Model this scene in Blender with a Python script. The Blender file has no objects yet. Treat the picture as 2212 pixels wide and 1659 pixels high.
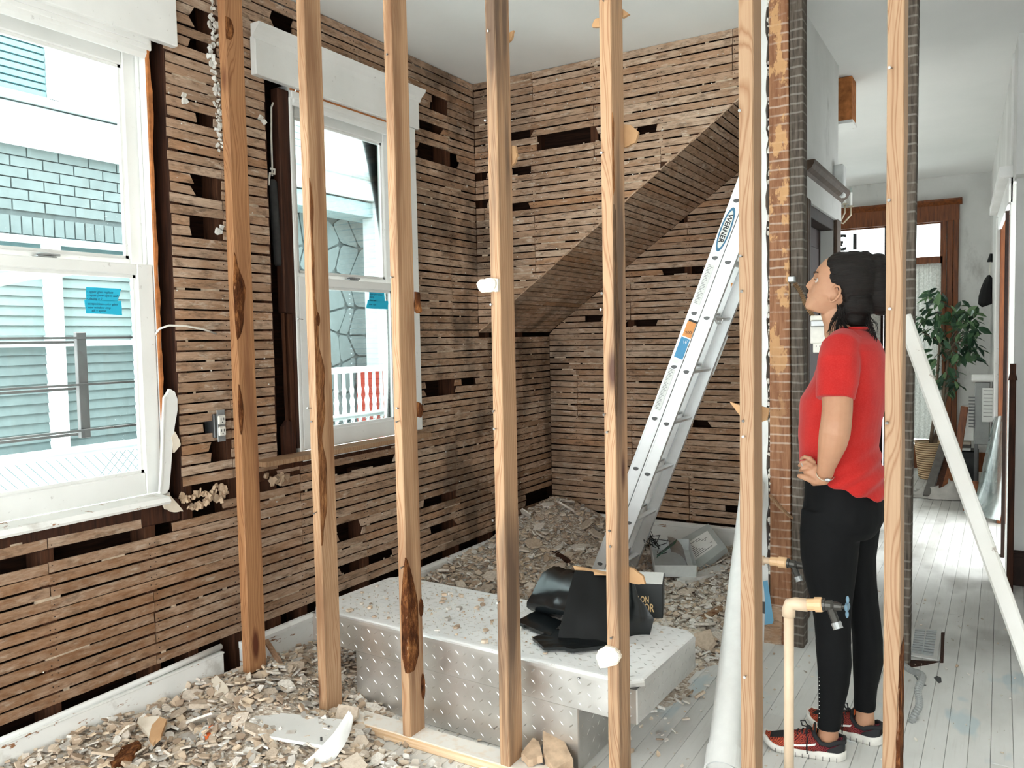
import bpy, bmesh, math, random
from mathutils import Vector, Matrix, Euler
random.seed(7)
R = random.Random(11)
scene = bpy.context.scene
COL = scene.collection
W, HH = 2212, 1659
# ---------------------------------------------------------------- camera
FPX, YAW, PIT, ROL, CAMH = 1753.78, .542948, .0556352, -.0190938, 1.46
FWD = Vector((-math.sin(YAW)*math.cos(PIT), math.cos(YAW)*math.cos(PIT), -math.sin(PIT)))
_rt = Vector((math.cos(YAW), math.sin(YAW), 0)); _up = _rt.cross(FWD)
RGT = _rt*math.cos(ROL) + _up*math.sin(ROL)
UPV = -_rt*math.sin(ROL) + _up*math.cos(ROL)
CAM = Vector((0, 0, CAMH))
cam_data = bpy.data.cameras.new('camera'); cam = bpy.data.objects.new('camera', cam_data); COL.objects.link(cam)
cam_data.sensor_fit = 'HORIZONTAL'; cam_data.sensor_width = 36.0; cam_data.lens = 36.0*FPX/W
cam_data.clip_start = .05; cam_data.clip_end = 200
M3 = Matrix((RGT, UPV, -FWD)).transposed()
cam.matrix_world = Matrix.Translation(CAM) @ M3.to_4x4()
scene.camera = cam
# ---------------------------------------------------------------- daylight and exposure
world = bpy.data.worlds.new('sky'); scene.world = world; world.use_nodes = True
bg = world.node_tree.nodes['Background']
bg.inputs[0].default_value = (.93, .985, 1.0, 1); bg.inputs[1].default_value = 3.0
scene.view_settings.view_transform = 'Standard'
try: scene.view_settings.look = 'None'
except Exception: pass
scene.view_settings.gamma = 1.0
scene.view_settings.use_curve_mapping = False
scene.view_settings.exposure = 1.52
sun_d = bpy.data.lights.new('sun', 'SUN'); sun_d.energy = 7.0; sun_d.angle = .03; sun_d.color = (1.0, .97, .92)
sun = bpy.data.objects.new('sun', sun_d); COL.objects.link(sun); sun.location = (-4.5, 6, 12)
sun.rotation_euler = Vector((.06, -.28, -1)).to_track_quat('-Z', 'Y').to_euler()
# pixel -> point on a known plane
def ray(x, y):
    d = FWD*FPX + RGT*(x-W/2) - UPV*(y-HH/2); return d.normalized()
def onx(x, y, X): d = ray(x, y); return CAM + d*(X/d.x)
def ony(x, y, Y): d = ray(x, y); return CAM + d*(Y/d.y)
def onz(x, y, Z): d = ray(x, y); return CAM + d*((Z-CAMH)/d.z)
def onpl(x, y, p, n):
    d = ray(x, y); p = Vector(p); n = Vector(n); return CAM + d*((p-CAM).dot(n)/d.dot(n))
# ---------------------------------------------------------------- mesh helpers
class MB:
    def __init__(s): s.v = []; s.f = []; s.mi = []; s.uvs = None
    def add(s, vs, fs, m=0):
        o = len(s.v); s.v += [Vector(v) for v in vs]; s.f += [tuple(i+o for i in f) for f in fs]; s.mi += [m]*len(fs); return s
    def box(s, x0, x1, y0, y1, z0, z1, M=None, m=0):
        vs = [(x, y, z) for x in (x0, x1) for y in (y0, y1) for z in (z0, z1)]
        if M is not None: vs = [M @ Vector(v) for v in vs]
        return s.add(vs, [(0, 1, 3, 2), (4, 6, 7, 5), (0, 4, 5, 1), (2, 3, 7, 6), (0, 2, 6, 4), (1, 5, 7, 3)], m)
    def cbox(s, x0, x1, y0, y1, z0, z1, b=.003, M=None, m=0):
        # box with chamfered edges
        b = min(b, abs(x1-x0)*.45, abs(y1-y0)*.45, abs(z1-z0)*.45)
        bm = bmesh.new(); bmesh.ops.create_cube(bm, size=1)
        for v in bm.verts: v.co = Vector(((x0+x1)/2+v.co.x*(x1-x0), (y0+y1)/2+v.co.y*(y1-y0), (z0+z1)/2+v.co.z*(z1-z0)))
        bmesh.ops.bevel(bm, geom=bm.edges[:], offset=b, segments=1, affect='EDGES', profile=.5)
        return s.frombm(bm, M, m)
    def frombm(s, bm, M=None, m=0):
        bm.verts.ensure_lookup_table(); bm.verts.index_update()
        vs = [(M @ v.co if M is not None else v.co.copy()) for v in bm.verts]
        fs = [tuple(v.index for v in f.verts) for f in bm.faces]; bm.free(); return s.add(vs, fs, m)
    def hexa(s, p, m=0):
        # 8 points: bottom 0-3, top 4-7 (same winding)
        return s.add(p, [(3, 2, 1, 0), (4, 5, 6, 7), (0, 1, 5, 4), (1, 2, 6, 5), (2, 3, 7, 6), (3, 0, 4, 7)], m)
    def prism(s, poly, d, m=0):
        # planar polygon (3d points) extruded by vector d
        n = len(poly); d = Vector(d); a = [Vector(p) for p in poly]; b = [p+d for p in a]
        return s.add(a+b, [tuple(range(n-1, -1, -1)), tuple(range(n, 2*n))]+[(i, (i+1) % n, n+(i+1) % n, n+i) for i in range(n)], m)
    def tube(s, pts, r, n=10, caps=True, m=0, closed=False):
        pts = [Vector(p) for p in pts]; k = len(pts)
        rr = r if isinstance(r, (list, tuple)) else [r]*k
        vs = []; t0 = None; nrm = None
        for i, p in enumerate(pts):
            a = pts[max(i-1, 0)] if not closed else pts[(i-1) % k]; b = pts[min(i+1, k-1)] if not closed else pts[(i+1) % k]
            t = (b-a); t = t.normalized() if t.length > 1e-9 else Vector((0, 0, 1))
            if nrm is None:
                ref = Vector((0, 0, 1)) if abs(t.z) < .9 else Vector((1, 0, 0)); nrm = t.cross(ref).normalized()
            else:
                nrm = (nrm - t*nrm.dot(t)); nrm = nrm.normalized() if nrm.length > 1e-6 else t.orthogonal().normalized()
            bi = t.cross(nrm)
            for j in range(n):
                a_ = 2*math.pi*j/n; vs.append(p + (nrm*math.cos(a_)+bi*math.sin(a_))*rr[i])
        fs = [(i*n+j, i*n+(j+1) % n, (i+1)*n+(j+1) % n, (i+1)*n+j) for i in range(k-1) for j in range(n)]
        if closed: fs += [((k-1)*n+j, (k-1)*n+(j+1) % n, (j+1) % n, j) for j in range(n)]
        elif caps: fs += [tuple(range(n-1, -1, -1)), tuple(range((k-1)*n, k*n))]
        return s.add(vs, fs, m)
    def loft(s, rings, caps=True, m=0):
        n = len(rings[0]); vs = [p for r in rings for p in r]; k = len(rings)
        fs = [(i*n+j, i*n+(j+1) % n, (i+1)*n+(j+1) % n, (i+1)*n+j) for i in range(k-1) for j in range(n)]
        if caps: fs += [tuple(range(n-1, -1, -1)), tuple(range((k-1)*n, k*n))]
        return s.add(vs, fs, m)
    def grid(s, P, m=0):
        # P[i][j] points
        a = len(P); b = len(P[0]); return s.add([p for r in P for p in r], [(i*b+j, i*b+j+1, (i+1)*b+j+1, (i+1)*b+j) for i in range(a-1) for j in range(b-1)], m)
    def sphere(s, c, r, seg=12, rings=8, M=None, m=0):
        bm = bmesh.new(); bmesh.ops.create_uvsphere(bm, u_segments=seg, v_segments=rings, radius=1)
        rx, ry, rz = r if isinstance(r, (tuple, list)) else (r, r, r)
        for v in bm.verts:
            p = Vector((v.co.x*rx, v.co.y*ry, v.co.z*rz)); v.co = Vector(c) + ((M @ p) if M is not None else p)
        return s.frombm(bm, None, m)
    def lathe(s, prof, c=(0, 0, 0), n=16, M=None, m=0):
        vs = []; c = Vector(c)
        for r, z in prof:
            for j in range(n):
                a = 2*math.pi*j/n; p = Vector((r*math.cos(a), r*math.sin(a), z)); vs.append(c + ((M @ p) if M is not None else p))
        k = len(prof); fs = [(i*n+j, i*n+(j+1) % n, (i+1)*n+(j+1) % n, (i+1)*n+j) for i in range(k-1) for j in range(n)]
        fs += [tuple(range(n-1, -1, -1)), tuple(range((k-1)*n, k*n))]
        return s.add(vs, fs, m)
    def xf(s, M): s.v = [M @ v for v in s.v]; return s
def basis(o):
    M = o.matrix_basis.copy()
    p = o.parent
    while p: M = p.matrix_basis @ M; p = p.parent
    return M
def obj(name, mb, mat, parent=None, world=True, smooth=False, origin=None, M=None, fix=True):
    """link mb as one mesh object. world: vertices are in world space. M: object's own matrix (vertices local)."""
    me = bpy.data.meshes.new(name)
    vs = mb.v
    if M is None:
        if world:
            if origin is None:
                n = max(len(vs), 1); lo = [min(v[i] for v in vs) for i in range(3)]; hi = [max(v[i] for v in vs) for i in range(3)]
                origin = Vector(((lo[0]+hi[0])/2, (lo[1]+hi[1])/2, lo[2]))
            origin = Vector(origin); OM = Matrix.Translation(origin); vs = [v-origin for v in vs]
        else: OM = None
    else: OM = M
    me.from_pydata([tuple(v) for v in vs], [], mb.f)
    mats = mat if isinstance(mat, (list, tuple)) else [mat]
    for mm in mats: me.materials.append(MAT(mm))
    if len(mats) > 1: me.polygons.foreach_set('material_index', mb.mi)
    if fix:
        bm = bmesh.new(); bm.from_mesh(me); bmesh.ops.recalc_face_normals(bm, faces=bm.faces); bm.to_mesh(me); bm.free()
    if smooth: me.polygons.foreach_set('use_smooth', [True]*len(me.polygons))
    me.update()
    o = bpy.data.objects.new(name, me); COL.objects.link(o)
    if parent is not None: o.parent = parent
    if OM is not None:
        o.matrix_basis = (basis(parent).inverted() @ OM) if parent is not None else OM
    if smooth == 'auto':
        pass
    return o
def autosmooth(o, ang=40):
    me = o.data; me.polygons.foreach_set('use_smooth', [True]*len(me.polygons))
    try: me.set_sharp_from_angle(angle=math.radians(ang))
    except Exception: pass
    return o
def tag(o, label=None, cat=None, group=None, kind=None):
    if label: o['label'] = label
    if cat: o['category'] = cat
    if group: o['group'] = group
    if kind: o['kind'] = kind
    return o
def thing(name, label, cat, loc=(0, 0, 0), rotz=0, group=None, M=None):
    o = bpy.data.objects.new(name, None); COL.objects.link(o); o.empty_display_size = .05
    if M is not None: o.matrix_basis = M
    else: o.location = loc; o.rotation_euler = (0, 0, rotz)
    return tag(o, label, cat, group)
def struct(name, mb, mat, **k):
    o = obj(name, mb, mat, **k); o['kind'] = 'structure'; return o
def structE(name, loc=(0, 0, 0)):
    o = bpy.data.objects.new(name, None); COL.objects.link(o); o.empty_display_size = .05; o.location = loc; o['kind'] = 'structure'; return o
def frame(o, x, y, z):
    """matrix from origin and three axes"""
    M = Matrix.Identity(4)
    for i, a in enumerate((x, y, z)):
        a = Vector(a)
        for j in range(3): M[j][i] = a[j]
    for j in range(3): M[j][3] = Vector(o)[j]
    return M
def dup(root, M, label=None, group=None):
    r = root.copy(); COL.objects.link(r); r.matrix_basis = M
    if label: r['label'] = label
    if group: r['group'] = group
    for ch in root.children:
        c = ch.copy(); COL.objects.link(c); c.parent = r
        for g in ch.children:
            d = g.copy(); COL.objects.link(d); d.parent = c
    return r
# ---------------------------------------------------------------- materials
_M = {}
BUILD = {}
def MAT(n):
    if not isinstance(n, str): return n
    if n in _M: return _M[n]
    m = bpy.data.materials.new(n); m.use_nodes = True; _M[n] = m
    BUILD[n](NT(m)); return m
class NT:
    def __init__(s, m):
        s.m = m; s.t = m.node_tree; s.b = s.t.nodes['Principled BSDF']; s.tc = None
    def n(s, typ, **k):
        nd = s.t.nodes.new(typ)
        for a, v in k.items():
            if a.startswith('_'): setattr(nd, a[1:], v)
        return nd
    def link(s, a, b): s.t.links.new(a, b)
    def inp(s, nd, i, v):
        if hasattr(v, 'is_linked') or isinstance(v, bpy.types.NodeSocket): s.link(v, nd.inputs[i])
        else: nd.inputs[i].default_value = v
    def coord(s, kind='Object'):
        if s.tc is None: s.tc = s.n('ShaderNodeTexCoord')
        return s.tc.outputs[kind]
    def pos(s): return s.n('ShaderNodeNewGeometry').outputs['Position']
    def rnd(s): return s.n('ShaderNodeObjectInfo').outputs['Random']
    def map(s, v, scale=(1, 1, 1), loc=(0, 0, 0), rot=(0, 0, 0)):
        nd = s.n('ShaderNodeMapping'); s.link(v, nd.inputs[0]); s.inp(nd, 'Scale', scale); s.inp(nd, 'Location', loc); s.inp(nd, 'Rotation', rot); return nd.outputs[0]
    def shift(s, v, amt=50.0):
        # per-object offset so that copies differ
        c = s.n('ShaderNodeCombineXYZ'); r = s.rnd()
        m1 = s.math('MULTIPLY', r, amt); m2 = s.math('MULTIPLY', r, amt*1.7)
        s.link(m1, c.inputs[0]); s.link(m2, c.inputs[1]); s.link(m1, c.inputs[2])
        a = s.n('ShaderNodeVectorMath', _operation='ADD'); s.link(v, a.inputs[0]); s.link(c.outputs[0], a.inputs[1]); return a.outputs[0]
    def noise(s, v, scale=5, detail=4, rough=.55, dist=0):
        nd = s.n('ShaderNodeTexNoise'); s.link(v, nd.inputs['Vector']); nd.inputs['Scale'].default_value = scale; nd.inputs['Detail'].default_value = detail
        nd.inputs['Roughness'].default_value = rough; nd.inputs['Distortion'].default_value = dist; return nd.outputs['Fac']
    def wave(s, v, scale=5, dist=2, detail=2, dscale=1, typ='BANDS', axis='X'):
        nd = s.n('ShaderNodeTexWave', _wave_type=typ)
        if typ == 'BANDS': nd.bands_direction = axis
        else: nd.rings_direction = axis
        s.link(v, nd.inputs['Vector']); nd.inputs['Scale'].default_value = scale; nd.inputs['Distortion'].default_value = dist
        nd.inputs['Detail'].default_value = detail; nd.inputs['Detail Scale'].default_value = dscale; return nd.outputs['Fac']
    def vor(s, v, scale=5, feat='F1', out='Distance', rand=1):
        nd = s.n('ShaderNodeTexVoronoi', _feature=feat); s.link(v, nd.inputs['Vector']); nd.inputs['Scale'].default_value = scale; nd.inputs['Randomness'].default_value = rand; return nd.outputs[out]
    def ramp(s, f, stops, interp='LINEAR'):
        nd = s.n('ShaderNodeValToRGB'); s.link(f, nd.inputs[0]); cr = nd.color_ramp; cr.interpolation = interp
        while len(cr.elements) < len(stops): cr.elements.new(.5)
        for e, (p, c) in zip(cr.elements, stops):
            e.position = p; e.color = tuple(c)+(1,) if len(c) == 3 else c
        return nd.outputs[0]
    def math(s, op, a, b=0.0, clamp=False):
        nd = s.n('ShaderNodeMath', _operation=op); nd.use_clamp = clamp; s.inp(nd, 0, a); s.inp(nd, 1, b); return nd.outputs[0]
    def mrange(s, v, a, b, c=0.0, d=1.0):
        nd = s.n('ShaderNodeMapRange'); s.inp(nd, 0, v); nd.inputs[1].default_value = a; nd.inputs[2].default_value = b; nd.inputs[3].default_value = c; nd.inputs[4].default_value = d; return nd.outputs[0]
    def mix(s, f, a, b, mode='MIX'):
        nd = s.n('ShaderNodeMix', _data_type='RGBA', _blend_type=mode); s.inp(nd, 0, f)
        for i, v in ((6, a), (7, b)):
            if isinstance(v, (tuple, list)): nd.inputs[i].default_value = tuple(v)+(1,) if len(v) == 3 else v
            else: s.link(v, nd.inputs[i])
        return nd.outputs[2]
    def sep(s, v):
        nd = s.n('ShaderNodeSeparateXYZ'); s.link(v, nd.inputs[0]); return nd.outputs
    def comb(s, x, y, z):
        nd = s.n('ShaderNodeCombineXYZ'); s.inp(nd, 0, x); s.inp(nd, 1, y); s.inp(nd, 2, z); return nd.outputs[0]
    def bump(s, h, st=.3, dist=.005):
        nd = s.n('ShaderNodeBump'); nd.inputs['Strength'].default_value = st; nd.inputs['Distance'].default_value = dist; s.link(h, nd.inputs['Height']); s.link(nd.outputs[0], s.b.inputs['Normal'])
    def out(s, col, rough=.7, metal=0.0, spec=.5):
        if isinstance(col, (tuple, list)): s.b.inputs['Base Color'].default_value = tuple(col)+(1,) if len(col) == 3 else col
        else: s.link(col, s.b.inputs['Base Color'])
        s.inp(s.b, 'Roughness', rough); s.inp(s.b, 'Metallic', metal); s.inp(s.b, 'Specular IOR Level', spec)
def mat(fn): BUILD[fn.__name__] = fn; return fn
def plain(name, col, rough=.6, metal=0.0, spec=.5, var=.12, scale=18):
    def fn(t):
        v = t.shift(t.coord()); n = t.noise(v, scale, 4)
        k = t.mrange(n, .3, .7, 1-var, 1+var)
        c = t.mix(1.0, tuple(col), t.comb(k, k, k), 'MULTIPLY'); t.out(c, rough, metal, spec)
    BUILD[name] = fn
def srgb(r, g, b):
    f = lambda c: (c/255/12.92) if c/255 <= .04045 else ((c/255+.055)/1.055)**2.4
    return (f(r), f(g), f(b))
@mat
def lath(t):
    v = t.shift(t.coord()); r = t.rnd()
    g = t.noise(t.map(v, (4, 50, 70)), 3.2, 6, .7); st = t.noise(t.map(v, (6, 10, 18)), 2.6, 6, .68); bl = t.noise(t.map(v, (3, 5, 7)), 2.4, 5, .6)
    base = t.ramp(r, [(0, srgb(184, 150, 123)), (.25, srgb(198, 168, 143)), (.5, srgb(168, 135, 109)), (.75, srgb(206, 180, 157)), (1, srgb(184, 140, 106))])
    c = t.mix(t.mrange(g, .38, .68, 0, .5), base, srgb(124, 94, 70))
    c = t.mix(t.mrange(bl, .5, .66, 0, .55), c, srgb(150, 108, 74))               # brown water marks
    c = t.mix(t.mrange(st, .50, .66, 0, .62), c, srgb(84, 68, 54))                # grey dirt
    c = t.mix(t.mrange(t.noise(t.map(v, (4, 9, 14)), 3, 6, .7), .56, .68, 0, .6), c, srgb(218, 202, 184))   # lime wash left by plaster
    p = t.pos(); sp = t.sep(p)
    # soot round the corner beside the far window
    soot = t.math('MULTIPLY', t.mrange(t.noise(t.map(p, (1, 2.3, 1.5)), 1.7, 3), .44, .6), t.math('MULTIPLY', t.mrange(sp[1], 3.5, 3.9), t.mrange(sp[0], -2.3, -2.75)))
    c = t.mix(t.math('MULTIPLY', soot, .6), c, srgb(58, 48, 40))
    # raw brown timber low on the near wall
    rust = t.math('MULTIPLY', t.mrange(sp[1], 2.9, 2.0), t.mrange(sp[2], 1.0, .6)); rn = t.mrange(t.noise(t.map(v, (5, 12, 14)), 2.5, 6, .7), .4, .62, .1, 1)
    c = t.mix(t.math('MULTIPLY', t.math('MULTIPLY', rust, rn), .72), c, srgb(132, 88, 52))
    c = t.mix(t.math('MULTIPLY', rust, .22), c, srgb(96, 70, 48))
    t.out(c, .85, 0, .25); t.bump(g, .6, .004)
@mat
def old_stud(t):
    v = t.shift(t.coord()); g = t.noise(t.map(v, (30, 30, 2)), 3, 5); c = t.ramp(g, [(.3, srgb(48, 28, 18)), (.7, srgb(84, 52, 34))]); t.out(c, .9, 0, .2); t.bump(g, .4)
@mat
def dark_wood(t):
    v = t.shift(t.coord()); g = t.noise(t.map(v, (30, 30, 2)), 3, 5); c = t.ramp(g, [(.3, srgb(34, 18, 12)), (.7, srgb(74, 42, 26))]); t.out(c, .8, 0, .3); t.bump(g, .4)
@mat
def sheathing(t):
    v = t.coord(); g = t.noise(t.map(v, (2, 3, 30)), 3, 4); c = t.ramp(g, [(.3, srgb(24, 15, 11)), (.7, srgb(46, 29, 20))]); t.out(c, .95, 0, .1)
def pine(name, light, dark, knotc, stain=None, ringscale=1.0):
    def fn(t):
        v = t.shift(t.coord(), 3.0); vm = t.map(v, (1, 1, .045)); wob = t.noise(t.map(v, (4, 4, .9)), 1.2, 2)
        s = t.sep(vm); w2 = t.math('MULTIPLY', t.math('SUBTRACT', wob, .5), .10)
        vv = t.comb(t.math('ADD', s[0], w2), t.math('ADD', s[1], w2), s[2])
        rings = t.wave(vv, 26*ringscale, 1.6, 2, 2, 'RINGS', 'Z'); fine = t.noise(t.map(v, (60, 60, 1.6)), 4, 4)
        c = t.ramp(rings, [(0, light), (.45, light), (.8, dark), (1, light)])
        c = t.mix(t.mrange(fine, .4, .7, 0, .35), c, dark)
        kn = t.vor(t.map(v, (7, 7, 1.9)), 1.0); c = t.mix(t.mrange(kn, .16, .08), c, knotc)
        if stain is not None:
            sn = t.noise(t.map(v, (9, 9, .8)), 1.3, 4); c = t.mix(t.mrange(sn, .5, .66, 0, .85), c, stain)
        t.out(c, .62, 0, .35); t.bump(fine, .25, .002)
    BUILD[name] = fn
pine('pine_pale', srgb(168, 136, 106), srgb(140, 102, 72), srgb(120, 70, 40))
pine('pine_mid', srgb(186, 150, 116), srgb(158, 114, 80), srgb(96, 54, 32), srgb(128, 90, 62))
pine('pine_stained', srgb(184, 148, 114), srgb(152, 110, 78), srgb(84, 50, 34), srgb(88, 70, 58))
pine('pine_orange', srgb(172, 124, 84), srgb(138, 90, 56), srgb(92, 46, 26), srgb(120, 78, 50))
@mat
def rotten(t):
    v = t.shift(t.coord()); n = t.noise(t.map(v, (12, 12, 4)), 3, 6, .7); c = t.ramp(n, [(.28, srgb(40, 22, 14)), (.5, srgb(94, 54, 30)), (.68, srgb(168, 112, 66)), (.8, srgb(70, 52, 44))]); t.out(c, .95, 0, .1); t.bump(n, 1, .02)
@mat
def white_paint(t):
    v = t.pos(); n = t.noise(v, 3, 4); f = t.noise(v, 40, 4, .6); c = t.ramp(n, [(.3, srgb(226, 226, 222)), (.7, srgb(240, 240, 237))])
    c = t.mix(t.mrange(f, .66, .74, 0, .5), c, srgb(170, 165, 158)); t.out(c, .45, 0, .4); t.bump(f, .12, .002)
@mat
def worn_white(t):
    v = t.pos(); n = t.noise(v, 7, 5, .62); c = t.ramp(t.noise(v, 3, 4), [(.3, srgb(228, 228, 224)), (.7, srgb(241, 240, 236))])
    chip = t.mrange(t.noise(t.map(v, (1, 3, 9)), 4, 6, .7), .61, .64); c = t.mix(chip, c, srgb(150, 106, 74))
    gr = t.mrange(n, .58, .68, 0, .55); c = t.mix(gr, c, srgb(178, 170, 158)); t.out(c, .6, 0, .3); t.bump(chip, -.4, .002)
@mat
def ceiling_paint(t):
    v = t.pos(); n = t.noise(v, 1.4, 4); c = t.ramp(n, [(.3, srgb(232, 233, 230)), (.7, srgb(240, 240, 237))])
    cr = t.vor(t.map(v, (.7, .5, 1)), 1.0, 'DISTANCE_TO_EDGE'); wob = t.noise(v, 6, 3); cc = t.math('ADD', cr, t.math('MULTIPLY', t.math('SUBTRACT', wob, .5), .05))
    t.out(c, .85, 0, .2); t.bump(t.noise(v, 30, 3), .06, .003)
@mat
def plaster_wall(t):
    v = t.pos(); n = t.noise(v, 2.2, 5); c = t.ramp(n, [(.3, srgb(206, 206, 202)), (.7, srgb(226, 226, 223))])
    d = t.noise(t.map(v, (1, 1, .5)), 3.3, 5, .65); c = t.mix(t.mrange(d, .6, .72, 0, .5), c, srgb(150, 148, 144)); t.out(c, .85, 0, .2); t.bump(t.noise(v, 25, 4), .1, .004)
@mat
def broken_plaster(t):
    v = t.pos(); n = t.noise(v, 25, 6, .7); c = t.ramp(n, [(.3, srgb(196, 186, 172)), (.6, srgb(236, 233, 226))]); t.out(c, .95, 0, .1); t.bump(n, .8, .01)
@mat
def drywall(t):
    v = t.shift(t.coord()); n = t.noise(v, 14, 4); c = t.ramp(n, [(.3, srgb(214, 200, 180)), (.7, srgb(232, 222, 206))]); t.out(c, .9, 0, .15)
@mat
def kraft(t):
    v = t.shift(t.coord()); n = t.noise(v, 10, 4); c = t.ramp(n, [(.3, srgb(176, 136, 98)), (.7, srgb(198, 160, 120))]); t.out(c, .9, 0, .15)
@mat
def floor_plank(t):
    p = t.pos(); sp = t.sep(p); r = t.rnd(); v = t.shift(t.coord())
    n = t.noise(t.map(p, (1.2, .5, 1)), 2.4, 5, .6); f = t.noise(t.map(v, (30, 1.2, 30)), 3, 5); d = t.noise(p, 14, 6, .7)
    c = t.ramp(n, [(.25, srgb(208, 206, 201)), (.5, srgb(230, 229, 225)), (.75, srgb(242, 241, 238))])
    c = t.mix(t.mrange(f, .58, .78, 0, .25), c, srgb(178, 168, 156))
    c = t.mix(t.mrange(r, 0, 1, 0, .14), c, srgb(140, 130, 120))
    blotch = t.math('MULTIPLY', t.mrange(t.noise(t.map(p, (1.4, .8, 1)), 1.1, 4), .5, .62), t.mrange(sp[1], 3.6, 4.6))  # darker random blotches, only from the doorway into the hall
    c = t.mix(t.math('MULTIPLY', blotch, .6), c, srgb(120, 114, 106))
    c = t.mix(t.mrange(d, .68, .72, 0, .6), c, srgb(120, 108, 98))
    blue = t.math('MULTIPLY', t.mrange(t.noise(t.map(p, (2.5, 1, 1)), 2, 3), .6, .66), t.math('MULTIPLY', t.mrange(sp[1], 2.6, 2.9), t.mrange(sp[1], 4.3, 4.0)))
    c = t.mix(t.math('MULTIPLY', blue, .35), c, srgb(150, 190, 205))
    t.out(c, .7, 0, .3); t.bump(d, .15, .003)
@mat
def dust(t):
    v = t.shift(t.coord(), 9); n = t.noise(v, 9, 5); r = t.rnd()
    a = t.ramp(r, [(0, srgb(206, 186, 164)), (.25, srgb(226, 214, 200)), (.5, srgb(238, 233, 225)), (.75, srgb(196, 180, 162)), (1, srgb(232, 220, 204))])
    c = t.mix(t.mrange(n, .4, .7, 0, .4), a, srgb(150, 128, 106)); t.out(c, .95, 0, .1); t.bump(n, .4, .006)
@mat
def rubble_base(t):
    v = t.pos(); n = t.noise(v, 11, 6, .7); vv = t.vor(v, 75, 'F1', 'Color'); k = t.sep(vv)[0]
    c = t.ramp(k, [(0, srgb(176, 158, 140)), (.35, srgb(206, 190, 172)), (.7, srgb(226, 214, 200)), (1, srgb(238, 232, 223))]); c = t.mix(t.mrange(n, .45, .7, 0, .45), c, srgb(136, 114, 94))
    t.out(c, .95, 0, .1); t.bump(t.vor(v, 75), .8, .008)
@mat
def glass(t):
    t.b.inputs['Base Color'].default_value = (.92, .99, .98, 1); t.b.inputs['Roughness'].default_value = 0.0
    tr = t.n('ShaderNodeBsdfTransparent'); tr.inputs[0].default_value = (.93, .99, .985, 1); gl = t.n('ShaderNodeBsdfGlossy'); gl.inputs['Roughness'].default_value = .02
    fr = t.n('ShaderNodeFresnel'); fr.inputs[0].default_value = 1.3; mx = t.n('ShaderNodeMixShader')
    # dust specks on the old pane
    v = t.coord(); sp = t.mrange(t.vor(v, 70), .10, .07); sp = t.math('MULTIPLY', sp, t.mrange(t.noise(v, 3, 3), .5, .6)); df = t.n('ShaderNodeBsdfDiffuse'); df.inputs[0].default_value = (.95, .97, .96, 1)
    t.link(fr.outputs[0], mx.inputs[0]); t.link(tr.outputs[0], mx.inputs[1]); t.link(gl.outputs[0], mx.inputs[2]); m2 = t.n('ShaderNodeMixShader'); t.link(t.math('MULTIPLY', sp, .6), m2.inputs[0]); t.link(mx.outputs[0], m2.inputs[1]); t.link(df.outputs[0], m2.inputs[2])
    t.link(m2.outputs[0], t.t.nodes['Material Output'].inputs[0])
@mat
def aluminium(t):
    v = t.coord(); n = t.noise(t.map(v, (1, 1, 1)), 7, 4); c = t.ramp(n, [(.3, (.80, .81, .81)), (.7, (.92, .93, .93))]); t.out(c, t.mrange(n, .3, .7, .42, .58), .85)
@mat
def diamond_plate(t):
    v = t.coord(); n = t.noise(v, 6, 5); c = t.ramp(n, [(.3, (.58, .57, .55)), (.7, (.74, .73, .71))]); t.out(c, t.mrange(n, .3, .7, .30, .48), .92)
@mat
def dusty_plate(t):
    v = t.coord(); p = t.pos(); n = t.noise(p, 4, 6, .6); f = t.noise(p, 60, 4, .7)
    c = t.ramp(n, [(.3, (.78, .78, .77)), (.7, (.90, .90, .885))]); c = t.mix(t.mrange(f, .62, .7, 0, .6), c, srgb(168, 150, 134))
    g = t.n('ShaderNodeNewGeometry'); up = t.mrange(t.sep(g.outputs['Normal'])[2], .6, .95); c = t.mix(up, (.68, .67, .65), c)
    t.out(c, t.mrange(up, 0, 1, .42, .7), t.mrange(up, 0, 1, .9, .06), .4)
plain('lath_plug', srgb(186, 166, 144), .95, 0, .1, .25, 40)
plain('nail_dark', srgb(52, 38, 30), .7, .3)
plain('black_plastic', (.006, .008, .009), .22, 0, .5, .3, 6)
plain('black_card', (.010, .012, .012), .5)
plain('tan_print', srgb(226, 192, 140), .6)
plain('steel', (.42, .43, .43), .45, .8)
plain('dark_steel', (.12, .12, .12), .5, .7)
plain('screw_steel', (.3, .29, .28), .4, .9)
plain('grey_metal_paint', srgb(220, 223, 221), .5, 0, .4, .08)
plain('iron_black', srgb(52, 52, 52), .75, .2, .4, .25, 30)
plain('cord_white', srgb(225, 222, 212), .9)
plain('off_white_plastic', srgb(232, 228, 218), .45)
plain('pvc_white', srgb(238, 238, 234), .3, 0, .5, .04)
plain('cpvc_tan', srgb(232, 206, 176), .35, 0, .5, .05)
plain('cpvc_peach', srgb(230, 188, 142), .35, 0, .5, .05)
plain('brass_dark', srgb(86, 84, 80), .45, .8)
plain('blue_handle', srgb(110, 140, 158), .4)
@mat
def blue_tape(t):
    t.out(srgb(72, 190, 212), .7, 0, .2); tr = t.n('ShaderNodeBsdfTranslucent'); tr.inputs[0].default_value = srgb(76, 186, 204)+(1,); mx = t.n('ShaderNodeMixShader'); mx.inputs[0].default_value = .5; t.link(t.b.outputs[0], mx.inputs[1]); t.link(tr.outputs[0], mx.inputs[2]); t.link(mx.outputs[0], t.t.nodes['Material Output'].inputs[0])
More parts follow.
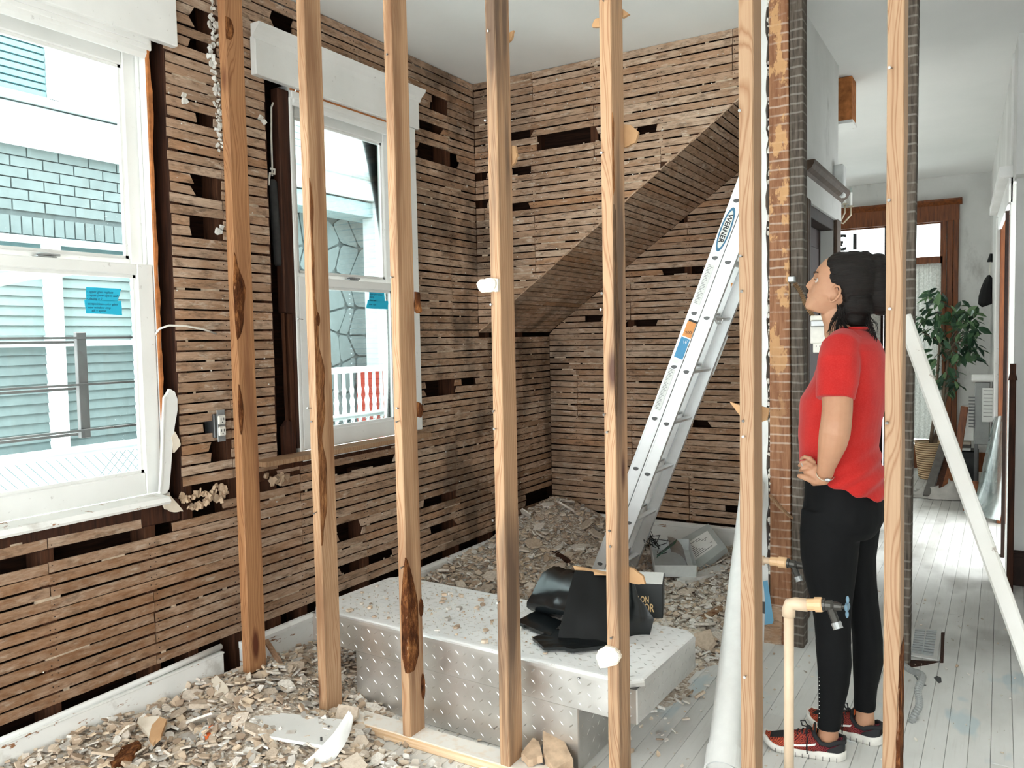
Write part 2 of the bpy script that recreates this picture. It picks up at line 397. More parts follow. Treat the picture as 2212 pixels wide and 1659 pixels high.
@mat
def pine_dusty(t):
    v = t.coord(); n = t.noise(v, 30, 5); c = t.ramp(t.noise(t.map(v, (1.5, 40, 40)), 3, 4), [(.3, srgb(206, 168, 128)), (.7, srgb(236, 208, 176))])
    g = t.n('ShaderNodeNewGeometry'); nz = t.sep(g.outputs['Normal'])[2]; d = t.math('MULTIPLY', t.mrange(nz, .5, .9), t.mrange(n, .3, .5, .6, 1)); t.out(t.mix(d, c, srgb(232, 226, 217)), .85, 0, .2)
plain('pale_blue_tape', srgb(120, 176, 208), .7, 0, .2, .05)
plain('ink', srgb(38, 52, 74), .8)
plain('copper', srgb(220, 140, 96), .4, .6)
plain('green_board', srgb(44, 92, 68), .5)
plain('paper', srgb(236, 236, 232), .8, 0, .2, .03)
plain('print_grey', srgb(160, 160, 158), .8)
plain('orange_paint', srgb(232, 112, 52), .8)
def text_obj(name, txt, size, M, mat_, parent=None, shear=0.0, extr=.0004, off=0.0, align='LEFT', xs=1.0):
    cu = bpy.data.curves.new(name, 'FONT'); cu.body = txt; cu.size = size; cu.shear = shear; cu.extrude = extr; cu.offset = off; cu.align_x = align; cu.resolution_u = 3
    tmp = bpy.data.objects.new(name, cu); COL.objects.link(tmp)
    dg = bpy.context.evaluated_depsgraph_get(); me = bpy.data.meshes.new_from_object(tmp.evaluated_get(dg)); bpy.data.objects.remove(tmp)
    for v in me.vertices: v.co.x *= xs
    me.materials.clear(); me.materials.append(MAT(mat_))
    o = bpy.data.objects.new(name, me); COL.objects.link(o)
    if parent is not None: o.parent = parent; o.matrix_basis = basis(parent).inverted() @ M
    else: o.matrix_basis = M
    return o
# ================================================================ room shell
XW = -2.84; YU = 4.31; YL = 5.25; CEIL = 3.05; YF = 9.75
SOF0 = 1.50; SOFS = .715                      # soffit height at the left wall and its slope
def sof(X): return SOF0 + SOFS*(X-XW)
# floor: painted strip planks laid along Y
fl = structE('floor', (0, 3, 0))
obj('subfloor', MB().box(-3.0, 2.4, -3.2, YF+.2, -.12, -.021), 'dark_wood', fl)
x = -2.85; pw = .0675; lane = 0; _plank = {}
while x < 2.3:
    cuts = [-3.2] + sorted(R.uniform(a, b) for a, b in ((1.2, 3.3), (4.6, 7.2))) + [YF]
    for a, b in zip(cuts[:-1], cuts[1:]):
        L = b-a-.002; key = round(L*20)/20
        m = MB().cbox(-pw/2+.0006, pw/2-.0006, -L/2, L/2, -.02, 0, .0015)
        dz = R.uniform(-.0008, .0004)
        obj('floor_plank', m, 'floor_plank', fl, M=Matrix.Translation((x+pw/2, (a+b)/2, dz)), fix=False)
    x += pw; lane += 1
# ceiling
struct('ceiling', MB().box(-3.02, 2.45, -1.8, 5.46, CEIL, CEIL+.1).box(-4.3, 2.45, 5.46, YF+.25, CEIL, CEIL+.1), 'ceiling_paint')
# camera room, behind and right of the viewer: right wall, back wall opened by a broad row of windows shaped for light, one more added on the left for light
struct('wall_front_room', MB().box(2.3, 2.4, -1.8, 5.5, 0, CEIL), 'plaster_wall')
m = MB().box(-3.0, -2.6, -1.8, -1.7, 0, CEIL).box(1.2, 2.3, -1.8, -1.7, 0, CEIL).box(-2.6, 1.2, -1.8, -1.7, 2.05, CEIL)
for xm in (-1.35, -.1): m.box(xm-.06, xm+.06, -1.8, -1.7, 0, 2.05)
struct('wall_back_room', m, 'plaster_wall')
struct('wall_light_block', MB().box(.32, 2.3, 3.85, 3.95, 0, CEIL), 'plaster_wall')  # unseen wall piece added to keep light out of the hall
m = MB().box(-3.0, XW, -1.8, -.75, 0, CEIL).box(-3.0, XW, .55, 1.0, 0, CEIL).box(-3.0, XW, -.75, .55, 0, .85).box(-3.0, XW, -.75, .55, 2.65, CEIL)  # unseen window opening added here to let in more light
struct('wall_left_near', m, 'plaster_wall')

# ---------------------------------------------------------------- lath walls
def make_lath(parent, O, A, N, pts, th=.007, tilt=0):
    """pts: 4 corners in (u, z): bottom-left, bottom-right, top-right, top-left"""
    uc = sum(p[0] for p in pts)/4; zc = sum(p[1] for p in pts)/4
    m = MB(); q = [(p[0]-uc, p[1]-zc) for p in pts]; c = .0012
    back = [(a, -th/2, b) for a, b in q]; front = [(a, th/2, b) for a, b in q]
    m.add(back+front, [(0, 1, 2, 3), (7, 6, 5, 4), (0, 4, 5, 1), (1, 5, 6, 2), (2, 6, 7, 3), (3, 7, 4, 0)])
    A = Vector(A); N = Vector(N)
    Z = A.cross(N)
    if Z.z < 0: Z = -Z
    ctr = Vector(O) + A*uc + Z*zc - N*(th/2)
    Mx = frame(ctr, A, N, Z) @ Matrix.Rotation(tilt, 4, 'Y') @ Matrix.Rotation(R.uniform(-.05, .05), 4, 'X')
    return obj('lath', m, 'lath', parent, M=Mx)
def lath_wall(parent, O, A, N, z0, z1, u0, u1, openings=(), holes=(), lo=None, hi=None, studs=None, pitch=.0425, seedv=1, skip=(), batch=(6, 9), key=.35):
    rr = random.Random(seedv); z = z0; row = 0; nb = 0; left = 0; plugs = MB(); nails = MB(); A_ = Vector(A); N_ = Vector(N)
    r3 = random.Random(seedv+50)
    def blk(m, uc, zc, hu, hz, d0, d1): m.box(-hu, hu, d0, d1, -hz, hz, frame(Vector(O)+A_*uc+Vector((0, 0, zc)), A_, N_, (0, 0, 1)))
    if studs is None: studs = [u0+.2+.405*i for i in range(int((u1-u0)/.405)+1)]
    while z+.03 < z1:
        if left <= 0: left = rr.randint(*batch); nb += 1
        left -= 1
        w = pitch-rr.uniform(.0055, .0090); zb = z+rr.uniform(-.001, .001); zt = zb+w; zm = (zb+zt)/2
        a0 = lo(zm) if lo else u0; a1 = hi(zm) if hi else u1
        ivs = [(a0, a1, 'c' if lo else 's', 'c' if hi else 's')]
        def cut(ivs, s, e, k):
            out = []
            for (p, q, kp, kq) in ivs:
                if e <= p or s >= q: out.append((p, q, kp, kq)); continue
                if s > p: out.append((p, s, kp, k))
                if e < q: out.append((e, q, k, kq))
            return out
        for (s, e, b, t_) in openings:
            if t_ > zb+.006 and b < zt-.006: ivs = cut(ivs, s, e, 'o')
        for (s, e, b, t_) in holes:
            if t_ > zm and b < zm: ivs = cut(ivs, s, e, 'h')
        bks = [s for i, s in enumerate(studs) if (i+nb) % 3 == 0]
        for s in bks: ivs = cut(ivs, s-.0015, s+.0015, 'b')
        tl = rr.gauss(0, .0012)
        for (p, q, kp, kq) in ivs:
            if q-p < .03 or (row in skip): continue
            def end(v, k, f):
                if k == 'c' and f is not None: return f(zb), f(zt)
                if k == 'h': return v+rr.uniform(-.02, .02), v+rr.uniform(-.02, .02)
                if k == 'o': e = rr.uniform(-.004, .004); return v+e, v+e
                if k == 'b': e = rr.uniform(-.003, .002); return v+e, v+e
                return v, v
            pb, pt = end(p, kp, lo); qb, qt = end(q, kq, hi)
            tz = rr.uniform(-.0025, .0025)
            dd = -rr.uniform(0, .0025)
            # plaster keys left in the gap above, and lath nails on the studs
            u = max(pb, pt)+r3.uniform(0, .1); ue = min(qb, qt)
            while u < ue-.03 and zt < z1-.03:
                L_ = r3.choice((.01, .02, .04, .09, .16))
                if r3.random() < key: blk(plugs, min(u+L_/2, ue-.01), (zt+z+pitch)/2, min(L_/2, (ue-u)/2), (z+pitch-zt)/2+.0012, -.008, -.0015-r3.uniform(0, .003))
                u += L_+r3.uniform(.01, .16)
            for su in studs:
                for q_ in (-.010, .012):
                    if p+.01 < su+q_ < q-.01: blk(nails, su+q_+r3.uniform(-.003, .003), zm+r3.uniform(-.008, .008), .0018, .0018, -.001, .0012)
            make_lath(parent, Vector(O)+Vector(N)*dd, A, N, [(pb, zb+tz), (qb, zb-tz), (qt, zt-tz), (pt, zt+tz)], tilt=0)
        z += pitch; row += 1
    if plugs.v: obj('plaster_keys', plugs, 'lath_plug', parent, fix=False)['kind'] = 'stuff'
    if nails.v: obj('lath_nails', nails, 'nail_dark', parent, fix=False)['kind'] = 'stuff'
def hole_px(xa, ya, xb, yb, ax, val, h):
    """hole between two mid-edge pixels on a wall plane; h = height in metres"""
    f = onx if ax == 'x' else ony
    a = f(xa, ya, val); b = f(xb, yb, val)
    ua, ub = (a.y, b.y) if ax == 'x' else (a.x, b.x)
    z = (a.z+b.z)/2; return (min(ua, ub), max(ua, ub), z-h/2, z+h/2)
# left wall -------------------------------------------------------
wl = structE('wall_left', (XW, 3, 0))
W1 = dict(y0=1.17, y1=2.025, zs=.885, zt=2.63, pk=2.105)
W2 = dict(y0=2.79, y1=3.56, zs=.95, zt=2.63, pk0=2.61)
openL = [(.9, W1['pk'], .80, 2.66), (W2['pk0'], 3.615, .875, 2.66)]
HL = [hole_px(412, 45, 470, 60, 'x', XW, .08), hole_px(415, 95, 470, 115, 'x', XW, .05), hole_px(425, 258, 470, 275, 'x', XW, .06), hole_px(415, 402, 475, 420, 'x', XW, .08),
      hole_px(408, 478, 478, 498, 'x', XW, .09), hole_px(455, 985, 500, 975, 'x', XW, .09), hole_px(445, 930, 480, 925, 'x', XW, .03), hole_px(585, 40, 630, 60, 'x', XW, .05),
      hole_px(930, 222, 965, 232, 'x', XW, .05), hole_px(900, 268, 955, 290, 'x', XW, .04), hole_px(903, 320, 990, 352, 'x', XW, .07),
      hole_px(918, 842, 986, 832, 'x', XW, .07), hole_px(996, 825, 1030, 818, 'x', XW, .05), hole_px(1136, 1078, 1190, 1062, 'x', XW, .08),
      hole_px(728, 1150, 780, 1135, 'x', XW, .075), hole_px(912, 1088, 985, 1068, 'x', XW, .06), hole_px(735, 1240, 850, 1195, 'x', XW, .045), hole_px(930, 1155, 985, 1130, 'x', XW, .04), hole_px(720, 1020, 850, 990, 'x', XW, .06),
      (1.2, 2.05, .70, .742), hole_px(310, 1130, 490, 1105, 'x', XW, .05), hole_px(330, 1440, 460, 1392, 'x', XW, .03), (2.05, 2.62, .795, .86)]
LSTUDS = [1.22, 1.555, 1.955, 2.36, 2.75, 3.2, 3.62, 4.03, 4.42, 4.85]
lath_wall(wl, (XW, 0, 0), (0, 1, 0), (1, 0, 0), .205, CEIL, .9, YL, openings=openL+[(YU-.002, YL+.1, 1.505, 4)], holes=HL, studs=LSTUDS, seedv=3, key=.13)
for y in (2.13, 2.36, 2.585, 3.66, 4.03, 4.42, 4.85):
    obj('wall_stud', MB().cbox(XW-.105, XW-.0085, y-.024, y+.024, 0, CEIL), 'old_stud', wl)
for y in (1.22, 1.555, 1.955, 2.75, 3.2): obj('wall_stud', MB().cbox(XW-.105, XW-.0085, y-.024, y+.024, 0, .80), 'old_stud', wl)
# sheathing boards outside the cavity, in pieces around the two windows
m = MB()
for (a, b, c, d) in ((.9, 1.155, 0, CEIL), (1.155, 2.042, 0, .80), (1.155, 2.042, 2.655, CEIL), (2.042, 2.772, 0, CEIL), (2.772, 3.578, 0, .87), (2.772, 3.578, 2.655, CEIL), (3.578, 5.5, 0, CEIL)):
    m.box(XW-.16, XW-.105, a, b, c, d)
obj('sheathing', m, 'sheathing', wl)
# upper back wall (side of the stair) ------------------------------
wu = structE('wall_upper_back', (-2, YU, 0))
HU = [hole_px(1100, 300, 1148, 292, 'y', YU, .05), hole_px(1160, 306, 1292, 290, 'y', YU, .05), hole_px(1103, 368, 1145, 358, 'y', YU, .04), hole_px(1150, 352, 1275, 343, 'y', YU, .025), hole_px(1112, 390, 1145, 388, 'y', YU, .02),
      hole_px(1370, 278, 1420, 268, 'y', YU, .035), hole_px(1102, 452, 1140, 448, 'y', YU, .04), hole_px(1027, 380, 1050, 378, 'y', YU, .07), hole_px(1030, 442, 1052, 440, 'y', YU, .05)]
def losof(z): return XW
def hisof(z): return min(-.968, XW+(z-SOF0)/SOFS)
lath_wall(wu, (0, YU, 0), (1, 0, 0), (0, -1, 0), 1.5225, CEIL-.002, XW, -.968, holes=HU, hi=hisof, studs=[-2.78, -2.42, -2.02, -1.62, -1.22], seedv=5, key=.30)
for xs in (-2.42, -2.02, -1.62, -1.22):
    obj('wall_stud', MB().box(xs-.024, xs+.024, YU+.0085, YU+.1, sof(xs)+.02, CEIL), 'old_stud', wu)
obj('sheathing', MB().prism([(XW-.02, YU+.1, SOF0+.01), (-.968, YU+.1, sof(-.968)+.01), (-.968, YU+.1, CEIL), (XW-.02, YU+.1, CEIL)], (0, .02, 0)), 'sheathing', wu)
# soffit under the stair: laths run front to back -----------------
so = structE('wall_stair_soffit', (-2, 4.8, 1.5))
Ln = math.hypot(1, SOFS); A_s = Vector((0, 1, 0)); Bs = Vector((1/Ln, 0, SOFS/Ln)); Ns = Vector((SOFS/Ln, 0, -1/Ln))
s = .004; rr = random.Random(9); tot = (-.968-XW)*Ln
while s+.03 < tot:
    w = .0425-rr.uniform(.0045, .0085)
    segs = [(YU, YL)] if rr.random() < .55 else [(YU, YU+.5+rr.choice((-.1, .1))), (YU+.5, YL)]
    if len(segs) == 2: segs[1] = (segs[0][1]+.003, YL)
    for (a, b) in segs:
        o0 = Vector((XW, 0, SOF0)); L2 = (b-a); c = o0 + Bs*(s+w/2) + Vector((0, (a+b)/2, 0)) - Ns*.0035
        m = MB().box(-L2/2, L2/2, -.0035, .0035, -w/2+rr.uniform(-.001, .001), w/2)
        obj('lath', m, 'lath', so, M=frame(c - Ns*rr.uniform(0, .002), A_s, Ns, Bs) @ Matrix.Rotation(rr.gauss(0, .0015), 4, 'Y'))
    s += .0425
obj('sheathing', MB().prism([Vector((XW, YU+.01, SOF0))-Ns*.03, Vector((-.968, YU+.01, sof(-.968)))-Ns*.03, Vector((-.968, YU+.01, sof(-.968)))-Ns*.05, Vector((XW, YU+.01, SOF0))-Ns*.05], (0, YL-YU, 0)), 'sheathing', so)
for yy in (YU+.012, YU+.48, YL-.05):
    P0 = Vector((XW, yy, SOF0))-Ns*.008; P1 = Vector((-.968, yy, sof(-.968)))-Ns*.008
    obj('stair_stringer', MB().prism([P0, P1, P1-Ns*.022, P0-Ns*.022], (0, .04, 0)), 'old_stud', so)
# lower back wall, under the stair ---------------------------------
wb = structE('wall_lower_back', (-2, YL, 0))
HB = [hole_px(1433, 588, 1520, 580, 'y', YL, .045), hole_px(1265, 688, 1300, 685, 'y', YL, .05), hole_px(1500, 915, 1535, 918, 'y', YL, .03), hole_px(1572, 1095, 1600, 1100, 'y', YL, .04), hole_px(1350, 702, 1415, 698, 'y', YL, .02), hole_px(1500, 965, 1540, 968, 'y', YL, .02)]
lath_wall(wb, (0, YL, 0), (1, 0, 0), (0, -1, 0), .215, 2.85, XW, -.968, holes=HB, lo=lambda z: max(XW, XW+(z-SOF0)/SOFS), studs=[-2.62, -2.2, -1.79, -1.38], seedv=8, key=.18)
for xs in (-2.62, -2.2, -1.79, -1.38, -1.0):
    obj('wall_stud', MB().box(xs-.024, xs+.024, YL+.0085, YL+.1, 0, max(sof(xs), 1.5)), 'old_stud', wb)
obj('sheathing', MB().box(XW-.1, -.95, YL+.1, YL+.12, 0, CEIL), 'sheathing', wb)
# partition that closes the stair recess; its broken plaster end faces the camera
wp = structE('wall_partition', (-.95, 4.5, 0))
rr = random.Random(4); P = []; n = 70
zz = [CEIL*i/n for i in range(n+1)]
fr = [-.936+rr.uniform(-.006, .008) for _ in zz]
m = MB()
rings = [[(-.968, 3.85, z), (e, 3.85+rr.uniform(0, .006), z), (e-.004, 4.05, z), (-.945, YL, z), (-.968, YL, z)] for z, e in zip(zz, fr)]
m.loft(rings); obj('plaster_sheet', m, 'white_paint', wp)
# crumbly plaster keys along the broken edge
m = MB(); rr = random.Random(14)
for i in range(120):
    z = rr.uniform(.05, CEIL); r0 = rr.uniform(.004, .011); m.sphere((-.927+rr.uniform(-.006, .006), 3.856+rr.uniform(0, .02), z), (r0, r0, r0*rr.uniform(.7, 1.6)), 5, 4)
obj('plaster_crumbs', m, 'broken_plaster', wp)['kind'] = 'stuff'
# ---------------------------------------------------------------- baseboards
def baseboard(name, prof, pts_fn, mat_='worn_white'):
    pass
def bb_prof(side, v, t0, t1, h, cap=True):
    """board + cap; along Y at plane x=v (side 'x') or along X at y=v"""
    m = MB()
    if side == 'x':
        m.cbox(v, v+.022, t0, t1, 0, h-.028, .003)
        if cap: m.prism([(v, t0, h-.028), (v+.030, t0, h-.028), (v+.030, t0, h-.012), (v+.016, t0, h), (v, t0, h)], (0, t1-t0, 0))
    else:
        m.cbox(t0, t1, v-.022, v, 0, h-.028, .003)
        if cap: m.prism([(t0, v, h-.028), (t0, v-.030, h-.028), (t0, v-.030, h-.012), (t0, v-.016, h), (t0, v, h)], (t1-t0, 0, 0))
    return m
m = bb_prof('x', -2.815, .9, 2.235, .188, False); m.prism([(-2.838, .9, .16), (-2.79, .9, .16), (-2.79, .9, .166), (-2.838, .9, .166)], (0, 1.335, 0))
b = struct('baseboard_left_near', m, 'worn_white')
# loose cap rail that has come away from the board
cap = MB().tube([(-2.806, .9, .168), (-2.807, 1.5, .172), (-2.808, 1.95, .18), (-2.81, 2.235, .186)], .0125, 8)
obj('cap_moulding', cap, 'white_paint', b, smooth=True)
struct('baseboard_left', bb_prof('x', -2.825, 2.34, YL, .168), 'worn_white')
struct('baseboard_lower_back', bb_prof('y', YL-.012, -2.79, -.968, .20), 'worn_white')
# ---------------------------------------------------------------- stud wall
# ================================================================ new stud wall
YS = 2.23; SD = .089
STUDS = [  # x0, x1, z0, material, lean, label
    (-2.674, -2.631, .105, 'pine_orange', 0, 'orange-brown two-by-four stud nearest the left wall, its foot standing on rubble'),
    (-2.247, -2.207, .038, 'pine_mid', 0, 'two-by-four stud with a loose knot, second from the left wall'),
    (-1.836, -1.800, .038, 'pine_mid', 0, 'two-by-four stud with a long rotten hollow near its foot'),
    (-1.421, -1.383, .038, 'pine_stained', 0, 'grey-stained two-by-four stud with a drywall scrap screwed at head height'),
    (-1.024, -.986, .038, 'pine_stained', 0, 'two-by-four stud with a round white plaster scrap low down, in front of the black bags'),
    (-.616, -.576, .038, 'pine_pale', 0, 'pale clean two-by-four stud standing between the ladder and the woman'),
    (-.250, -.211, .038, 'pine_pale', 0, 'two-by-four stud with coarse grain and a rotted foot, rightmost of the row'),
]
stud_obj = []
for i, (x0, x1, z0, mt, ln, lab) in enumerate(STUDS):
    t = thing('wall_stud', lab, 'stud', ((x0+x1)/2, YS, z0), group='new studs of the open partition')
    n = 30; rr = random.Random(100+i); rings = []
    for k in range(n+1):
        z = z0+(CEIL-z0)*k/n; b = .003
        j = lambda: rr.uniform(-.0007, .0007)
        rings.append([(x0+b+j(), YS+j(), z), (x1-b+j(), YS+j(), z), (x1+j(), YS+b, z), (x1+j(), YS+SD-b, z), (x1-b, YS+SD, z), (x0+b, YS+SD, z), (x0, YS+SD-b, z), (x0+j(), YS+b, z)])
    o = obj('timber', MB().loft(rings), mt, t, origin=((x0+x1)/2+(.013*(i % 3-1)), YS+.03+.012*(i % 2), 0))
    stud_obj.append(t)
tag(obj('sole_plate', MB().cbox(-2.31, .6, YS, YS+SD, 0, .038, .003), 'pine_dusty'), 'flat dusty two-by-four plate lying along the floor under the studs', 'board')
def scrap(i, poly, mt, back=False, th=.011):
    Y = YS+SD+.0005 if back else YS-th-.0005
    Yp = YS+SD+.003 if back else YS-th
    m = MB().prism([ony(px, py, Yp) for px, py in poly], (0, th, 0)); o = obj('drywall_scrap', m, mt, stud_obj[i]); return o
def jag(poly, k=3, a=2.0, sd=1):
    rr = random.Random(sd); out = []
    for i, p in enumerate(poly):
        q = poly[(i+1) % len(poly)]
        for j in range(k):
            f = j/k; out.append((p[0]+(q[0]-p[0])*f+(rr.uniform(-a, a) if j else 0), p[1]+(q[1]-p[1])*f+(rr.uniform(-a, a) if j else 0)))
    return out
o = scrap(3, jag([(1029, 613), (1036, 604), (1052, 601), (1075, 602), (1076, 629), (1060, 631), (1040, 632), (1033, 624)], 3, 1.5), 'drywall'); tag(o, 'torn cream drywall scrap')
obj('plaster_blob', MB().sphere(ony(1063, 613, YS-.014), (.016, .006, .018), 9, 6), 'broken_plaster', stud_obj[3])
o = scrap(4, jag([(1287, 1420), (1292, 1405), (1306, 1396), (1322, 1399), (1337, 1408), (1341, 1422), (1331, 1437), (1311, 1442), (1296, 1444)], 3, 1.2), 'drywall'); tag(o, 'rounded cream plaster scrap')
obj('plaster_blob', MB().sphere(ony(1327, 1418, YS-.014), (.018, .007, .02), 9, 6), 'broken_plaster', stud_obj[4])
for i, pl in ((3, [(1085, 312), (1112, 315), (1117, 335), (1110, 354), (1098, 362), (1085, 358)]), (4, [(1335, 268), (1362, 270), (1379, 285), (1372, 308), (1350, 318), (1335, 316)]),
              (4, [(1278, 58), (1284, 42), (1300, 36), (1330, 40), (1330, 56), (1300, 58)]), (4, [(1330, 20), (1346, 20), (1359, 30), (1346, 38), (1330, 38)]),
              (3, [(1085, 82), (1098, 72), (1109, 65), (1104, 84), (1096, 92), (1096, 108), (1085, 112)]), (5, [(1625, 876), (1642, 877), (1661, 882), (1656, 908), (1644, 912), (1625, 910)]),
              (5, [(1576, 868), (1602, 876), (1602, 905), (1592, 890)]), (4, [(1345, 1225), (1366, 1228), (1388, 1245), (1393, 1262), (1375, 1262), (1345, 1255)]),
              (2, [(895, 630), (903, 632), (904, 652), (908, 674), (899, 677), (895, 672)]), (2, [(898, 868), (906, 872), (911, 885), (907, 902), (898, 898)])):
    scrap(i, jag(pl, 3, .9, i), 'kraft' if i != 2 else 'rotten', True)
SCR = {1: [(648, 195), (652, 690), (672, 882), (674, 910), (684, 1105)], 2: [(838, 118), (850, 598), (862, 882), (864, 908), (874, 1222)], 3: [(1056, 66), (1053, 260), (1061, 658), (1068, 885), (1070, 925), (1066, 1123), (1078, 1300), (1072, 1571)],
       4: [(1304, 3), (1303, 329), (1301, 632), (1302, 669), (1308, 893), (1313, 931), (1318, 1145), (1320, 1180), (1324, 1375)], 5: [(1598, 238), (1604, 555), (1604, 626), (1605, 908), (1606, 943), (1612, 1460)], 6: [(1928, 146), (1921, 433), (1922, 667), (1918, 910)]}
for i, L in SCR.items():
    for j, (px, py) in enumerate(L):
        c = ony(px, py, YS); d = Vector((R.uniform(-.3, .3), -1, R.uniform(-.5, .2))).normalized(); ln = R.choice((.004, .01, .018))
        obj('screw', MB().tube([c+Vector((0, .006, 0)), c+d*ln, c+d*ln, c+d*(ln+.0018)], [.0018, .0018, .0044, .0040], 8), 'screw_steel', stud_obj[i])
# rotten hollow on the third stud: bark and decay wrapped round its front right corner
x0, x1 = STUDS[2][0], STUDS[2][1]; rr = random.Random(5); P = []
zt, zb = ony(880, 1205, YS).z, ony(885, 1455, YS).z; N_ = 34
for k in range(N_+1):
    f = k/N_; z = zb+(zt-zb)*f; wide = min(1, (1-f)*2.4)**.7 * (1 if f > .12 else .55+f*3.7)
    wf = .026*wide+.0006; ws = .062*wide+.0006; row = []
    for j in range(13):
        s_ = -wf+(wf+ws)*j/12
        edge = min(1, min(j, 12-j)/2.0); dep = edge*(.004*rr.random()-.0005)+.0007
        if s_ < 0: row.append(Vector((x1+s_, YS-dep, z)))
        else: row.append(Vector((x1+dep, YS+s_, z)))
    P.append(row)
tag(obj('rotten_patch', MB().grid(P), 'rotten', stud_obj[2], smooth=False), 'dark brown rotten patch')
for (px, py, sx, sz) in ((911, 1312, .007, .035), (907, 1480, .006, .05)):
    c = ony(px-4, py, YS+.08); obj('bark_edge', MB().sphere((x1+.001, YS+.08, c.z), (sx, .012, sz), 8, 8), 'rotten', stud_obj[2])
# rotted foot of the last stud
x1 = STUDS[6][1]; P = []
for k in range(26):
    f = k/25; z = .04+f*.62; wf = .016*(1-f)**.6; ws = .088; P.append([Vector((x1+.0012-max(0, -s_)*1.0+rr.uniform(0, .0015), YS-.0008+max(0, s_), z)) if True else None for s_ in [(-wf+(wf+ws)*j/9) for j in range(10)]])
obj('rotten_patch', MB().grid(P), 'rotten', stud_obj[6])
def bark(i, yt, yb, wf, ws, off, mt, sd):
    rr = random.Random(sd); X1_ = STUDS[i][1]; z1_, z0_ = ony(500 if i == 0 else 690 if i == 1 else 1340, yt, YS).z, ony(530 if i == 0 else 700 if i == 1 else 1345, yb, YS).z; P = []; n = max(12, int((z1_-z0_)/.016))
    for k in range(n+1):
        f = k/n; z = z0_+(z1_-z0_)*f; wd = (math.sin(math.pi*f)**.45)*(.75+.45*mn_(z*9+sd)); a_ = -wf*wd; b_ = off+ws*wd; row = []
        for j in range(9):
            s_ = a_+(b_-a_)*j/8; dep = .0007+(.0022*rr.random() if 0 < j < 8 else 0); row.append(Vector((X1_+s_, YS-dep, z)) if s_ < 0 else Vector((X1_+dep, YS+s_, z)))
        P.append(row)
    return obj('bark_patch', MB().grid(P), mt, stud_obj[i])
def mn_(x): return math.sin(x*1.7)*.5+math.sin(x*3.9+1)*.3
@mat
def bark_brown(t):
    v = t.shift(t.coord()); n = t.noise(t.map(v, (16, 16, 3)), 3, 6, .7); c = t.ramp(n, [(.3, srgb(72, 42, 26)), (.5, srgb(124, 80, 48)), (.7, srgb(168, 120, 78))]); t.out(c, .9, 0, .15); t.bump(n, .8, .01)
@mat
def grey_stain(t):
    v = t.shift(t.coord()); n = t.noise(t.map(v, (20, 20, 2)), 3, 5, .7); c = t.ramp(n, [(.3, srgb(58, 46, 38)), (.55, srgb(104, 80, 60)), (.75, srgb(150, 112, 78))]); t.out(c, .85, 0, .2)
bark(0, 545, 735, .012, .05, .0, 'rotten', 1); bark(0, 830, 940, .01, .02, .0, 'rotten', 2); bark(0, 30, 70, .0, .02, .02, 'rotten', 3)
bark(1, 640, 1180, .0, .045, .006, 'bark_brown', 4); bark(1, 380, 660, .001, .02, .0, 'bark_brown', 5)
bark(4, 440, 900, .001, .034, .006, 'grey_stain', 6); bark(4, 240, 420, .001, .02, .0, 'bark_brown', 7)
# loose knot on the second stud
c = ony(684, 690, YS+.02); c.x = STUDS[1][1]; obj('knot', MB().sphere(c, (.005, .012, .028), 10, 8), 'rotten', stud_obj[1])
# dark stains on the first stud
for (z, h) in ((1.72, .16), (1.40, .05), (1.10, .10)):
    pass
# ================================================================ old timber doorway posts
def ghost(name, c0, c1, stripe):
    def fn(t):
        v = t.coord(); p = t.pos(); sp = t.sep(p); g = t.noise(t.map(v, (30, 30, 3)), 3, 5); c = t.ramp(g, [(.3, c0), (.7, c1)])
        wz = t.math('ADD', sp[2], t.math('MULTIPLY', t.math('SUBTRACT', t.noise(p, 14, 3), .5), .012)); fr = t.math('FRACT', t.math('DIVIDE', wz, .0405))
        line = t.math('MULTIPLY', t.mrange(t.math('ABSOLUTE', t.math('SUBTRACT', fr, .5)), .14, .06), t.mrange(t.noise(p, 9, 4), .38, .55)); c = t.mix(t.math('MULTIPLY', line, .5 if name == 'ghost_brown' else .28), c, stripe)
        pl = t.mrange(t.noise(t.map(p, (2, 2, 1)), 7, 5, .65), .53, .57); up = t.mrange(sp[2], .9, 1.5)
        c = t.mix(t.math('MULTIPLY', t.math('MULTIPLY', pl, up), .8 if name == 'ghost_brown' else 0.0), c, srgb(214, 168, 120)); t.out(c, .9, 0, .15); t.bump(t.noise(p, 40, 4), .5, .006)
    BUILD[name] = fn
ghost('ghost_brown', srgb(128, 88, 64), srgb(168, 122, 92), srgb(220, 204, 188))
ghost('ghost_dark', srgb(66, 58, 52), srgb(112, 102, 92), srgb(190, 184, 176))
YP = 3.85
def post(name, lab, pL, pR, depth, mt, zt=CEIL, y=YP):
    a0, b0 = ony(pL[0], 100, y).x, ony(pR[0], 100, y).x; a1, b1 = ony(pL[1], 1300, y).x, ony(pR[1], 1300, y).x
    za, zb = ony(pL[0], 100, y).z, ony(pL[1], 1300, y).z; n = 24; rings = []; rr = random.Random(3)
    for k in range(n+1):
        z = zt*k/n; f = (z-zb)/(za-zb); a = a1+(a0-a1)*f; b = b1+(b0-b1)*f; j = rr.uniform(-.0012, .0012)
        rings.append([(a, y, z), (b-.004, y, z), (b+j, y+.005, z), (b, y+depth, z), (a, y+depth, z)])
    return tag(obj(name, MB().loft(rings), mt), lab, 'post', 'old posts of the doorway')
post('timber_post', 'weathered brown timber post with pale lath marks behind the pale stud', (1661, 1664), (1703, 1709), .10, 'ghost_brown')
post('timber_post', 'dark grey timber post with lath marks in front of the woman\'s face', (1706, 1712), (1734, 1736), .09, 'ghost_dark', y=YP-.004)
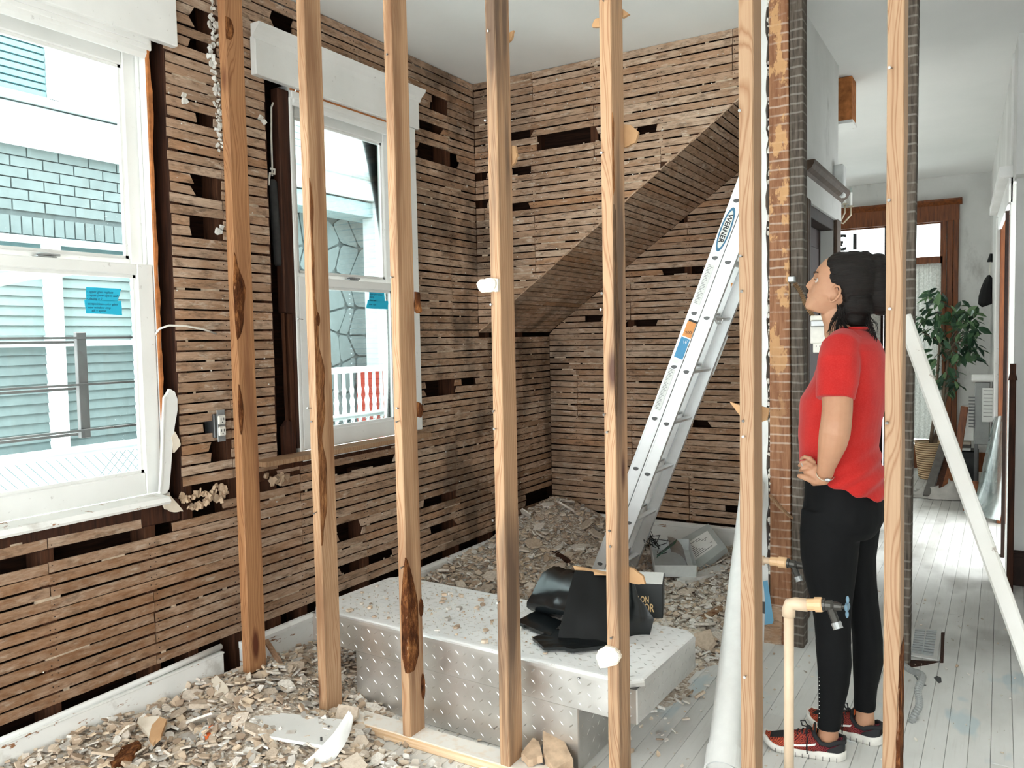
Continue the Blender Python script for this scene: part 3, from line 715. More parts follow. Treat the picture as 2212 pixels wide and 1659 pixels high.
post('timber_post', 'dark weathered timber post just right of the rightmost stud', (1951, 1944), (1982, 1966), .08, 'ghost_dark')
# ================================================================ windows
def window(name, w, left_jamb, right_jamb):
    y0, y1, zs, zt = w['y0'], w['y1'], w['zs'], w['zt']; wn = structE(name, (XW, (y0+y1)/2, zs)); mr = 1.775
    F = 'white_paint'
    obj('head_jamb', MB().cbox(XW-.16, XW+.004, y0-.02, y1+.02, zt-.03, zt+.03), F, wn)
    obj('sill', MB().prism([(XW-.2, y0-.02, zs-.075), (XW+.0, y0-.02, zs-.055), (XW+.0, y0-.02, zs-.012), (XW-.2, y0-.02, zs-.04)], (0, y1-y0+.04, 0)), F, wn)
    for (ya, yb) in ((y0-.02, y0), (y1, y1+.02)):
        obj('side_jamb', MB().cbox(XW-.16, XW-.012, ya, yb, zs-.05, zt), F, wn)
    for yb in (y0, y1-.012): obj('parting_bead', MB().cbox(XW-.064, XW-.050, yb, yb+.012, zs, zt-.03), F, wn)
    obj('head_bead', MB().prism([(XW-.02, y0, zt-.03), (XW+.0, y0, zt-.03), (XW+.0, y0, zt-.045), (XW-.012, y0, zt-.06), (XW-.02, y0, zt-.06)], (0, y1-y0, 0)), F, wn)
    def sash(nm, xf, xb, za, zb, st, bt, tp):
        s = obj(nm, MB().cbox(xb, xf, y0+.004, y0+st, za, zb, .004).cbox(xb, xf, y1-st, y1-.004, za, zb, .004).cbox(xb+.001, xf-.001, y0+st, y1-st, za, za+bt, .004).cbox(xb+.001, xf-.001, y0+st, y1-st, zb-tp, zb, .004), F, wn)
        b = .012  # bevelled glazing edge
        g = MB()
        for (a1, b1, c1, d1) in ((y0+st, y0+st+b, za+bt, zb-tp), (y1-st-b, y1-st, za+bt, zb-tp), (y0+st, y1-st, za+bt, za+bt+b), (y0+st, y1-st, zb-tp-b, zb-tp)): g.box(xb+.006, xf-.012, a1, b1, c1, d1)
        obj('glazing_bead', g, F, s)
        obj('pane', MB().box(xb+.014, xb+.017, y0+st+.002, y1-st-.002, za+bt+.002, zb-tp-.002), 'glass', s); return s
    sash('upper_sash', XW-.066, XW-.100, mr-.012, zt-.03, .062, .036, .06)
    sash('lower_sash', XW-.014, XW-.048, zs-.005, mr, .072, .085, .042)
    c = Vector((XW-.045, (y0+y1)/2+.02, mr)); obj('sash_lock', MB().cbox(c.x-.02, c.x+.02, c.y-.035, c.y+.035, mr, mr+.006).sphere((c.x, c.y, mr+.012), (.018, .03, .008), 10, 6).tube([(c.x, c.y, mr+.012), (c.x+.01, c.y+.05, mr+.012)], .005, 6), 'steel', wn)
    return wn
w1 = window('window_1', W1, True, True); w2 = window('window_2', W2, True, True)
# raw wood edges of the jambs where the casings were pulled off
def strip(nm, y, x0, z0, z1, wd, parent, mt='old_stud', sd=1):
    rr = random.Random(sd); rings = []; n = 40
    for k in range(n+1):
        z = z0+(z1-z0)*k/n; e = rr.uniform(-.003, .004) + (.01*math.exp(-((k/n-.86)/.05)**2)); rings.append([(x0, y, z), (x0+.012, y, z), (x0+.012, y+wd+e, z), (x0, y+wd+e, z)])
    return obj(nm, MB().loft(rings), mt, parent)
plain('raw_orange', srgb(176, 112, 66), .85, 0, .2, .35, 25)
strip('raw_jamb_edge', 2.026, XW-.014, .9, 2.62, .011, w1, 'raw_orange', 1)
obj('pocket_stud', MB().cbox(XW-.1, XW-.004, W1['pk']-.004, W1['pk']+.018, .75, 2.66, .002), 'dark_wood', w1)
obj('pocket_stud', MB().cbox(XW-.1, XW-.004, 2.60, 2.618, .86, 2.66, .002), 'dark_wood', w2)
strip('raw_jamb_edge', 2.752, XW-.03, .96, 2.63, .022, w2, 'dark_wood', 2)
obj('pocket_board', MB().cbox(XW-.06, XW-.012, 2.70, 2.752, 1.60, 2.63, .004), 'dark_wood', w2)
obj('pocket_board', MB().cbox(XW-.06, XW-.02, 2.724, 2.752, .96, 1.60, .004), 'old_stud', w2)
obj('pocket_rail', MB().tube([(XW-.03, 2.705, .98), (XW-.03, 2.700, 1.6)], .009, 6), 'old_stud', w2)
obj('broken_board', MB().prism([(XW-.01, 2.66, .9), (XW-.01, 2.74, .9), (XW-.01, 2.735, 1.0), (XW-.01, 2.715, 1.09), (XW-.01, 2.69, 1.10), (XW-.01, 2.66, 1.07)], (-.02, 0, 0)), 'dark_wood', w2)
# white head casings with crown
def head_casing(nm, ya, yb, z0, z1, parent):
    x0 = XW+.001; x1 = x0+.034
    h = obj(nm, MB().cbox(x0, x1, ya, yb, z0, z1-.03, .003), 'white_paint', parent)
    pr = [(0, 0), (.012, 0), (.016, .012), (.022, .022), (.036, .034), (.050, .048), (.054, .062), (0, .062)]
    m = MB().prism([(x1-.012+a, ya-.012, z1-.045+b) for a, b in pr], (0, yb-ya+.024, 0)); obj('crown', m, 'white_paint', h)
    return h
head_casing('head_casing', 1.05, 2.142, 2.638, 2.875, w1)
head_casing('head_casing', 2.535, 3.70, 2.638, 2.835, w2)
obj('bead_strip', MB().box(XW+.001, XW+.012, 1.2, 2.03, 2.618, 2.638), 'white_paint', w1)
obj('copper_gap', MB().box(XW+.001, XW+.008, 2.76, 3.60, 2.630, 2.637), 'raw_orange', w2)
obj('side_casing', MB().cbox(XW+.001, XW+.03, 3.595, 3.668, .955, 2.638, .004), 'white_paint', w2)
# stools
st = MB().prism([(XW-.01, .95, .845), (XW+.075, .95, .845), (XW+.082, .95, .855), (XW+.075, .95, .872), (XW-.01, .95, .880)], (0, 1.04, 0))
obj('stool', st, 'worn_white', w1)
tag(obj('window_stool', MB().cbox(XW-.02, XW+.098, 2.455, 3.66, .918, .942, .003), 'pine_pale', w2), 'raw pine board laid as a new stool')
obj('stool_backing', MB().cbox(XW-.03, XW-.002, 2.5, 3.62, .84, .916), 'old_stud', w2)
obj('apron_board', MB().cbox(XW-.03, XW-.004, 1.0, 2.09, .755, .84, .004), 'dark_wood', w1)
def tape_note(lab, quads, lines, X, size):
    c = onx(*quads[0][0], X); t = thing('tape_note', lab, 'note', (X, c.y, c.z))
    for q in quads:
        m = MB().prism([onx(px, py, X) for px, py in jag(q, 3, .7, int(q[0][0]))], (.0006, 0, 0)); obj('tape_strip', m, 'blue_tape', t)
    for k, (txt, px, py) in enumerate(lines):
        text_obj('handwriting', txt, size, frame(onx(px, py, X+.0012), (0, 1, 0), (0, 0, 1), (1, 0, 0)), 'ink', t, .25, .0001)
    return t
XG = XW-.0295
tape_note('blue painter\'s tape with six handwritten lines on the near window pane', [[(186, 620), (262, 624), (257, 641), (254, 651), (186, 648)], [(182, 647), (262, 650), (263, 664), (264, 681), (186, 677)]],
          [('- upper glass replace', 187, 632), ('- repair (new upper sash)', 187, 639.5), ('- glazing x 2', 187, 647), ('- scrape/clean color glass', 185, 658), ('- new window stop', 185, 666), ('    sill + apron', 190, 673)], XG, .0125)
tape_note('smaller blue painter\'s tape with handwriting on the far window pane', [[(797, 627), (830, 630), (831, 652), (797, 650)], [(794, 648), (838, 650), (838, 668), (791, 666)]],
          [('upper glass replace', 798, 637), ('glazing', 798, 643), ('clean sash', 798, 650), ('new  rope', 797, 659)], XG, .0135)
# ================================================================ hall beyond the doorway
XH = -.855
hw = structE('wall_hall', (XH, 4.7, 0))
m = MB().box(-.965, XH, 3.95, 4.34, 0, CEIL).box(-.965, XH, 5.10, 5.26, 0, CEIL).box(-.965, XH, 4.34, 5.10, 2.13, CEIL); obj('plaster_face', m, 'plaster_wall', hw)
d1 = structE('door_1', (XH, 4.7, 0))
plain('stain_dark', srgb(40, 24, 17), .6, 0, .25, .3, 20); plain('stain_grey', srgb(84, 68, 56), .65, 0, .25, .25, 20); plain('mahogany', srgb(40, 13, 9), .6, 0, .2, .3, 15)
for (a, b, mt) in ((4.232, 4.262, 'stain_grey'), (4.266, 4.30, 'stain_grey'), (4.304, 4.336, 'stain_dark')): obj('side_casing', MB().cbox(XH, XH+.028-.004*(mt == 'stain_dark'), a, b, 0, 2.13, .005), mt, d1)
obj('side_casing', MB().cbox(XH, XH+.02, 5.11, 5.25, 0, 2.13, .004), 'stain_grey', d1)
obj('header_board', MB().cbox(XH, XH+.02, 4.225, 5.255, 2.12, 2.24, .002), 'plaster_wall', d1)
pr = [(0, 0), (.02, 0), (.03, .016), (.05, .03), (.062, .05), (.066, .068), (0, .068)]
obj('crown', MB().prism([(XH+a, 4.20, 2.238+b) for a, b in pr], (0, 1.09, 0)), 'stain_grey', d1)
obj('head_jamb', MB().cbox(-.965, XH, 4.34, 5.10, 2.06, 2.13), 'stain_dark', d1)
leaf = obj('door_leaf', MB().cbox(-.96, -.925, 4.345, 5.095, 0, 2.06), 'mahogany', d1)
for z0, z1 in ((.2, .85), (1.0, 1.95)):
    for y0, y1 in ((4.43, 4.68), (4.76, 5.01)): obj('door_panel', MB().cbox(-.93, -.918, y0, y1, z0, z1, .01), 'mahogany', leaf)
# timber header end beyond the door wall
a = ony(1814, 190, 5.6); b = ony(1846, 272, 5.6)
o = tag(obj('ceiling_beam', MB().cbox(a.x-.25, b.x, 5.5, 5.66, b.z+.02, CEIL-.001, .004), 'raw_orange'), 'short brown timber beam end under the hall ceiling', 'beam')
obj('plaster_edge', MB().box(a.x-.25, b.x+.004, 5.495, 5.67, b.z, b.z+.019), 'white_paint', o)
# doorbell chime box on the wall edge
a = onx(1804, 357, -.84); tag(obj('chime_box', MB().cbox(-.855, -.80, 5.10, 5.19, 2.255, 2.44, .006), 'grey_metal_paint'), 'tall narrow white box fixed above the dark door', 'box')
# parlour side closing wall, far left
struct('wall_parlour', MB().box(-4.2, -4.1, 5.5, YF, 0, CEIL), 'plaster_wall')
struct('wall_parlour_return', MB().box(-4.1, -.97, 5.38, 5.46, 0, CEIL), 'plaster_wall')
# far wall with the front door ---------------------------------------------------------
YFW = 9.6
wf = structE('wall_far', (-.8, YFW, 0))
dL, dR = -1.62, -.52
m = MB().box(-4.1, dL, YFW, YFW+.12, 0, CEIL).box(dR, .4, YFW, YFW+.12, 0, CEIL).box(dL, dR, YFW, YFW+.12, 2.62, CEIL); obj('plaster_face', m, 'plaster_wall', wf)
@mat
def oak_trim(t):
    v = t.shift(t.coord()); g = t.noise(t.map(v, (12, 12, 1.2)), 4, 5); c = t.ramp(g, [(.3, srgb(86, 42, 16)), (.7, srgb(132, 74, 34))]); t.out(c, .45, 0, .4)
d2 = structE('door_2', (-1.05, YFW, 0))
Y1 = YFW-.035
obj('head_casing', MB().cbox(dL-.15, -.385, Y1, YFW, 2.59, 2.76, .004), 'oak_trim', d2)
obj('crown', MB().prism([(dL-.2, YFW, 2.75), (dL-.2, Y1-.005, 2.75), (dL-.2, Y1-.05, 2.79), (dL-.2, Y1-.05, 2.81), (dL-.2, YFW, 2.81)], (1.46, 0, 0)), 'oak_trim', d2)
for (a, b, dd) in ((-.535, -.50, 0), (-.495, -.44, .008), (-.435, -.39, 0)): obj('side_casing', MB().cbox(a, b, Y1+dd, YFW, 0, 2.6, .006), 'oak_trim', d2)
obj('side_casing', MB().cbox(dL-.14, dL+.01, Y1, YFW, 0, 2.6, .006), 'oak_trim', d2)
obj('transom_bar', MB().cbox(dL, dR, YFW, YFW+.06, 2.13, 2.235), 'oak_trim', d2)
obj('transom_frame', MB().cbox(dL, dR, YFW+.01, YFW+.05, 2.575, 2.62), 'oak_trim', d2)
for (a, b) in ((-1.09, -.82), (-.56, -.515)): obj('mullion', MB().cbox(a, b, YFW, YFW+.06, 0 if a < -.6 else 0, 2.6), 'oak_trim' if a > -1 else 'stain_dark', d2)
obj('transom_pane', MB().box(dL+.01, -1.09, YFW+.025, YFW+.03, 2.24, 2.58), 'glass', d2)
obj('transom_pane', MB().box(-.82, -.56, YFW+.025, YFW+.03, 2.24, 2.58), 'glass', d2)
obj('sidelight_pane', MB().box(-.82, -.56, YFW+.025, YFW+.03, .22, 2.13), 'glass', d2)
obj('sidelight_rail', MB().cbox(-.82, -.56, YFW, YFW+.05, 0, .25), 'oak_trim', d2)
obj('door_leaf', MB().cbox(dL+.02, -1.10, YFW+.01, YFW+.05, 0, 2.13), 'mahogany', d2)
# gold-leaf style house number on the transom, seen from behind
text_obj('house_number', '13', .25, frame(ony(1862, 538, YFW+.02), (-1, 0, 0), (0, 0, 1), (0, 1, 0)), 'black_card', d2, 0, .001, .004, 'LEFT', 1.15)
a = ony(1811, 532, YFW+.02); obj('number_edge', MB().prism([a, a+Vector((.05, 0, .0)), a+Vector((.02, 0, .05))], (0, .002, 0)), 'black_card', d2)
# lace curtain
@mat
def lace(t):
    v = t.coord(); n = t.noise(v, 60, 3); c = t.ramp(n, [(.3, srgb(168, 164, 156)), (.7, srgb(206, 203, 197))]); t.out(c, .9, 0, .1)
    tr = t.n('ShaderNodeBsdfTranslucent'); t.link(c, tr.inputs[0]); mx = t.n('ShaderNodeMixShader'); mx.inputs[0].default_value = .16; t.link(t.b.outputs[0], mx.inputs[1]); t.link(tr.outputs[0], mx.inputs[2]); t.link(mx.outputs[0], t.t.nodes['Material Output'].inputs[0])
P = []
for i in range(31):
    f = i/30; xx = -.845+.30*f; P.append([Vector((xx+.02*math.sin(z*2)*(0 if z > 1.8 else 1), YFW-.045+.014*math.sin(f*40)+.006*math.sin(f*90+z), z)) for z in [.32+1.84*j/12 for j in range(13)]])
cur = obj('curtain', MB().grid(P), 'lace', None, smooth=True); tag(cur, 'white lace curtain hanging over the front door sidelight', 'curtain')
P = []
for i in range(17):
    f = i/16; xx = -1.58+.46*f; P.append([Vector((xx, YFW-.045+.012*math.sin(f*40), z)) for z in [.62+1.5*j/8 for j in range(9)]])
tag(obj('curtain', MB().grid(P), 'lace', None, smooth=True), 'white lace curtain on the front door behind the woman', 'curtain')
struct('baseboard_far', MB().cbox(-4.1, -1.76, YFW-.02, YFW, 0, .2).cbox(-.39, -.1, YFW-.02, YFW, 0, .2), 'oak_trim')
# right side of the hall --------------------------------------------------------------
wr = structE('wall_right', (0, 7.4, 0))
def xr(y): return .058+(y-5.25)*(-.105-.058)/(YFW-5.25)
m = MB().prism([(xr(5.25), 5.25, 2.30), (xr(YFW), YFW, 2.30), (.3, YFW, 2.30), (.3, 5.25, 2.30)], (0, 0, CEIL-2.30)).prism([(xr(7.15), 7.15, 0), (xr(YFW), YFW, 0), (.3, YFW, 0), (.3, 7.15, 0)], (0, 0, 2.31)); obj('plaster_face', m, 'plaster_wall', wr)
d3 = structE('door_3', (0, 7, 0))
obj('side_jamb', MB().cbox(xr(7.15)-.004, .05, 7.06, 7.15, 0, 2.3, .004), 'oak_trim', d3)
obj('side_casing', MB().cbox(xr(7.2)-.03, xr(7.2), 7.16, 7.28, 0, 2.3, .004), 'white_paint', d3)
obj('head_casing', MB().prism([(xr(5.6)-.02, 5.6, 2.2), (xr(7.3)-.02, 7.3, 2.2), (xr(7.3), 7.3, 2.2), (xr(5.6), 5.6, 2.2)], (0, 0, .16)), 'white_paint', d3)
obj('crown', MB().prism([(xr(5.55)-.07, 5.55, 2.34), (xr(7.35)-.07, 7.35, 2.34), (xr(7.35), 7.35, 2.34), (xr(5.55), 5.55, 2.34)], (0, 0, .06)), 'white_paint', d3)
obj('near_jamb', MB().cbox(ony(2170, 600, 6.0).x, ony(2179, 600, 6.0).x, 6.0, 6.1, 0, 2.3, .003), 'stain_dark', d3)
obj('near_casing', MB().cbox(ony(2180, 600, 5.6).x, ony(2192, 600, 5.6).x+.03, 5.6, 5.72, 0, CEIL, .003), 'white_paint', d3)
struct('wall_right_return', MB().box(ony(2193, 600, 5.4).x, 2.3, 5.4, 5.5, 0, CEIL), 'plaster_wall')
struct('baseboard_right', MB().cbox(ony(2180, 1200, 5.4).x, 2.3, 5.37, 5.4, 0, .2).cbox(ony(2180, 1200, 5.4).x, 2.3, 5.355, 5.4, .17, .19), 'stain_dark')
# ================================================================ outside the two windows
plain('ext_white', (.62, .67, .67), .8, 0, .2, .03); plain('ext_brick', (.175, .205, .205), .9, 0, .1, .12, 8); plain('ext_mint', (.23, .28, .275), .8, 0, .2, .05); plain('ext_grey', (.15, .185, .185), .85, 0, .1, .08)
plain('ext_blind', (.15, .30, .32), .7, 0, .3, .1); plain('ext_dark', (.09, .15, .16), .4, 0, .4, .1); plain('ext_stone', (.17, .20, .20), .9, 0, .1, .08); plain('ext_joint', (.115, .135, .135), .9); plain('ext_soffit', (.22, .30, .31), .8)
plain('ext_roof', (.7, .62, .62), .9); plain('ext_ground', (.72, .72, .70), .95); plain('ext_red', (.42, .05, .03), .6); plain('bar_brown', (.10, .09, .09), .7); plain('ext_pale', (.36, .41, .41), .6)
tag(obj('outside_ground', MB().box(-40, -3.05, -6, 40, -.7, -.6), 'ext_ground'), 'pale ground outside the windows', 'ground', kind='structure')
XN = -5.6
def rpx(m, px0, py0, px1, py1, X, th, proud=0.0):
    """axis-aligned block on plane X between two pixels (y/z extents taken at block centre)"""
    a = onx(px0, (py0+py1)/2, X); b = onx(px1, (py0+py1)/2, X); c0 = onx((px0+px1)/2, py0, X); c1 = onx((px0+px1)/2, py1, X)
    return m.box(X-th, X+proud, min(a.y, b.y), max(a.y, b.y), min(c0.z, c1.z), max(c0.z, c1.z))
def zat(px, py, X): return onx(px, py, X).z
nh = thing('neighbour_house', 'pale painted brick and clapboard house seen through the near window', 'house', (XN, 3.4, -.6))
ya, yb = 2.2, 4.4
zB0, zB1 = zat(120, 515, XN), zat(120, 330, XN)      # brick band
obj('house_wall', MB().box(XN-.3, XN-.03, ya, yb, -.6, 4.4), 'ext_white', nh)
obj('brick_backing', MB().box(XN-.03, XN-.012, ya, yb, zB0, zB1), 'ext_joint', nh)
bh, bl = .072, .215; z = zB1; row = 0; rr = random.Random(21)
zsold = zat(120, 472, XN)
while z-bh > zsold:
    y = ya-(.11 if row % 2 else 0)
    while y < yb:
        a, b = max(y, ya), min(y+bl-.01, yb)
        if b-a > .03 and a < 4.1 and b > 2.6: obj('brick', MB().box(XN-.02, XN+rr.uniform(0, .004), a, b, z-bh+.009, z), 'ext_brick', nh)
        y += bl
    z -= bh; row += 1
y = ya
while y < yb:
    if y > 2.55 and y < 4.1: obj('brick', MB().box(XN-.02, XN+.004, y, y+.062, zB0+.01, zsold-.01), 'ext_brick', nh)
    y += .073
# upper storey: fascia, eave lines, window with blinds
rp = lambda nm, mt, *a, **k: obj(nm, rpx(MB(), *a, **k), mt, nh)
zf = zB1
obj('fascia', MB().cbox(XN-.03, XN+.10, ya, yb, zf, zf+.26, .01), 'ext_white', nh)
obj('eave_gutter', MB().cbox(XN-.03, XN+.16, ya, yb, zf+.27, zf+.31, .01), 'ext_pale', nh)
obj('eave_shadow_board', MB().cbox(XN-.03, XN+.05, ya, yb, zf+.31, zf+.35, .005), 'ext_soffit', nh)
zbT, zbB = zat(50, 30, XN), zat(60, 220, XN); yR = onx(97, 200, XN).y
wb_ = obj('blind_backing', MB().box(XN-.03, XN+.01, ya, yR, zbB, zbT), 'ext_dark', nh)
z = zbB
while z < zbT: obj('blind_slat', MB().box(XN+.012, XN+.03, ya, yR-.01, z, z+.035), 'ext_blind', nh); z += .048
obj('window_trim', MB().cbox(XN-.02, XN+.05, yR, yR+.07, zbB-.06, zbT), 'ext_white', nh)
obj('window_trim', MB().cbox(XN-.02, XN+.06, ya, yR+.08, zbB-.09, zbB-.005), 'ext_white', nh)
# porch level: dark window strip, posts, clapboards
obj('porch_beam', MB().cbox(XN-.03, XN+.05, ya, yb, zB0-.05, zB0-.005), 'ext_white', nh)
for (p0, p1) in ((-60, 92), (121, 300)):
    obj('porch_window', rpx(MB(), p0, 522, p1, 560, XN, .03), 'ext_dark', nh)
ytop = zat(100, 600, XN); zmid = zat(150, 742, XN); zbot = zat(150, 965, XN)
yp0, yp1 = onx(100, 780, XN).y, onx(128, 780, XN).y
obj('porch_post', MB().cbox(XN-.02, XN+.09, yp0, yp1, -.6, zB0-.05), 'ext_white', nh)
obj('porch_post', MB().cbox(XN-.02, XN+.09, onx(288, 780, XN).y, onx(310, 780, XN).y, -.6, zB0-.05), 'ext_white', nh)
obj('porch_rail', MB().cbox(XN-.02, XN+.05, ya, yb, zmid-.02, zmid+.02), 'ext_white', nh)
z = zat(60, 560, XN)-.05; k = 0
while z > zbot:
    hgt = .066
    for (a, b) in ((ya, yp0), (yp1, yb)):
        if abs(z-hgt/2-zmid) > .03:
            m = MB().prism([(XN-.03, a, z), (XN-.006, a, z), (XN+.010, a, z-hgt+.002), (XN-.03, a, z-hgt+.002)], (0, b-a, 0)); obj('clapboard', m, 'ext_mint' if z > zmid else 'ext_grey', nh)
    z -= hgt; k += 1
obj('house_plinth', MB().cbox(XN-.03, XN+.06, ya, yb, -.6, zbot), 'ext_white', nh)
# porch with flagstone wall seen through the far window
XQ = -6.4
ph = thing('stone_porch_house', 'grey flagstone porch with white baluster railing seen through the far window', 'house', (XQ, 7, -.6))
obj('house_wall', MB().box(XQ-.4, XQ-.02, 4.6, 9.5, -.6, 4.6), 'ext_joint', ph)
# flagstones: jittered grid cells, each its own slab
rr = random.Random(31); gy, gz = 12, 8; y0, y1, z0, z1 = 5.2, 8.4, .25, 2.85
pt = {}
for i in range(gy+1):
    for j in range(gz+1): pt[i, j] = (y0+(y1-y0)*i/gy+rr.uniform(-.10, .10)+(.13 if j % 2 else 0), z0+(z1-z0)*j/gz+rr.uniform(-.10, .10))
for i in range(gy):
    for j in range(gz):
        q = [pt[i, j], pt[i+1, j], pt[i+1, j+1], pt[i, j+1]]; cy = sum(p[0] for p in q)/4; cz = sum(p[1] for p in q)/4
        pl = []
        for k in range(4):
            a, b = q[k], q[(k+1) % 4]
            for f in (.12, .5, .88):
                u = a[0]+(b[0]-a[0])*f; v = a[1]+(b[1]-a[1])*f; g = .93+rr.uniform(-.02, .01); pl.append((XQ-.02, cy+(u-cy)*g, cz+(v-cz)*g))
        obj('flagstone', MB().prism(pl, (.018+rr.uniform(0, .012), 0, 0)), 'ext_stone', ph)
zE = zat(760, 425, XQ)
obj('soffit_board', MB().cbox(XQ-.02, XQ+.35, 4.6, 9.5, zE-.28, zE-.12), 'ext_soffit', ph)
obj('fascia', MB().cbox(XQ+.02, XQ+.40, 4.6, 9.5, zE-.10, zE+.14), 'ext_white', ph)
obj('gutter', MB().tube([(XQ+.46, 4.6, zE+.16), (XQ+.46, 9.5, zE+.16)], .06, 8), 'ext_pale', ph)
obj('upper_wall', MB().box(XQ-.02, XQ+.01, 4.6, 9.5, zE+.2, 4.7), 'ext_white', ph)
zb0 = zat(630, 400, XQ); z = zb0
while z < zat(630, 225, XQ): obj('siding_board', MB().box(XQ+.01, XQ+.03, 5.0, onx(653, 300, XQ).y, z, z+.05), 'ext_mint', ph); z += .07
yr0, yr1 = onx(808, 760, XQ).y, onx(838, 760, XQ).y
obj('porch_post', MB().cbox(XQ+.2, XQ+.38, onx(806, 760, XQ+.3).y, onx(836, 760, XQ+.3).y, -.6, zE-.1), 'ext_white', ph)
obj('porch_post', MB().cbox(XQ+.2, XQ+.34, onx(627, 560, XQ+.3).y, onx(640, 560, XQ+.3).y, 1.7, zE-.1), 'ext_white', ph)
XR = XQ+.7; zt_ = zat(740, 800, XR); zl_ = zat(740, 945, XR)
obj('top_rail', MB().cbox(XR-.04, XR+.04, 4.6, 8.6, zt_-.03, zt_+.03), 'ext_white', ph)
prof = [(.018, 0), (.018, .08), (.028, .12), (.016, .2), (.03, .32), (.02, .44), (.03, .52), (.016, .6), (.026, .7), (.018, .75), (.018, 1)]
hb = zt_-zl_
for k in range(24): obj('baluster', MB().lathe([(r, h*hb) for r, h in prof], (XR, 5.0+k*.115, zl_), 6), 'ext_white', ph)
obj('bottom_rail', MB().cbox(XR-.03, XR+.03, 4.6, 8.6, zl_-.04, zl_), 'ext_white', ph)
# red bin behind the railing
a = onx(786, 805, XQ+.3); b = onx(828, 805, XQ+.3); zt2 = zat(810, 790, XQ+.3)
tag(obj('red_bin', MB().prism([(XQ+.15, a.y, -.6), (XQ+.15, b.y+.3, -.6), (XQ+.15, b.y+.3, zt2), (XQ+.15, a.y+.05, zt2-.06)], (.35, 0, 0)), 'ext_red'), 'red plastic panel standing behind the white porch railing', 'bin')
# chain-link fence with its pale top rail
XFN = -4.3; a = onx(0, 1000, XFN); b = onx(290, 957, XFN); zr = a.z
cf = thing('chain_link_fence', 'chain-link fence with a pale round top rail outside the near window', 'fence', (XFN, 3, -.6))
obj('top_rail', MB().tube([(XFN, 1.5, a.z), (XFN, 6.5, a.z)], .022, 10), 'ext_pale', cf, smooth=True)
m = MB(); hz = zr+.6
for k in range(-14, 110):
    for sgn in (1, -1):
        ys = 1.5+k*.052; pts = [(XFN+.003*sgn, ys, -.6), (XFN+.003*sgn, ys+sgn*hz*.9, zr)]
        if min(p[1] for p in pts) < 6.5 and max(p[1] for p in pts) > 1.5 and 1.4 < ys < 6.6 : m.tube(pts, .0022, 4, False)
obj('wire_mesh', m, 'ext_dark', cf)['kind'] = 'stuff'
for yy in (2.05, 4.35, 6.4): obj('fence_post', MB().tube([(XFN, yy, -.6), (XFN, yy, zr)], .025, 8), 'ext_pale', cf)
# window guard bars outside the near window
XB = -3.35; g = thing('window_guard', 'brown steel guard bars with three paired rails outside the near window', 'guard bars', (XB, 1.9, .9))
yv0, yv1 = onx(167, 830, XB).y, onx(188, 830, XB).y
obj('upright', MB().cbox(XB-.012, XB+.012, yv0, yv1, zat(178, 946, XB), zat(172, 718, XB), .002), 'bar_brown', g)
for (py, dz) in ((735, 0), (840, 0), (943, 0)):
    z = zat(90, py-4, XB)
    obj('guard_rail', MB().box(XB+.012, XB+.022, 1.0, 2.6, z-.004, z+.005), 'bar_brown', g); obj('guard_rail', MB().box(XB-.03, XB-.02, 1.0, yv1-.01, z-.022, z-.011), 'bar_brown', g)
# broken strip of film inside the top of the near lower pane
# ================================================================ plaster rubble
def sstep(a, b, x): t = max(0, min(1, (x-a)/(b-a))); return t*t*(3-2*t)
from mathutils import noise as mn
def rub(x, y):
    """rubble depth at floor position"""
    n = mn.noise(Vector((x*2.3, y*2.3, 1.7))); n2 = mn.noise(Vector((x*7, y*7, 4.1)))
    h = 0
    # back heap under the stair
    edge = -1.15+.25*mn.noise(Vector((y*1.7, .3, 5)))
    a = sstep(edge+.35, edge-.35, x)*sstep(2.75, 3.15, y)
    h += a*(.035+.02*n+.012*n2)
    h += .19*math.exp(-((x+2.72)/.55)**2-((y-5.15)/.85)**2)*(y > 2.5)
    h += .08*math.exp(-((x+2.85)/.35)**2)*sstep(2.6, 3.0, y)
    h += .05*math.exp(-((x+1.3)/.5)**2-((y-5.2)/.4)**2)
    # near heap along the left wall and round the first stud
    b = sstep(-1.75+.15*n, -2.35+.2*n, x)*sstep(3.0, 2.6, y); h += b*(.03+.02*n+.012*n2)
    h += .065*math.exp(-((x+2.62)/.22)**2-((y-2.32)/.25)**2)
    h += .028*math.exp(-((x+2.45)/.3)**2-((y-2.05)/.22)**2)
    h += .05*math.exp(-((x+2.85)/.2)**2)*sstep(1.9, 1.4, y)*sstep(3, 2.6, y)
    h += .028*sstep(-1.3, -2.1, x)*sstep(2.22, 2.1, y)
    return max(-.01, h)
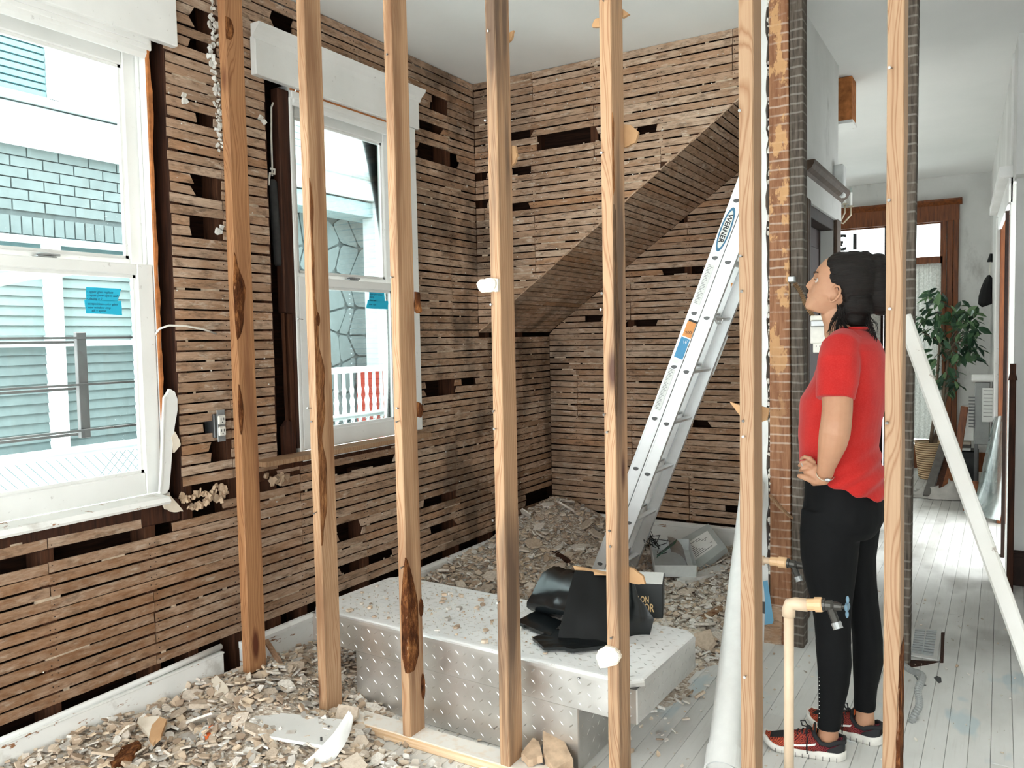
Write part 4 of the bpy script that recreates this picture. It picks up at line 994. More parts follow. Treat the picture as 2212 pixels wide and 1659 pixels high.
# bed of fine crumbs
m = MB(); nx, ny = 92, 150; X0, X1, Y0, Y1 = -2.81, -.985, 1.0, 5.225
P = [[None]*(ny+1) for _ in range(nx+1)]
for i in range(nx+1):
    for j in range(ny+1):
        x = X0+(X1-X0)*i/nx; y = Y0+(Y1-Y0)*j/ny; h = rub(x, y)-.006
        P[i][j] = Vector((x, y, h if h > .003 else -.015))
bed = obj('rubble_bed', m.grid(P), 'rubble_base', smooth=True); tag(bed, 'beds of crushed plaster dust and crumbs on the floor along the lath walls', 'rubble', kind='stuff')
def shard(rr, s, flat=.22, n=None):
    """irregular broken plaster slab, local coords"""
    n = n or rr.randint(4, 7); a0 = rr.uniform(0, 6.28); pts = []
    for i in range(n):
        a = a0+2*math.pi*(i+rr.uniform(-.3, .3))/n; r = s*rr.uniform(.55, 1.0)*.5; pts.append((r*math.cos(a)*1.25, r*math.sin(a)))
    t = s*flat*rr.uniform(.6, 1.3); t = min(t, .018 if s < .5 else 1)
    top = [(x*rr.uniform(.86, 1), y*rr.uniform(.86, 1), t+rr.uniform(-.1, .1)*t) for x, y in pts]; bot = [(x, y, 0) for x, y in pts]
    return bot+top, [tuple(range(n-1, -1, -1)), tuple(range(n, 2*n))]+[(i, (i+1) % n, n+(i+1) % n, n+i) for i in range(n)]
TBX = [(-2.45, -.97, 2.42, 2.93)]     # keep clear under the tool box
def blocked(x, y, r=0): return -2.27 < x < -1.15 and 2.44-r < y < 2.95
rr = random.Random(77)
# fine chips: one object
m = MB(); tint = []
def drop(x, y, s, m, tl=.36):
    vs, fs = shard(rr, s, .16); z = max(rub(x, y), 0)
    E_ = Euler((rr.gauss(0, tl), rr.gauss(0, tl), rr.uniform(0, 6.28))).to_matrix().to_4x4(); M = Matrix.Translation((x, y, z+s*.1)) @ E_
    lo = min((M @ Vector(v)).z for v in vs); M = Matrix.Translation((0, 0, -min(0, lo-max(z-.008, .0005)))) @ M
    m.add([M @ Vector(v) for v in vs], fs); c = rr.choice(PAL if rr.random() > max(0, min(.75, (x+2.3)*.8)) else PALW); k = rr.uniform(.85, 1.1); tint.extend([(c[0]*k, c[1]*k, c[2]*k, 1)]*len(vs))
PALW = [srgb(230, 222, 211), srgb(240, 236, 229), srgb(222, 208, 190), srgb(236, 230, 221)]
PAL = [srgb(192, 170, 148), srgb(208, 190, 170), srgb(222, 210, 196), srgb(236, 231, 223), srgb(172, 150, 130), srgb(198, 180, 160), srgb(222, 200, 174), srgb(186, 180, 172)]
cnt = 0
while cnt < 15000:
    x = rr.uniform(-2.8, -1.0); y = rr.uniform(1.25, 5.2)
    if blocked(x, y): continue
    h = rub(x, y)
    if h < .012 and rr.random() > .10: continue
    if y > 3.9 and rr.random() < .25: continue
    if -2.38 < x < -2.10 and 1.99 < y < 2.10: continue
    drop(x, y, rr.choice((.008, .011, .014, .018, .022, .028, .036, .046)), m); cnt += 1
for k in range(900):   # scattered crumbs over the open floor
    x = rr.uniform(-2.2, .25); y = rr.uniform(1.3, 5.0)
    if not blocked(x, y) and not (-1.0 < x < -.74 and y > 3.8) and not (x > -1 and y > 3.83 and x < -.82): drop(x, y, rr.choice((.005, .008, .012, .016)), m)
o = obj('plaster_chips', m, None or 'chip', fix=False) if False else None
@mat
def chip(t):
    a = t.n('ShaderNodeAttribute'); a.attribute_name = 'tint'; v = t.pos(); n = t.noise(v, 60, 4); c = t.mix(t.mrange(n, .45, .7, 0, .35), a.outputs['Color'], srgb(150, 128, 106)); t.out(c, .95, 0, .1); t.bump(n, .3, .003)
o = obj('plaster_chips', m, 'chip', fix=False); ca = o.data.color_attributes.new('tint', 'FLOAT_COLOR', 'POINT'); ca.data.foreach_set('color', [c for t4 in tint for c in t4])
tag(o, 'countless small plaster chips strewn over the floor and heaps', 'rubble', kind='stuff')
# larger shards: single objects sharing a dozen meshes
proto = []
for k in range(16):
    mb = MB(); vs, fs = shard(random.Random(500+k), 1.0, .14); mb.add([(a, b, c) for a, b, c in vs], fs)
    me = bpy.data.meshes.new('plaster_shard'); me.from_pydata([tuple(v) for v in mb.v], [], mb.f); me.materials.append(MAT('dust')); proto.append(me)
ngood = 0; rr = random.Random(78); used = []
def zone(x, y):
    if y < 2.6:
        if x < -2.6: z_ = 'against the near left baseboard' if y < 2.1 else 'round the foot of the orange-brown stud'
        elif y > 2.24: z_ = 'behind the second stud, left of the tool box'
        elif x < -2.25: z_ = 'left of the long white drywall panel'
        else: z_ = 'in front of the floor plate by the curled paper strip'
    else:
        if y > 4.5: z_ = 'in the deep corner under the stair' if x < -2.1 else 'at the foot of the lower back wall by the grey metal boxes'
        elif x < -2.4: z_ = 'along the left wall behind the tool box'
        elif x < -1.75: z_ = 'in the open heap left of the ladder'
        else: z_ = 'in the heap right of the ladder foot'
    return ('broken plaster shard '+z_, 'plaster shards '+z_)
while ngood < 290:
    near = rr.random() < .5
    if near: x = rr.uniform(-2.76, -1.75); y = rr.uniform(1.55, 2.5)
    else: x = rr.uniform(-2.76, -1.1); y = rr.uniform(2.95, 5.15)
    if blocked(x, y, .05) or rub(x, y) < .018: continue
    if 1.96 < y < 2.2 and -2.42 < x < -2.05: continue
    s = rr.choice((.045, .055, .065, .075, .09, .12)) * (1 if near else 1.2)
    if any((x-a)**2+(y-b)**2 < (.4*(s+c))**2 for a, b, c in used): continue
    used.append((x, y, s))
    me = proto[rr.randrange(16)]; o = bpy.data.objects.new('plaster_shard', me); COL.objects.link(o)
    E_ = Euler((rr.gauss(0, .28), rr.gauss(0, .28), rr.uniform(0, 6.28))).to_matrix().to_4x4(); S_ = Matrix.Diagonal((s, s, s*.8, 1)); B_ = E_ @ S_
    lo = min((B_ @ v.co).z for v in me.vertices); z = max(rub(x, y), 0)
    o.matrix_basis = Matrix.Translation((x, y, z-lo-.004)) @ B_
    lab, grp = zone(x, y); tag(o, lab, 'plaster shard', grp); ngood += 1
plain('lump', srgb(190, 164, 138), .95, 0, .1, .25, 25)
# named pieces lying on top ------------------------------------------------------------
def slab(nm, lab, px, z, th, mt, tilt=(0, 0), cat='board', jg=1.2, sub=None):
    pts = [onz(a, b, z) for a, b in jag(px, 3, jg, int(px[0][0]))]; c = sum(pts, Vector())/len(pts)
    M = Matrix.Translation(c) @ Euler((tilt[0], tilt[1], 0)).to_matrix().to_4x4() @ Matrix.Translation(-c)
    o = obj(nm, MB().prism([M @ p for p in pts], (0, 0, th)), mt); return tag(o, lab, cat)
pan = slab('drywall_panel', 'long white broken drywall panel lying at the left end of the floor plate', [(524, 1578), (535, 1565), (548, 1562), (560, 1544), (740, 1558), (728, 1590), (704, 1614), (548, 1592), (545, 1582)], .066, .012, 'white_paint', (0, .03))
c = onz(710, 1570, .078); 
obj('screw', MB().tube([c, c+Vector((0, 0, .004))], .004, 8), 'dark_steel', pan); c = onz(694, 1600, .077); obj('screw', MB().tube([c, c+Vector((0, 0, .012))], .004, 8), 'dark_steel', pan)
# curled strip of torn paper and gypsum
P = []; path = [(756, 1540, .15), (742, 1568, .115), (728, 1592, .10), (706, 1618, .07), (690, 1636, .05), (672, 1652, .035), (655, 1668, .03)]
for k, (px, py, z) in enumerate(path):
    c = onz(px, py, z); w = (.003, .010, .013, .017, .020, .022, .022)[k]; tdir = Vector((.75, .5, 0)).normalized(); P.append([c-tdir*w+Vector((0, 0, .012)), c, c+tdir*w+Vector((0, 0, -.004)), c+tdir*w*1.6+Vector((0, 0, -.022))])
m = MB().grid(P); m.grid([[p+Vector((.004, .004, -.006)) for p in r_] for r_ in P]); tag(obj('paper_strip', m, 'white_paint', smooth=True), 'curled torn white paper strip at the end of the drywall panel', 'paper strip')
a = thing('painted_shard', 'grey plaster shard with a bright orange painted corner in the near heap', 'plaster shard', onz(452, 1588, .05))
pl = [onz(px, py, .06) for px, py in jag([(430, 1592), (440, 1576), (456, 1570), (448, 1594), (440, 1600)], 2, 1)]; obj('plain_face', MB().prism(pl, (0, 0, .012)), 'grey_metal_paint', a)
pl = [onz(px, py, .06) for px, py in jag([(456, 1570), (467, 1578), (460, 1590), (450, 1598), (441, 1598)], 2, 1)]; obj('orange_face', MB().prism(pl, (0, 0, .0125)), 'orange_paint', a)
slab('painted_shard', 'small chip with orange paint beside the foot of the orange-brown stud', [(618, 1456), (626, 1458), (624, 1466), (615, 1464)], .075, .008, 'orange_paint', (.2, .2), 'plaster shard', .4)
slab('plaster_slab', 'tan plaster slab with a cream sliver against the left baseboard', [(296, 1565), (300, 1555), (345, 1562), (362, 1572), (356, 1590), (318, 1588)], .08, .016, 'drywall', (.35, -.1), 'plaster slab')
slab('plaster_slab', 'large cream plaster slab standing out of the near heap in front of the orange-brown stud', [(457, 1480), (470, 1476), (492, 1492), (496, 1504), (478, 1508), (460, 1500)], .10, .014, 'drywall', (.3, .1), 'plaster slab')
slab('plaster_slab', 'rusty brown slab in the bottom left corner by the baseboard', [(232, 1640), (262, 1622), (300, 1616), (308, 1628), (285, 1650), (240, 1662)], .06, .02, 'rotten', (.2, -.2), 'plaster slab')
slab('plaster_slab', 'tan slab leaning on the near baseboard', [(318, 1590), (330, 1570), (352, 1562), (366, 1575), (345, 1600), (325, 1606)], .10, .014, 'kraft', (.5, -.3), 'plaster slab')
slab('plaster_slab', 'flat tan plaster sheet lying in the back heap left of the ladder', [(1112, 1180), (1140, 1172), (1185, 1190), (1208, 1212), (1160, 1216), (1120, 1200)], .07, .015, 'drywall', (.05, .05), 'plaster slab')
slab('plaster_slab', 'brownish plaster sheet beside the dark stick in the back heap', [(1185, 1180), (1235, 1176), (1243, 1196), (1212, 1200), (1188, 1190)], .07, .015, 'kraft', (.05, .02), 'plaster slab')
def stick(nm, lab, p0, p1, z0, z1, w, h, mt, cat='stick'):
    a, b = onz(*p0, z0), onz(*p1, z1); d = (b-a); L = d.length; d.normalize(); s_ = d.cross(Vector((0, 0, 1))).normalized(); u = s_.cross(d)
    M = frame(a, d, s_, u); rr2 = random.Random(int(p0[0])); rings = [[(L*k/8, -w/2+rr2.uniform(0, .002), 0), (L*k/8, w/2-rr2.uniform(0, .002), 0), (L*k/8, w/2, h), (L*k/8, -w/2, h)] for k in range(9)]
    return tag(obj(nm, MB().loft([[M @ Vector(p) for p in r_] for r_ in rings]), mt), lab, cat)
stick('lath_stick', 'dark brown stick lying across the back heap', (1168, 1176), (1228, 1216), .12, .09, .03, .018, 'dark_wood')
stick('lath_stick', 'long pale board lying flat below the back baseboard', (1190, 1153), (1308, 1156), .14, .11, .05, .02, 'lath', 'board')
stick('lath_stick', 'short tan stick leaning behind the orange-brown stud', (574, 1385), (612, 1448), .17, .085, .022, .01, 'lath')
slab('wood_shard', 'long white-painted board shard lying below the grey metal boxes', [(1462, 1256), (1500, 1244), (1555, 1224), (1568, 1230), (1560, 1240), (1480, 1262)], .045, .018, 'worn_white', (0, 0), 'board')
slab('wood_shard', 'pale pine board fragment lying on the floor right of the tool box', [(1485, 1346), (1530, 1326), (1566, 1306), (1570, 1316), (1520, 1346), (1496, 1352)], .02, .012, 'pine_pale', (0, 0), 'board')
slab('plaster_slab', 'cream plaster slab on the floor right of the tool box', [(1456, 1394), (1462, 1366), (1512, 1364), (1522, 1374), (1500, 1386), (1470, 1400)], .015, .014, 'drywall', (.02, .05), 'plaster slab')
slab('plaster_slab', 'small cream slab beside the larger slab right of the tool box', [(1490, 1395), (1522, 1390), (1540, 1398), (1536, 1408), (1500, 1406)], .01, .012, 'drywall', (.02, 0), 'plaster slab')
slab('plaster_slab', 'tan rock-like lump of plaster at the foot of the grey-stained stud', [(1172, 1612), (1184, 1598), (1204, 1602), (1240, 1650), (1200, 1665), (1174, 1640)], .05, .04, 'lump', (.3, .2), 'plaster lump')
slab('plaster_slab', 'small brown lump of plaster against the grey-stained stud', [(1126, 1638), (1152, 1616), (1164, 1622), (1172, 1646), (1140, 1650)], .05, .025, 'lump', (.25, 0), 'plaster lump')
# ================================================================ diamond-plate truck tool box
TBM = Matrix.Translation((-2.455, 2.392, 0)) @ Matrix.Rotation(math.radians(-2.0), 4, 'Z')
tb = thing('tool_box', 'dusty aluminium diamond-plate truck tool box standing on the floor behind the studs', 'tool box', M=TBM)
Lb, Db = 1.49, .545
def lugs(u0, u1, v0, v1, fn, sp=.036, ln=.012, wd=.0032, ht=.0016, sd=1):
    """raised diamonds on a panel; fn(u, v, h) -> local point"""
    m = MB(); nu = int((u1-u0)/sp); nv = int((v1-v0)/sp)
    for i in range(nu):
        for j in range(nv):
            u = u0+(i+.5)*(u1-u0)/nu; v = v0+(j+.5)*(v1-v0)/nv; a = math.radians(42 if (i+j) % 2 else 138); du, dv = math.cos(a), math.sin(a); pu, pv = -dv, du
            p = [fn(u+du*ln, v+dv*ln, 0), fn(u+pu*wd, v+pv*wd, 0), fn(u-du*ln, v-dv*ln, 0), fn(u-pu*wd, v-pv*wd, 0), fn(u+du*ln*.45, v+dv*ln*.45, ht), fn(u-du*ln*.45, v-dv*ln*.45, ht)]
            m.add(p, [(0, 1, 4), (1, 2, 5), (1, 5, 4), (2, 3, 5), (3, 0, 4), (3, 4, 5)])
    return m
def loc(nm, mb, mt, par=None, **k):
    par = par or tb; return obj(nm, mb, mt, par, M=basis(par), **k)
def lugpart(par, *a, **k):
    o = obj('raised_diamonds', lugs(*a, **k), 'diamond_plate', par, M=basis(par), fix=False); o['kind'] = 'stuff'; return o
lo0, lo1 = .235, 1.255
low = loc('lower_body', MB().cbox(lo0, lo1, .03, Db-.03, 0, .222, .004), 'diamond_plate')
lugpart(low, lo0+.01, lo1-.01, .004, .216, lambda u, v, h: Vector((u, .03-h-.0002, v)), sp=.037)
lugpart(low, .04, Db-.04, .004, .216, lambda u, v, h: Vector((lo1+h+.0002, u, v)), sp=.037)
upp = loc('upper_body', MB().cbox(.012, Lb-.012, .012, Db-.012, .222, .341, .004), 'diamond_plate')
lugpart(upp, .02, Lb-.02, .226, .338, lambda u, v, h: Vector((u, .012-h-.0002, v)), sp=.036)
lugpart(upp, .02, Db-.02, .226, .338, lambda u, v, h: Vector((Lb-.012+h+.0002, u, v)), sp=.036)
c = .045; pl = [(c, 0), (Lb-c, 0), (Lb, c), (Lb, Db-c), (Lb-c, Db), (c, Db), (0, Db-c), (0, c)]
m = MB(); ins = lambda k: [(Lb/2+(x-Lb/2)*(1-k*2/Lb), Db/2+(y-Db/2)*(1-k*2/Db)) for x, y in pl]
rings = [[Vector((x, y, z)) for x, y in ins(k)] for z, k in ((.341, .004), (.342, 0), (.354, 0), (.359, .004), (.362, .012), (.363, .022))]
lid = loc('lid', m.loft(rings), 'dusty_plate')
lugpart(lid, .03, Lb-.03, .03, Db-.03, lambda u, v, h: Vector((u, v, .363+h*.8)), sp=.037, ht=.0014)
m = lugs(.05, Lb-.05, .3425, .3535, lambda u, v, h: Vector((u, -h-.0002, v)), sp=.011, ln=.0048, wd=.0018, ht=.001); o = obj('raised_diamonds', m, 'diamond_plate', lid, M=basis(lid), fix=False); o['kind'] = 'stuff'
loc('lid_seal', MB().box(.014, Lb-.014, .010, Db-.010, .3385, .3412), 'dark_steel')
for u in (.14, Lb-.22): loc('rivet', MB().sphere((u, .008, .334), .004, 8, 6), 'steel')
loc('drain_cap', MB().tube([(1.14, .03, .05), (1.14, -.055, .035)], .028, 12), 'dark_steel')
# dust and crumbs lying on the lid
rr = random.Random(41); m = MB(); tint2 = []
for k in range(520):
    u = rr.betavariate(1.4, 1.9)*1.35+.04; v = rr.uniform(.04, Db-.04); s = rr.choice((.004, .006, .009, .013, .02, .03) if rr.random() < .25 else (.003, .004, .006, .009))
    vs, fs = shard(rr, s, .3); M = TBM @ Matrix.Translation((u, v, .3645)) @ Matrix.Rotation(rr.uniform(0, 6), 4, 'Z'); m.add([M @ Vector(p) for p in vs], fs); cc = rr.choice(PAL); tint2 += [(cc[0], cc[1], cc[2], 1)]*len(vs)
o = obj('lid_crumbs', m, 'chip', fix=False); ca = o.data.color_attributes.new('tint', 'FLOAT_COLOR', 'POINT'); ca.data.foreach_set('color', [c_ for t4 in tint2 for c_ in t4]); tag(o, 'plaster crumbs sprinkled over the lid of the tool box', 'rubble', kind='stuff')
# ---------------------------------------------------------------- black bags and their carton on the lid
ZL = .366
def lid_px(px, py, z=ZL): return onz(px, py, z)
def sheet(P, th=.004, nrm=None):
    """grid of points with thickness"""
    m = MB(); a = len(P); b = len(P[0]); m.grid(P)
    N = (P[0][-1]-P[0][0]).cross(P[-1][0]-P[0][0]).normalized()*th if nrm is None else Vector(nrm)*th
    Q = [[p+N for p in r] for r in P]; m.grid(Q)
    bd = [(0, j) for j in range(b)]+[(i, b-1) for i in range(1, a)]+[(a-1, j) for j in range(b-2, -1, -1)]+[(i, 0) for i in range(a-2, 0, -1)]
    n = len(bd); o = len(m.v); m.v += [P[i][j] for i, j in bd]+[Q[i][j] for i, j in bd]; m.f += [(o+k, o+(k+1) % n, o+n+(k+1) % n, o+n+k) for k in range(n)]; m.mi += [0]*n
    return m
def quadgrid(a, b, c, d, nu=10, nv=10, bulge=None):
    """a-b bottom, d-c top"""
    P = []
    for i in range(nu+1):
        f = i/nu; row = []
        for j in range(nv+1):
            g = j/nv; p = (a*(1-f)+b*f)*(1-g)+(d*(1-f)+c*f)*g
            if bulge: p = p+bulge(f, g)
            row.append(p)
        P.append(row)
    return P
plain('black_matte', (.0025, .003, .0032), .55, 0, .25, .2, 8)
bags = thing('bag_bundle', 'pile of folded shiny black plastic contractor bags on the tool box lid', 'plastic bags', lid_px(1230, 1370))
def gcol(px, py, Y): return ony(px, py, Y)
wr = lambda s_, a_: (lambda f, g: Vector((0, -1, .3))*a_*mn.noise(Vector((f*4+s_, g*5, s_))) )
# glossy folded roll at the back left
Y1_ = 2.80; P = []
prof = [(1186, 1228, 2.86), (1172, 1238, 2.83), (1158, 1262, 2.78), (1150, 1280, 2.745), (1138, 1300, 2.715), (1137, 1310, 2.72), (1145, 1318, 2.74), (1160, 1324, 2.78)]
prof2 = [(1240, 1240, 2.80), (1238, 1248, 2.77), (1236, 1268, 2.72), (1233, 1284, 2.69), (1226, 1318, 2.665), (1222, 1326, 2.67), (1215, 1330, 2.69), (1212, 1336, 2.73)]
rows = []
for (a, b) in zip(prof, prof2):
    p, q = ony(*a), ony(*b); rows.append([p.lerp(q, k/10)+Vector((0, -.008*mn.noise(Vector((k*.55, a[1]*.05, 3))), .006*mn.noise(Vector((k*.7, a[1]*.07, 7))))) for k in range(11)])
P = [[rows[j][k] for j in range(len(rows))] for k in range(11)]
obj('folded_roll', sheet(P, .03, (0.25, .95, .15)), 'black_plastic', bags, smooth=True)
# flat folds on the lid, left and front
def fold(pts, z, th, sd, mt='black_plastic', wave=.004):
    a, b, c, d = [lid_px(px, py, z) for px, py in pts]
    return sheet(quadgrid(a, b, c, d, 12, 8, lambda f, g: Vector((0, 0, wave*(1+mn.noise(Vector((f*4, g*4, sd))))))), th, (0, 0, 1))
obj('flat_fold', fold([(1116, 1350), (1188, 1382), (1216, 1352), (1160, 1326)], ZL+.002, .012, 1), 'black_plastic', bags, smooth=True)
obj('flat_fold', fold([(1150, 1385), (1176, 1408), (1320, 1398), (1205, 1366)], ZL+.002, .010, 4), 'black_plastic', bags, smooth=True)
obj('flat_fold', fold([(1180, 1402), (1240, 1412), (1324, 1402), (1230, 1388)], ZL, .012, 7), 'black_plastic', bags, smooth=True)
# tall dark panel facing the camera, and the sheet at its right
a, b = lid_px(1204, 1388), lid_px(1325, 1396); yb_ = a.y
c_ = ony(1322, 1238, b.y+.17); d_ = ony(1242, 1232, a.y+.17)
obj('upright_panel', sheet(quadgrid(a, b, c_, d_, 12, 12, lambda f, g: Vector((0, -.012*math.sin(3.1*g)+.010*mn.noise(Vector((f*3, g*3, 2))), 0))), .006, (0, 1, 0)), 'black_matte', bags, smooth=True)
a, b = lid_px(1340, 1372), lid_px(1400, 1390); 
P = []
right_edge = [(1399, 1390), (1412, 1338), (1396, 1312), (1378, 1290), (1372, 1268), (1368, 1258)]; left_edge = [(1340, 1372), (1340, 1340), (1340, 1310), (1340, 1290), (1340, 1268), (1340, 1255)]
for k in range(9):
    row = []
    for (l_, r_) in zip(left_edge, right_edge):
        f = k/8; px = l_[0]+(r_[0]-l_[0])*f; py = l_[1]+(r_[1]-l_[1])*f; row.append(ony(px, py, 2.66+.10*f+.02*math.sin(f*3)))
    P.append(row)
obj('side_sheet', sheet(P, .004, (0, 1, 0)), 'black_plastic', bags, smooth=True)
a = ony(1238, 1222, 2.74); b = ony(1320, 1238, 2.74); obj('cardboard_flap', MB().prism([a, ony(1262, 1226, 2.74), b, ony(1312, 1243, 2.72), ony(1246, 1242, 2.72)], (0, .004, 0)), 'kraft', bags)
# black carton of contractor bags
cx0 = lid_px(1432, 1337); cb = ony(1432, 1337, cx0.y)
cr = thing('bag_carton', 'black cardboard carton with tan printed letters behind the bags on the tool box', 'carton', (cx0.x-.14, cx0.y, ZL))
ztop = ony(1428, 1262, cx0.y).z
F = frame((cx0.x, cx0.y, ZL), (-1, 0.35, 0), (0.35, 1, 0), (0, 0, 1)); fx = Vector((-.95, -.31, 0)).normalized(); fy = Vector((-fx.y, fx.x, 0)); fy = fy if fy.y > 0 else -fy
MC = frame((cx0.x, cx0.y, ZL), fx, fy, (0, 0, 1)); hC = ztop-ZL
obj('carton_body', MB().cbox(0, .30, 0, .16, 0, hC, .003, MC), 'black_card', cr)
obj('carton_top', MB().box(.002, .298, .002, .158, hC, hC+.001, MC), 'paper', cr)
TX = frame(MC @ Vector((.038, -.0012, .055)), -fx, (0, 0, 1), -fy)
text_obj('carton_print', 'GALLON', .034, frame(MC @ Vector((.052, -.0012, .062)), -fx, (0, 0, 1), -fy), 'tan_print', cr, 0, .0002, .0008, 'RIGHT', .62)
text_obj('carton_print', 'CONTRACTOR', .044, frame(MC @ Vector((.034, -.0012, .026)), -fx, (0, 0, 1), -fy), 'tan_print', cr, 0, .0002, .001, 'RIGHT', .62)
# ================================================================ aluminium extension ladder
YA = 4.19; DIR = Vector((.371, 0, .929)).normalized(); PER = Vector((DIR.z, 0, -DIR.x))
H0 = Vector((-1.733, YA, .73))          # a rung hole of the left rail
s_bot = -(.73-.035)/DIR.z; s_top = (2.62-.73)/DIR.z
ld = thing('extension_ladder', 'silver aluminium extension ladder leaning under the sloped soffit', 'ladder', H0+DIR*s_bot)
def rail(par, off, y, s0, s1, sgn, hw=.034):
    """C channel: web at y, flanges towards sgn*Y"""
    o = H0+PER*off; o = Vector((o.x, y, o.z)); M = frame(o, DIR, PER, (0, 1, 0)); m = MB()
    pr = [(-hw, 0), (hw, 0), (hw, sgn*.028), (hw-.003, sgn*.028), (hw-.003, sgn*.003), (-hw+.003, sgn*.003), (-hw+.003, sgn*.028), (-hw, sgn*.028)]
    m.prism([M @ Vector((s0, a, b)) for a, b in pr], DIR*(s1-s0)); r_ = obj('rail', m, 'aluminium', par)
    # raised lip lines along the web
    for e in (-hw+.006, hw-.006): obj('rail_lip', MB().box(s0, s1, e-.003, e+.003, -.0018*sgn, 0, M), 'aluminium', r_)
    return r_
def dshape(M, r=.0135, n=9):
    pts = [M @ Vector((r*math.cos(math.pi*k/n)*1.05, r*.9*math.sin(math.pi*k/n)-.004, 0)) for k in range(n+1)]; return pts
rails = []
for off, s0, s1 in ((0, s_bot, s_top), (.073, s_bot+.02, s_top-.05)):
    r1 = rail(ld, off, YA, s0, s1, 1); r2 = rail(ld, off, YA+.40-(.03 if off else 0), s0, s1, -1); rails.append((r1, r2))
k0 = math.ceil((s_bot+.1)/.3048); k = k0
while k*.3048 < s_top-.1:
    for off in (0, .073):
        c = H0+DIR*(k*.3048)+PER*off; M = frame(c, PER, DIR, (0, 1, 0)); ring = lambda y, r: [frame(Vector((c.x, y, c.z)), (1, 0, 0), (0, 0, -1), (0, 1, 0)) @ Vector((r*math.cos(a), r*.85*math.sin(a) if math.sin(a) > 0 else r*.35*math.sin(a), 0)) for a in [2*math.pi*j/14 for j in range(14)]]
        rg = obj('rung', MB().loft([ring(YA-.003, .020), ring(YA-.003, .020), ring(YA+.40, .020)]), 'aluminium', ld, smooth=True)
        autosmooth(rg)
        obj('rung_dark_plug', MB().loft([ring(YA-.0045, .0165), ring(YA-.004, .0165)]), 'dark_steel', rg)  # dark disc standing in for the shade inside the open rung end
    k += 1
def rail_M(px, py, y=YA): return ony(px, py, y)
# stickers on the rails
u_ = DIR; ML = lambda px, py, up=None: frame(ony(px, py, YA-.0035), -u_, Vector((u_.z, 0, -u_.x))*-1 if False else PER, (0, -1, 0))
def sticker(nm, px, py, L, Wd, mt, y=.0035, ell=False):
    c = ony(px, py, YA-y); M = frame(c, DIR, PER, (0, 1, 0))
    if ell: pts = [M @ Vector((L/2*math.cos(a), Wd/2*math.sin(a), 0)) for a in [2*math.pi*j/28 for j in range(28)]]
    else: pts = [M @ Vector(p) for p in ((-L/2, -Wd/2, 0), (L/2, -Wd/2, 0), (L/2, Wd/2, 0), (-L/2, Wd/2, 0))]
    return obj(nm, MB().prism(pts, (0, .0006, 0)), mt, ld)
plain('sticker_blue', srgb(64, 118, 150), .5, 0, .4, .04); plain('sticker_orange', srgb(224, 150, 84), .5, 0, .4, .06); plain('sticker_sky', srgb(78, 148, 190), .5, 0, .4, .06)
sticker('logo_oval', 1567, 496, .235, .056, 'sticker_blue', .0030, True); sticker('logo_field', 1567, 496, .200, .040, 'paper', .0036, True)
c = ony(1567, 496, YA-.0044)
text_obj('logo_letters', 'WERNER', .036, frame(c+DIR*.082+PER*(-.013), -DIR, -PER if False else PER, Vector((-DIR).cross(PER))), 'black_card', ld, 0, .0002, .0008, 'LEFT', 1.05)
sticker('size_sticker', 1489, 712, .085, .050, 'sticker_orange'); sticker('spec_sticker', 1473, 752, .115, .050, 'sticker_sky'); sticker('barcode_sticker', 1461, 781, .03, .050, 'paper'); sticker('sticker_edge', 1497, 694, .012, .05, 'black_card', .0034)
text_obj('sticker_print', '200', .024, frame(ony(1480, 722, YA-.0046), (1, 0, 0), (0, 0, 1), (0, -1, 0)), 'black_card', ld, 0, .0001)
text_obj('sticker_print', "16'", .022, frame(ony(1475, 742, YA-.0046), (1, 0, 0), (0, 0, 1), (0, -1, 0)), 'paper', ld, 0, .0001)
for (px, py, L) in ((1520, 615, .22), (1435, 842, .24)):
    s_ = sticker('warning_label', px, py, L, .036, 'paper')
    c = ony(px, py, YA-.0046); M = frame(c, DIR, PER, (0, 1, 0)); m = MB(); rr = random.Random(int(px))
    for q in range(int(L/.008)):
        w = rr.uniform(.012, .030); m.box(-L/2+.006+q*.008, -L/2+.009+q*.008, -.015, -.015+w, 0, .0003, M)
    obj('label_print', m, 'print_grey', ld)
for (px, py, L) in ((1573, 668, .0), (1551, 765, .24)):
    if L: 
        c = ony(px, py, YA+.38); M = frame(c, DIR, PER, (0, 1, 0)); obj('warning_label', MB().box(-L/2, L/2, -.018, .018, 0, .0006, M), 'paper', ld); m = MB()
        for q in range(int(L/.009)): m.box(-L/2+.005+q*.009, -L/2+.008+q*.009, -.015, .012, -.0006, 0, M)
        obj('label_print', m, 'print_grey', ld)
c = ony(1588, 632, YA+.38); M = frame(c, (1, 0, 0), (0, 0, 1), (0, -1, 0)); obj('arrow_mark', MB().prism([M @ Vector(p) for p in ((0, -.03, 0), (.022, -.005, 0), (.009, -.005, 0), (.009, .02, 0), (-.009, .02, 0), (-.009, -.005, 0), (-.022, -.005, 0))], (0, .0006, 0)), 'black_card', ld)
obj('arrow_sticker', MB().box(-.024, .024, .028, .055, 0, .0006, M), 'sticker_orange', ld)
# rung lock hook
c = ony(1545, 690, YA+.1); obj('rung_lock', MB().tube([c+Vector((0, 0, .03)), c+Vector((0, 0, 0)), c+Vector((.012, 0, -.02)), c+Vector((.032, 0, -.02)), c+Vector((.04, 0, 0))], .006, 8), 'aluminium', ld)
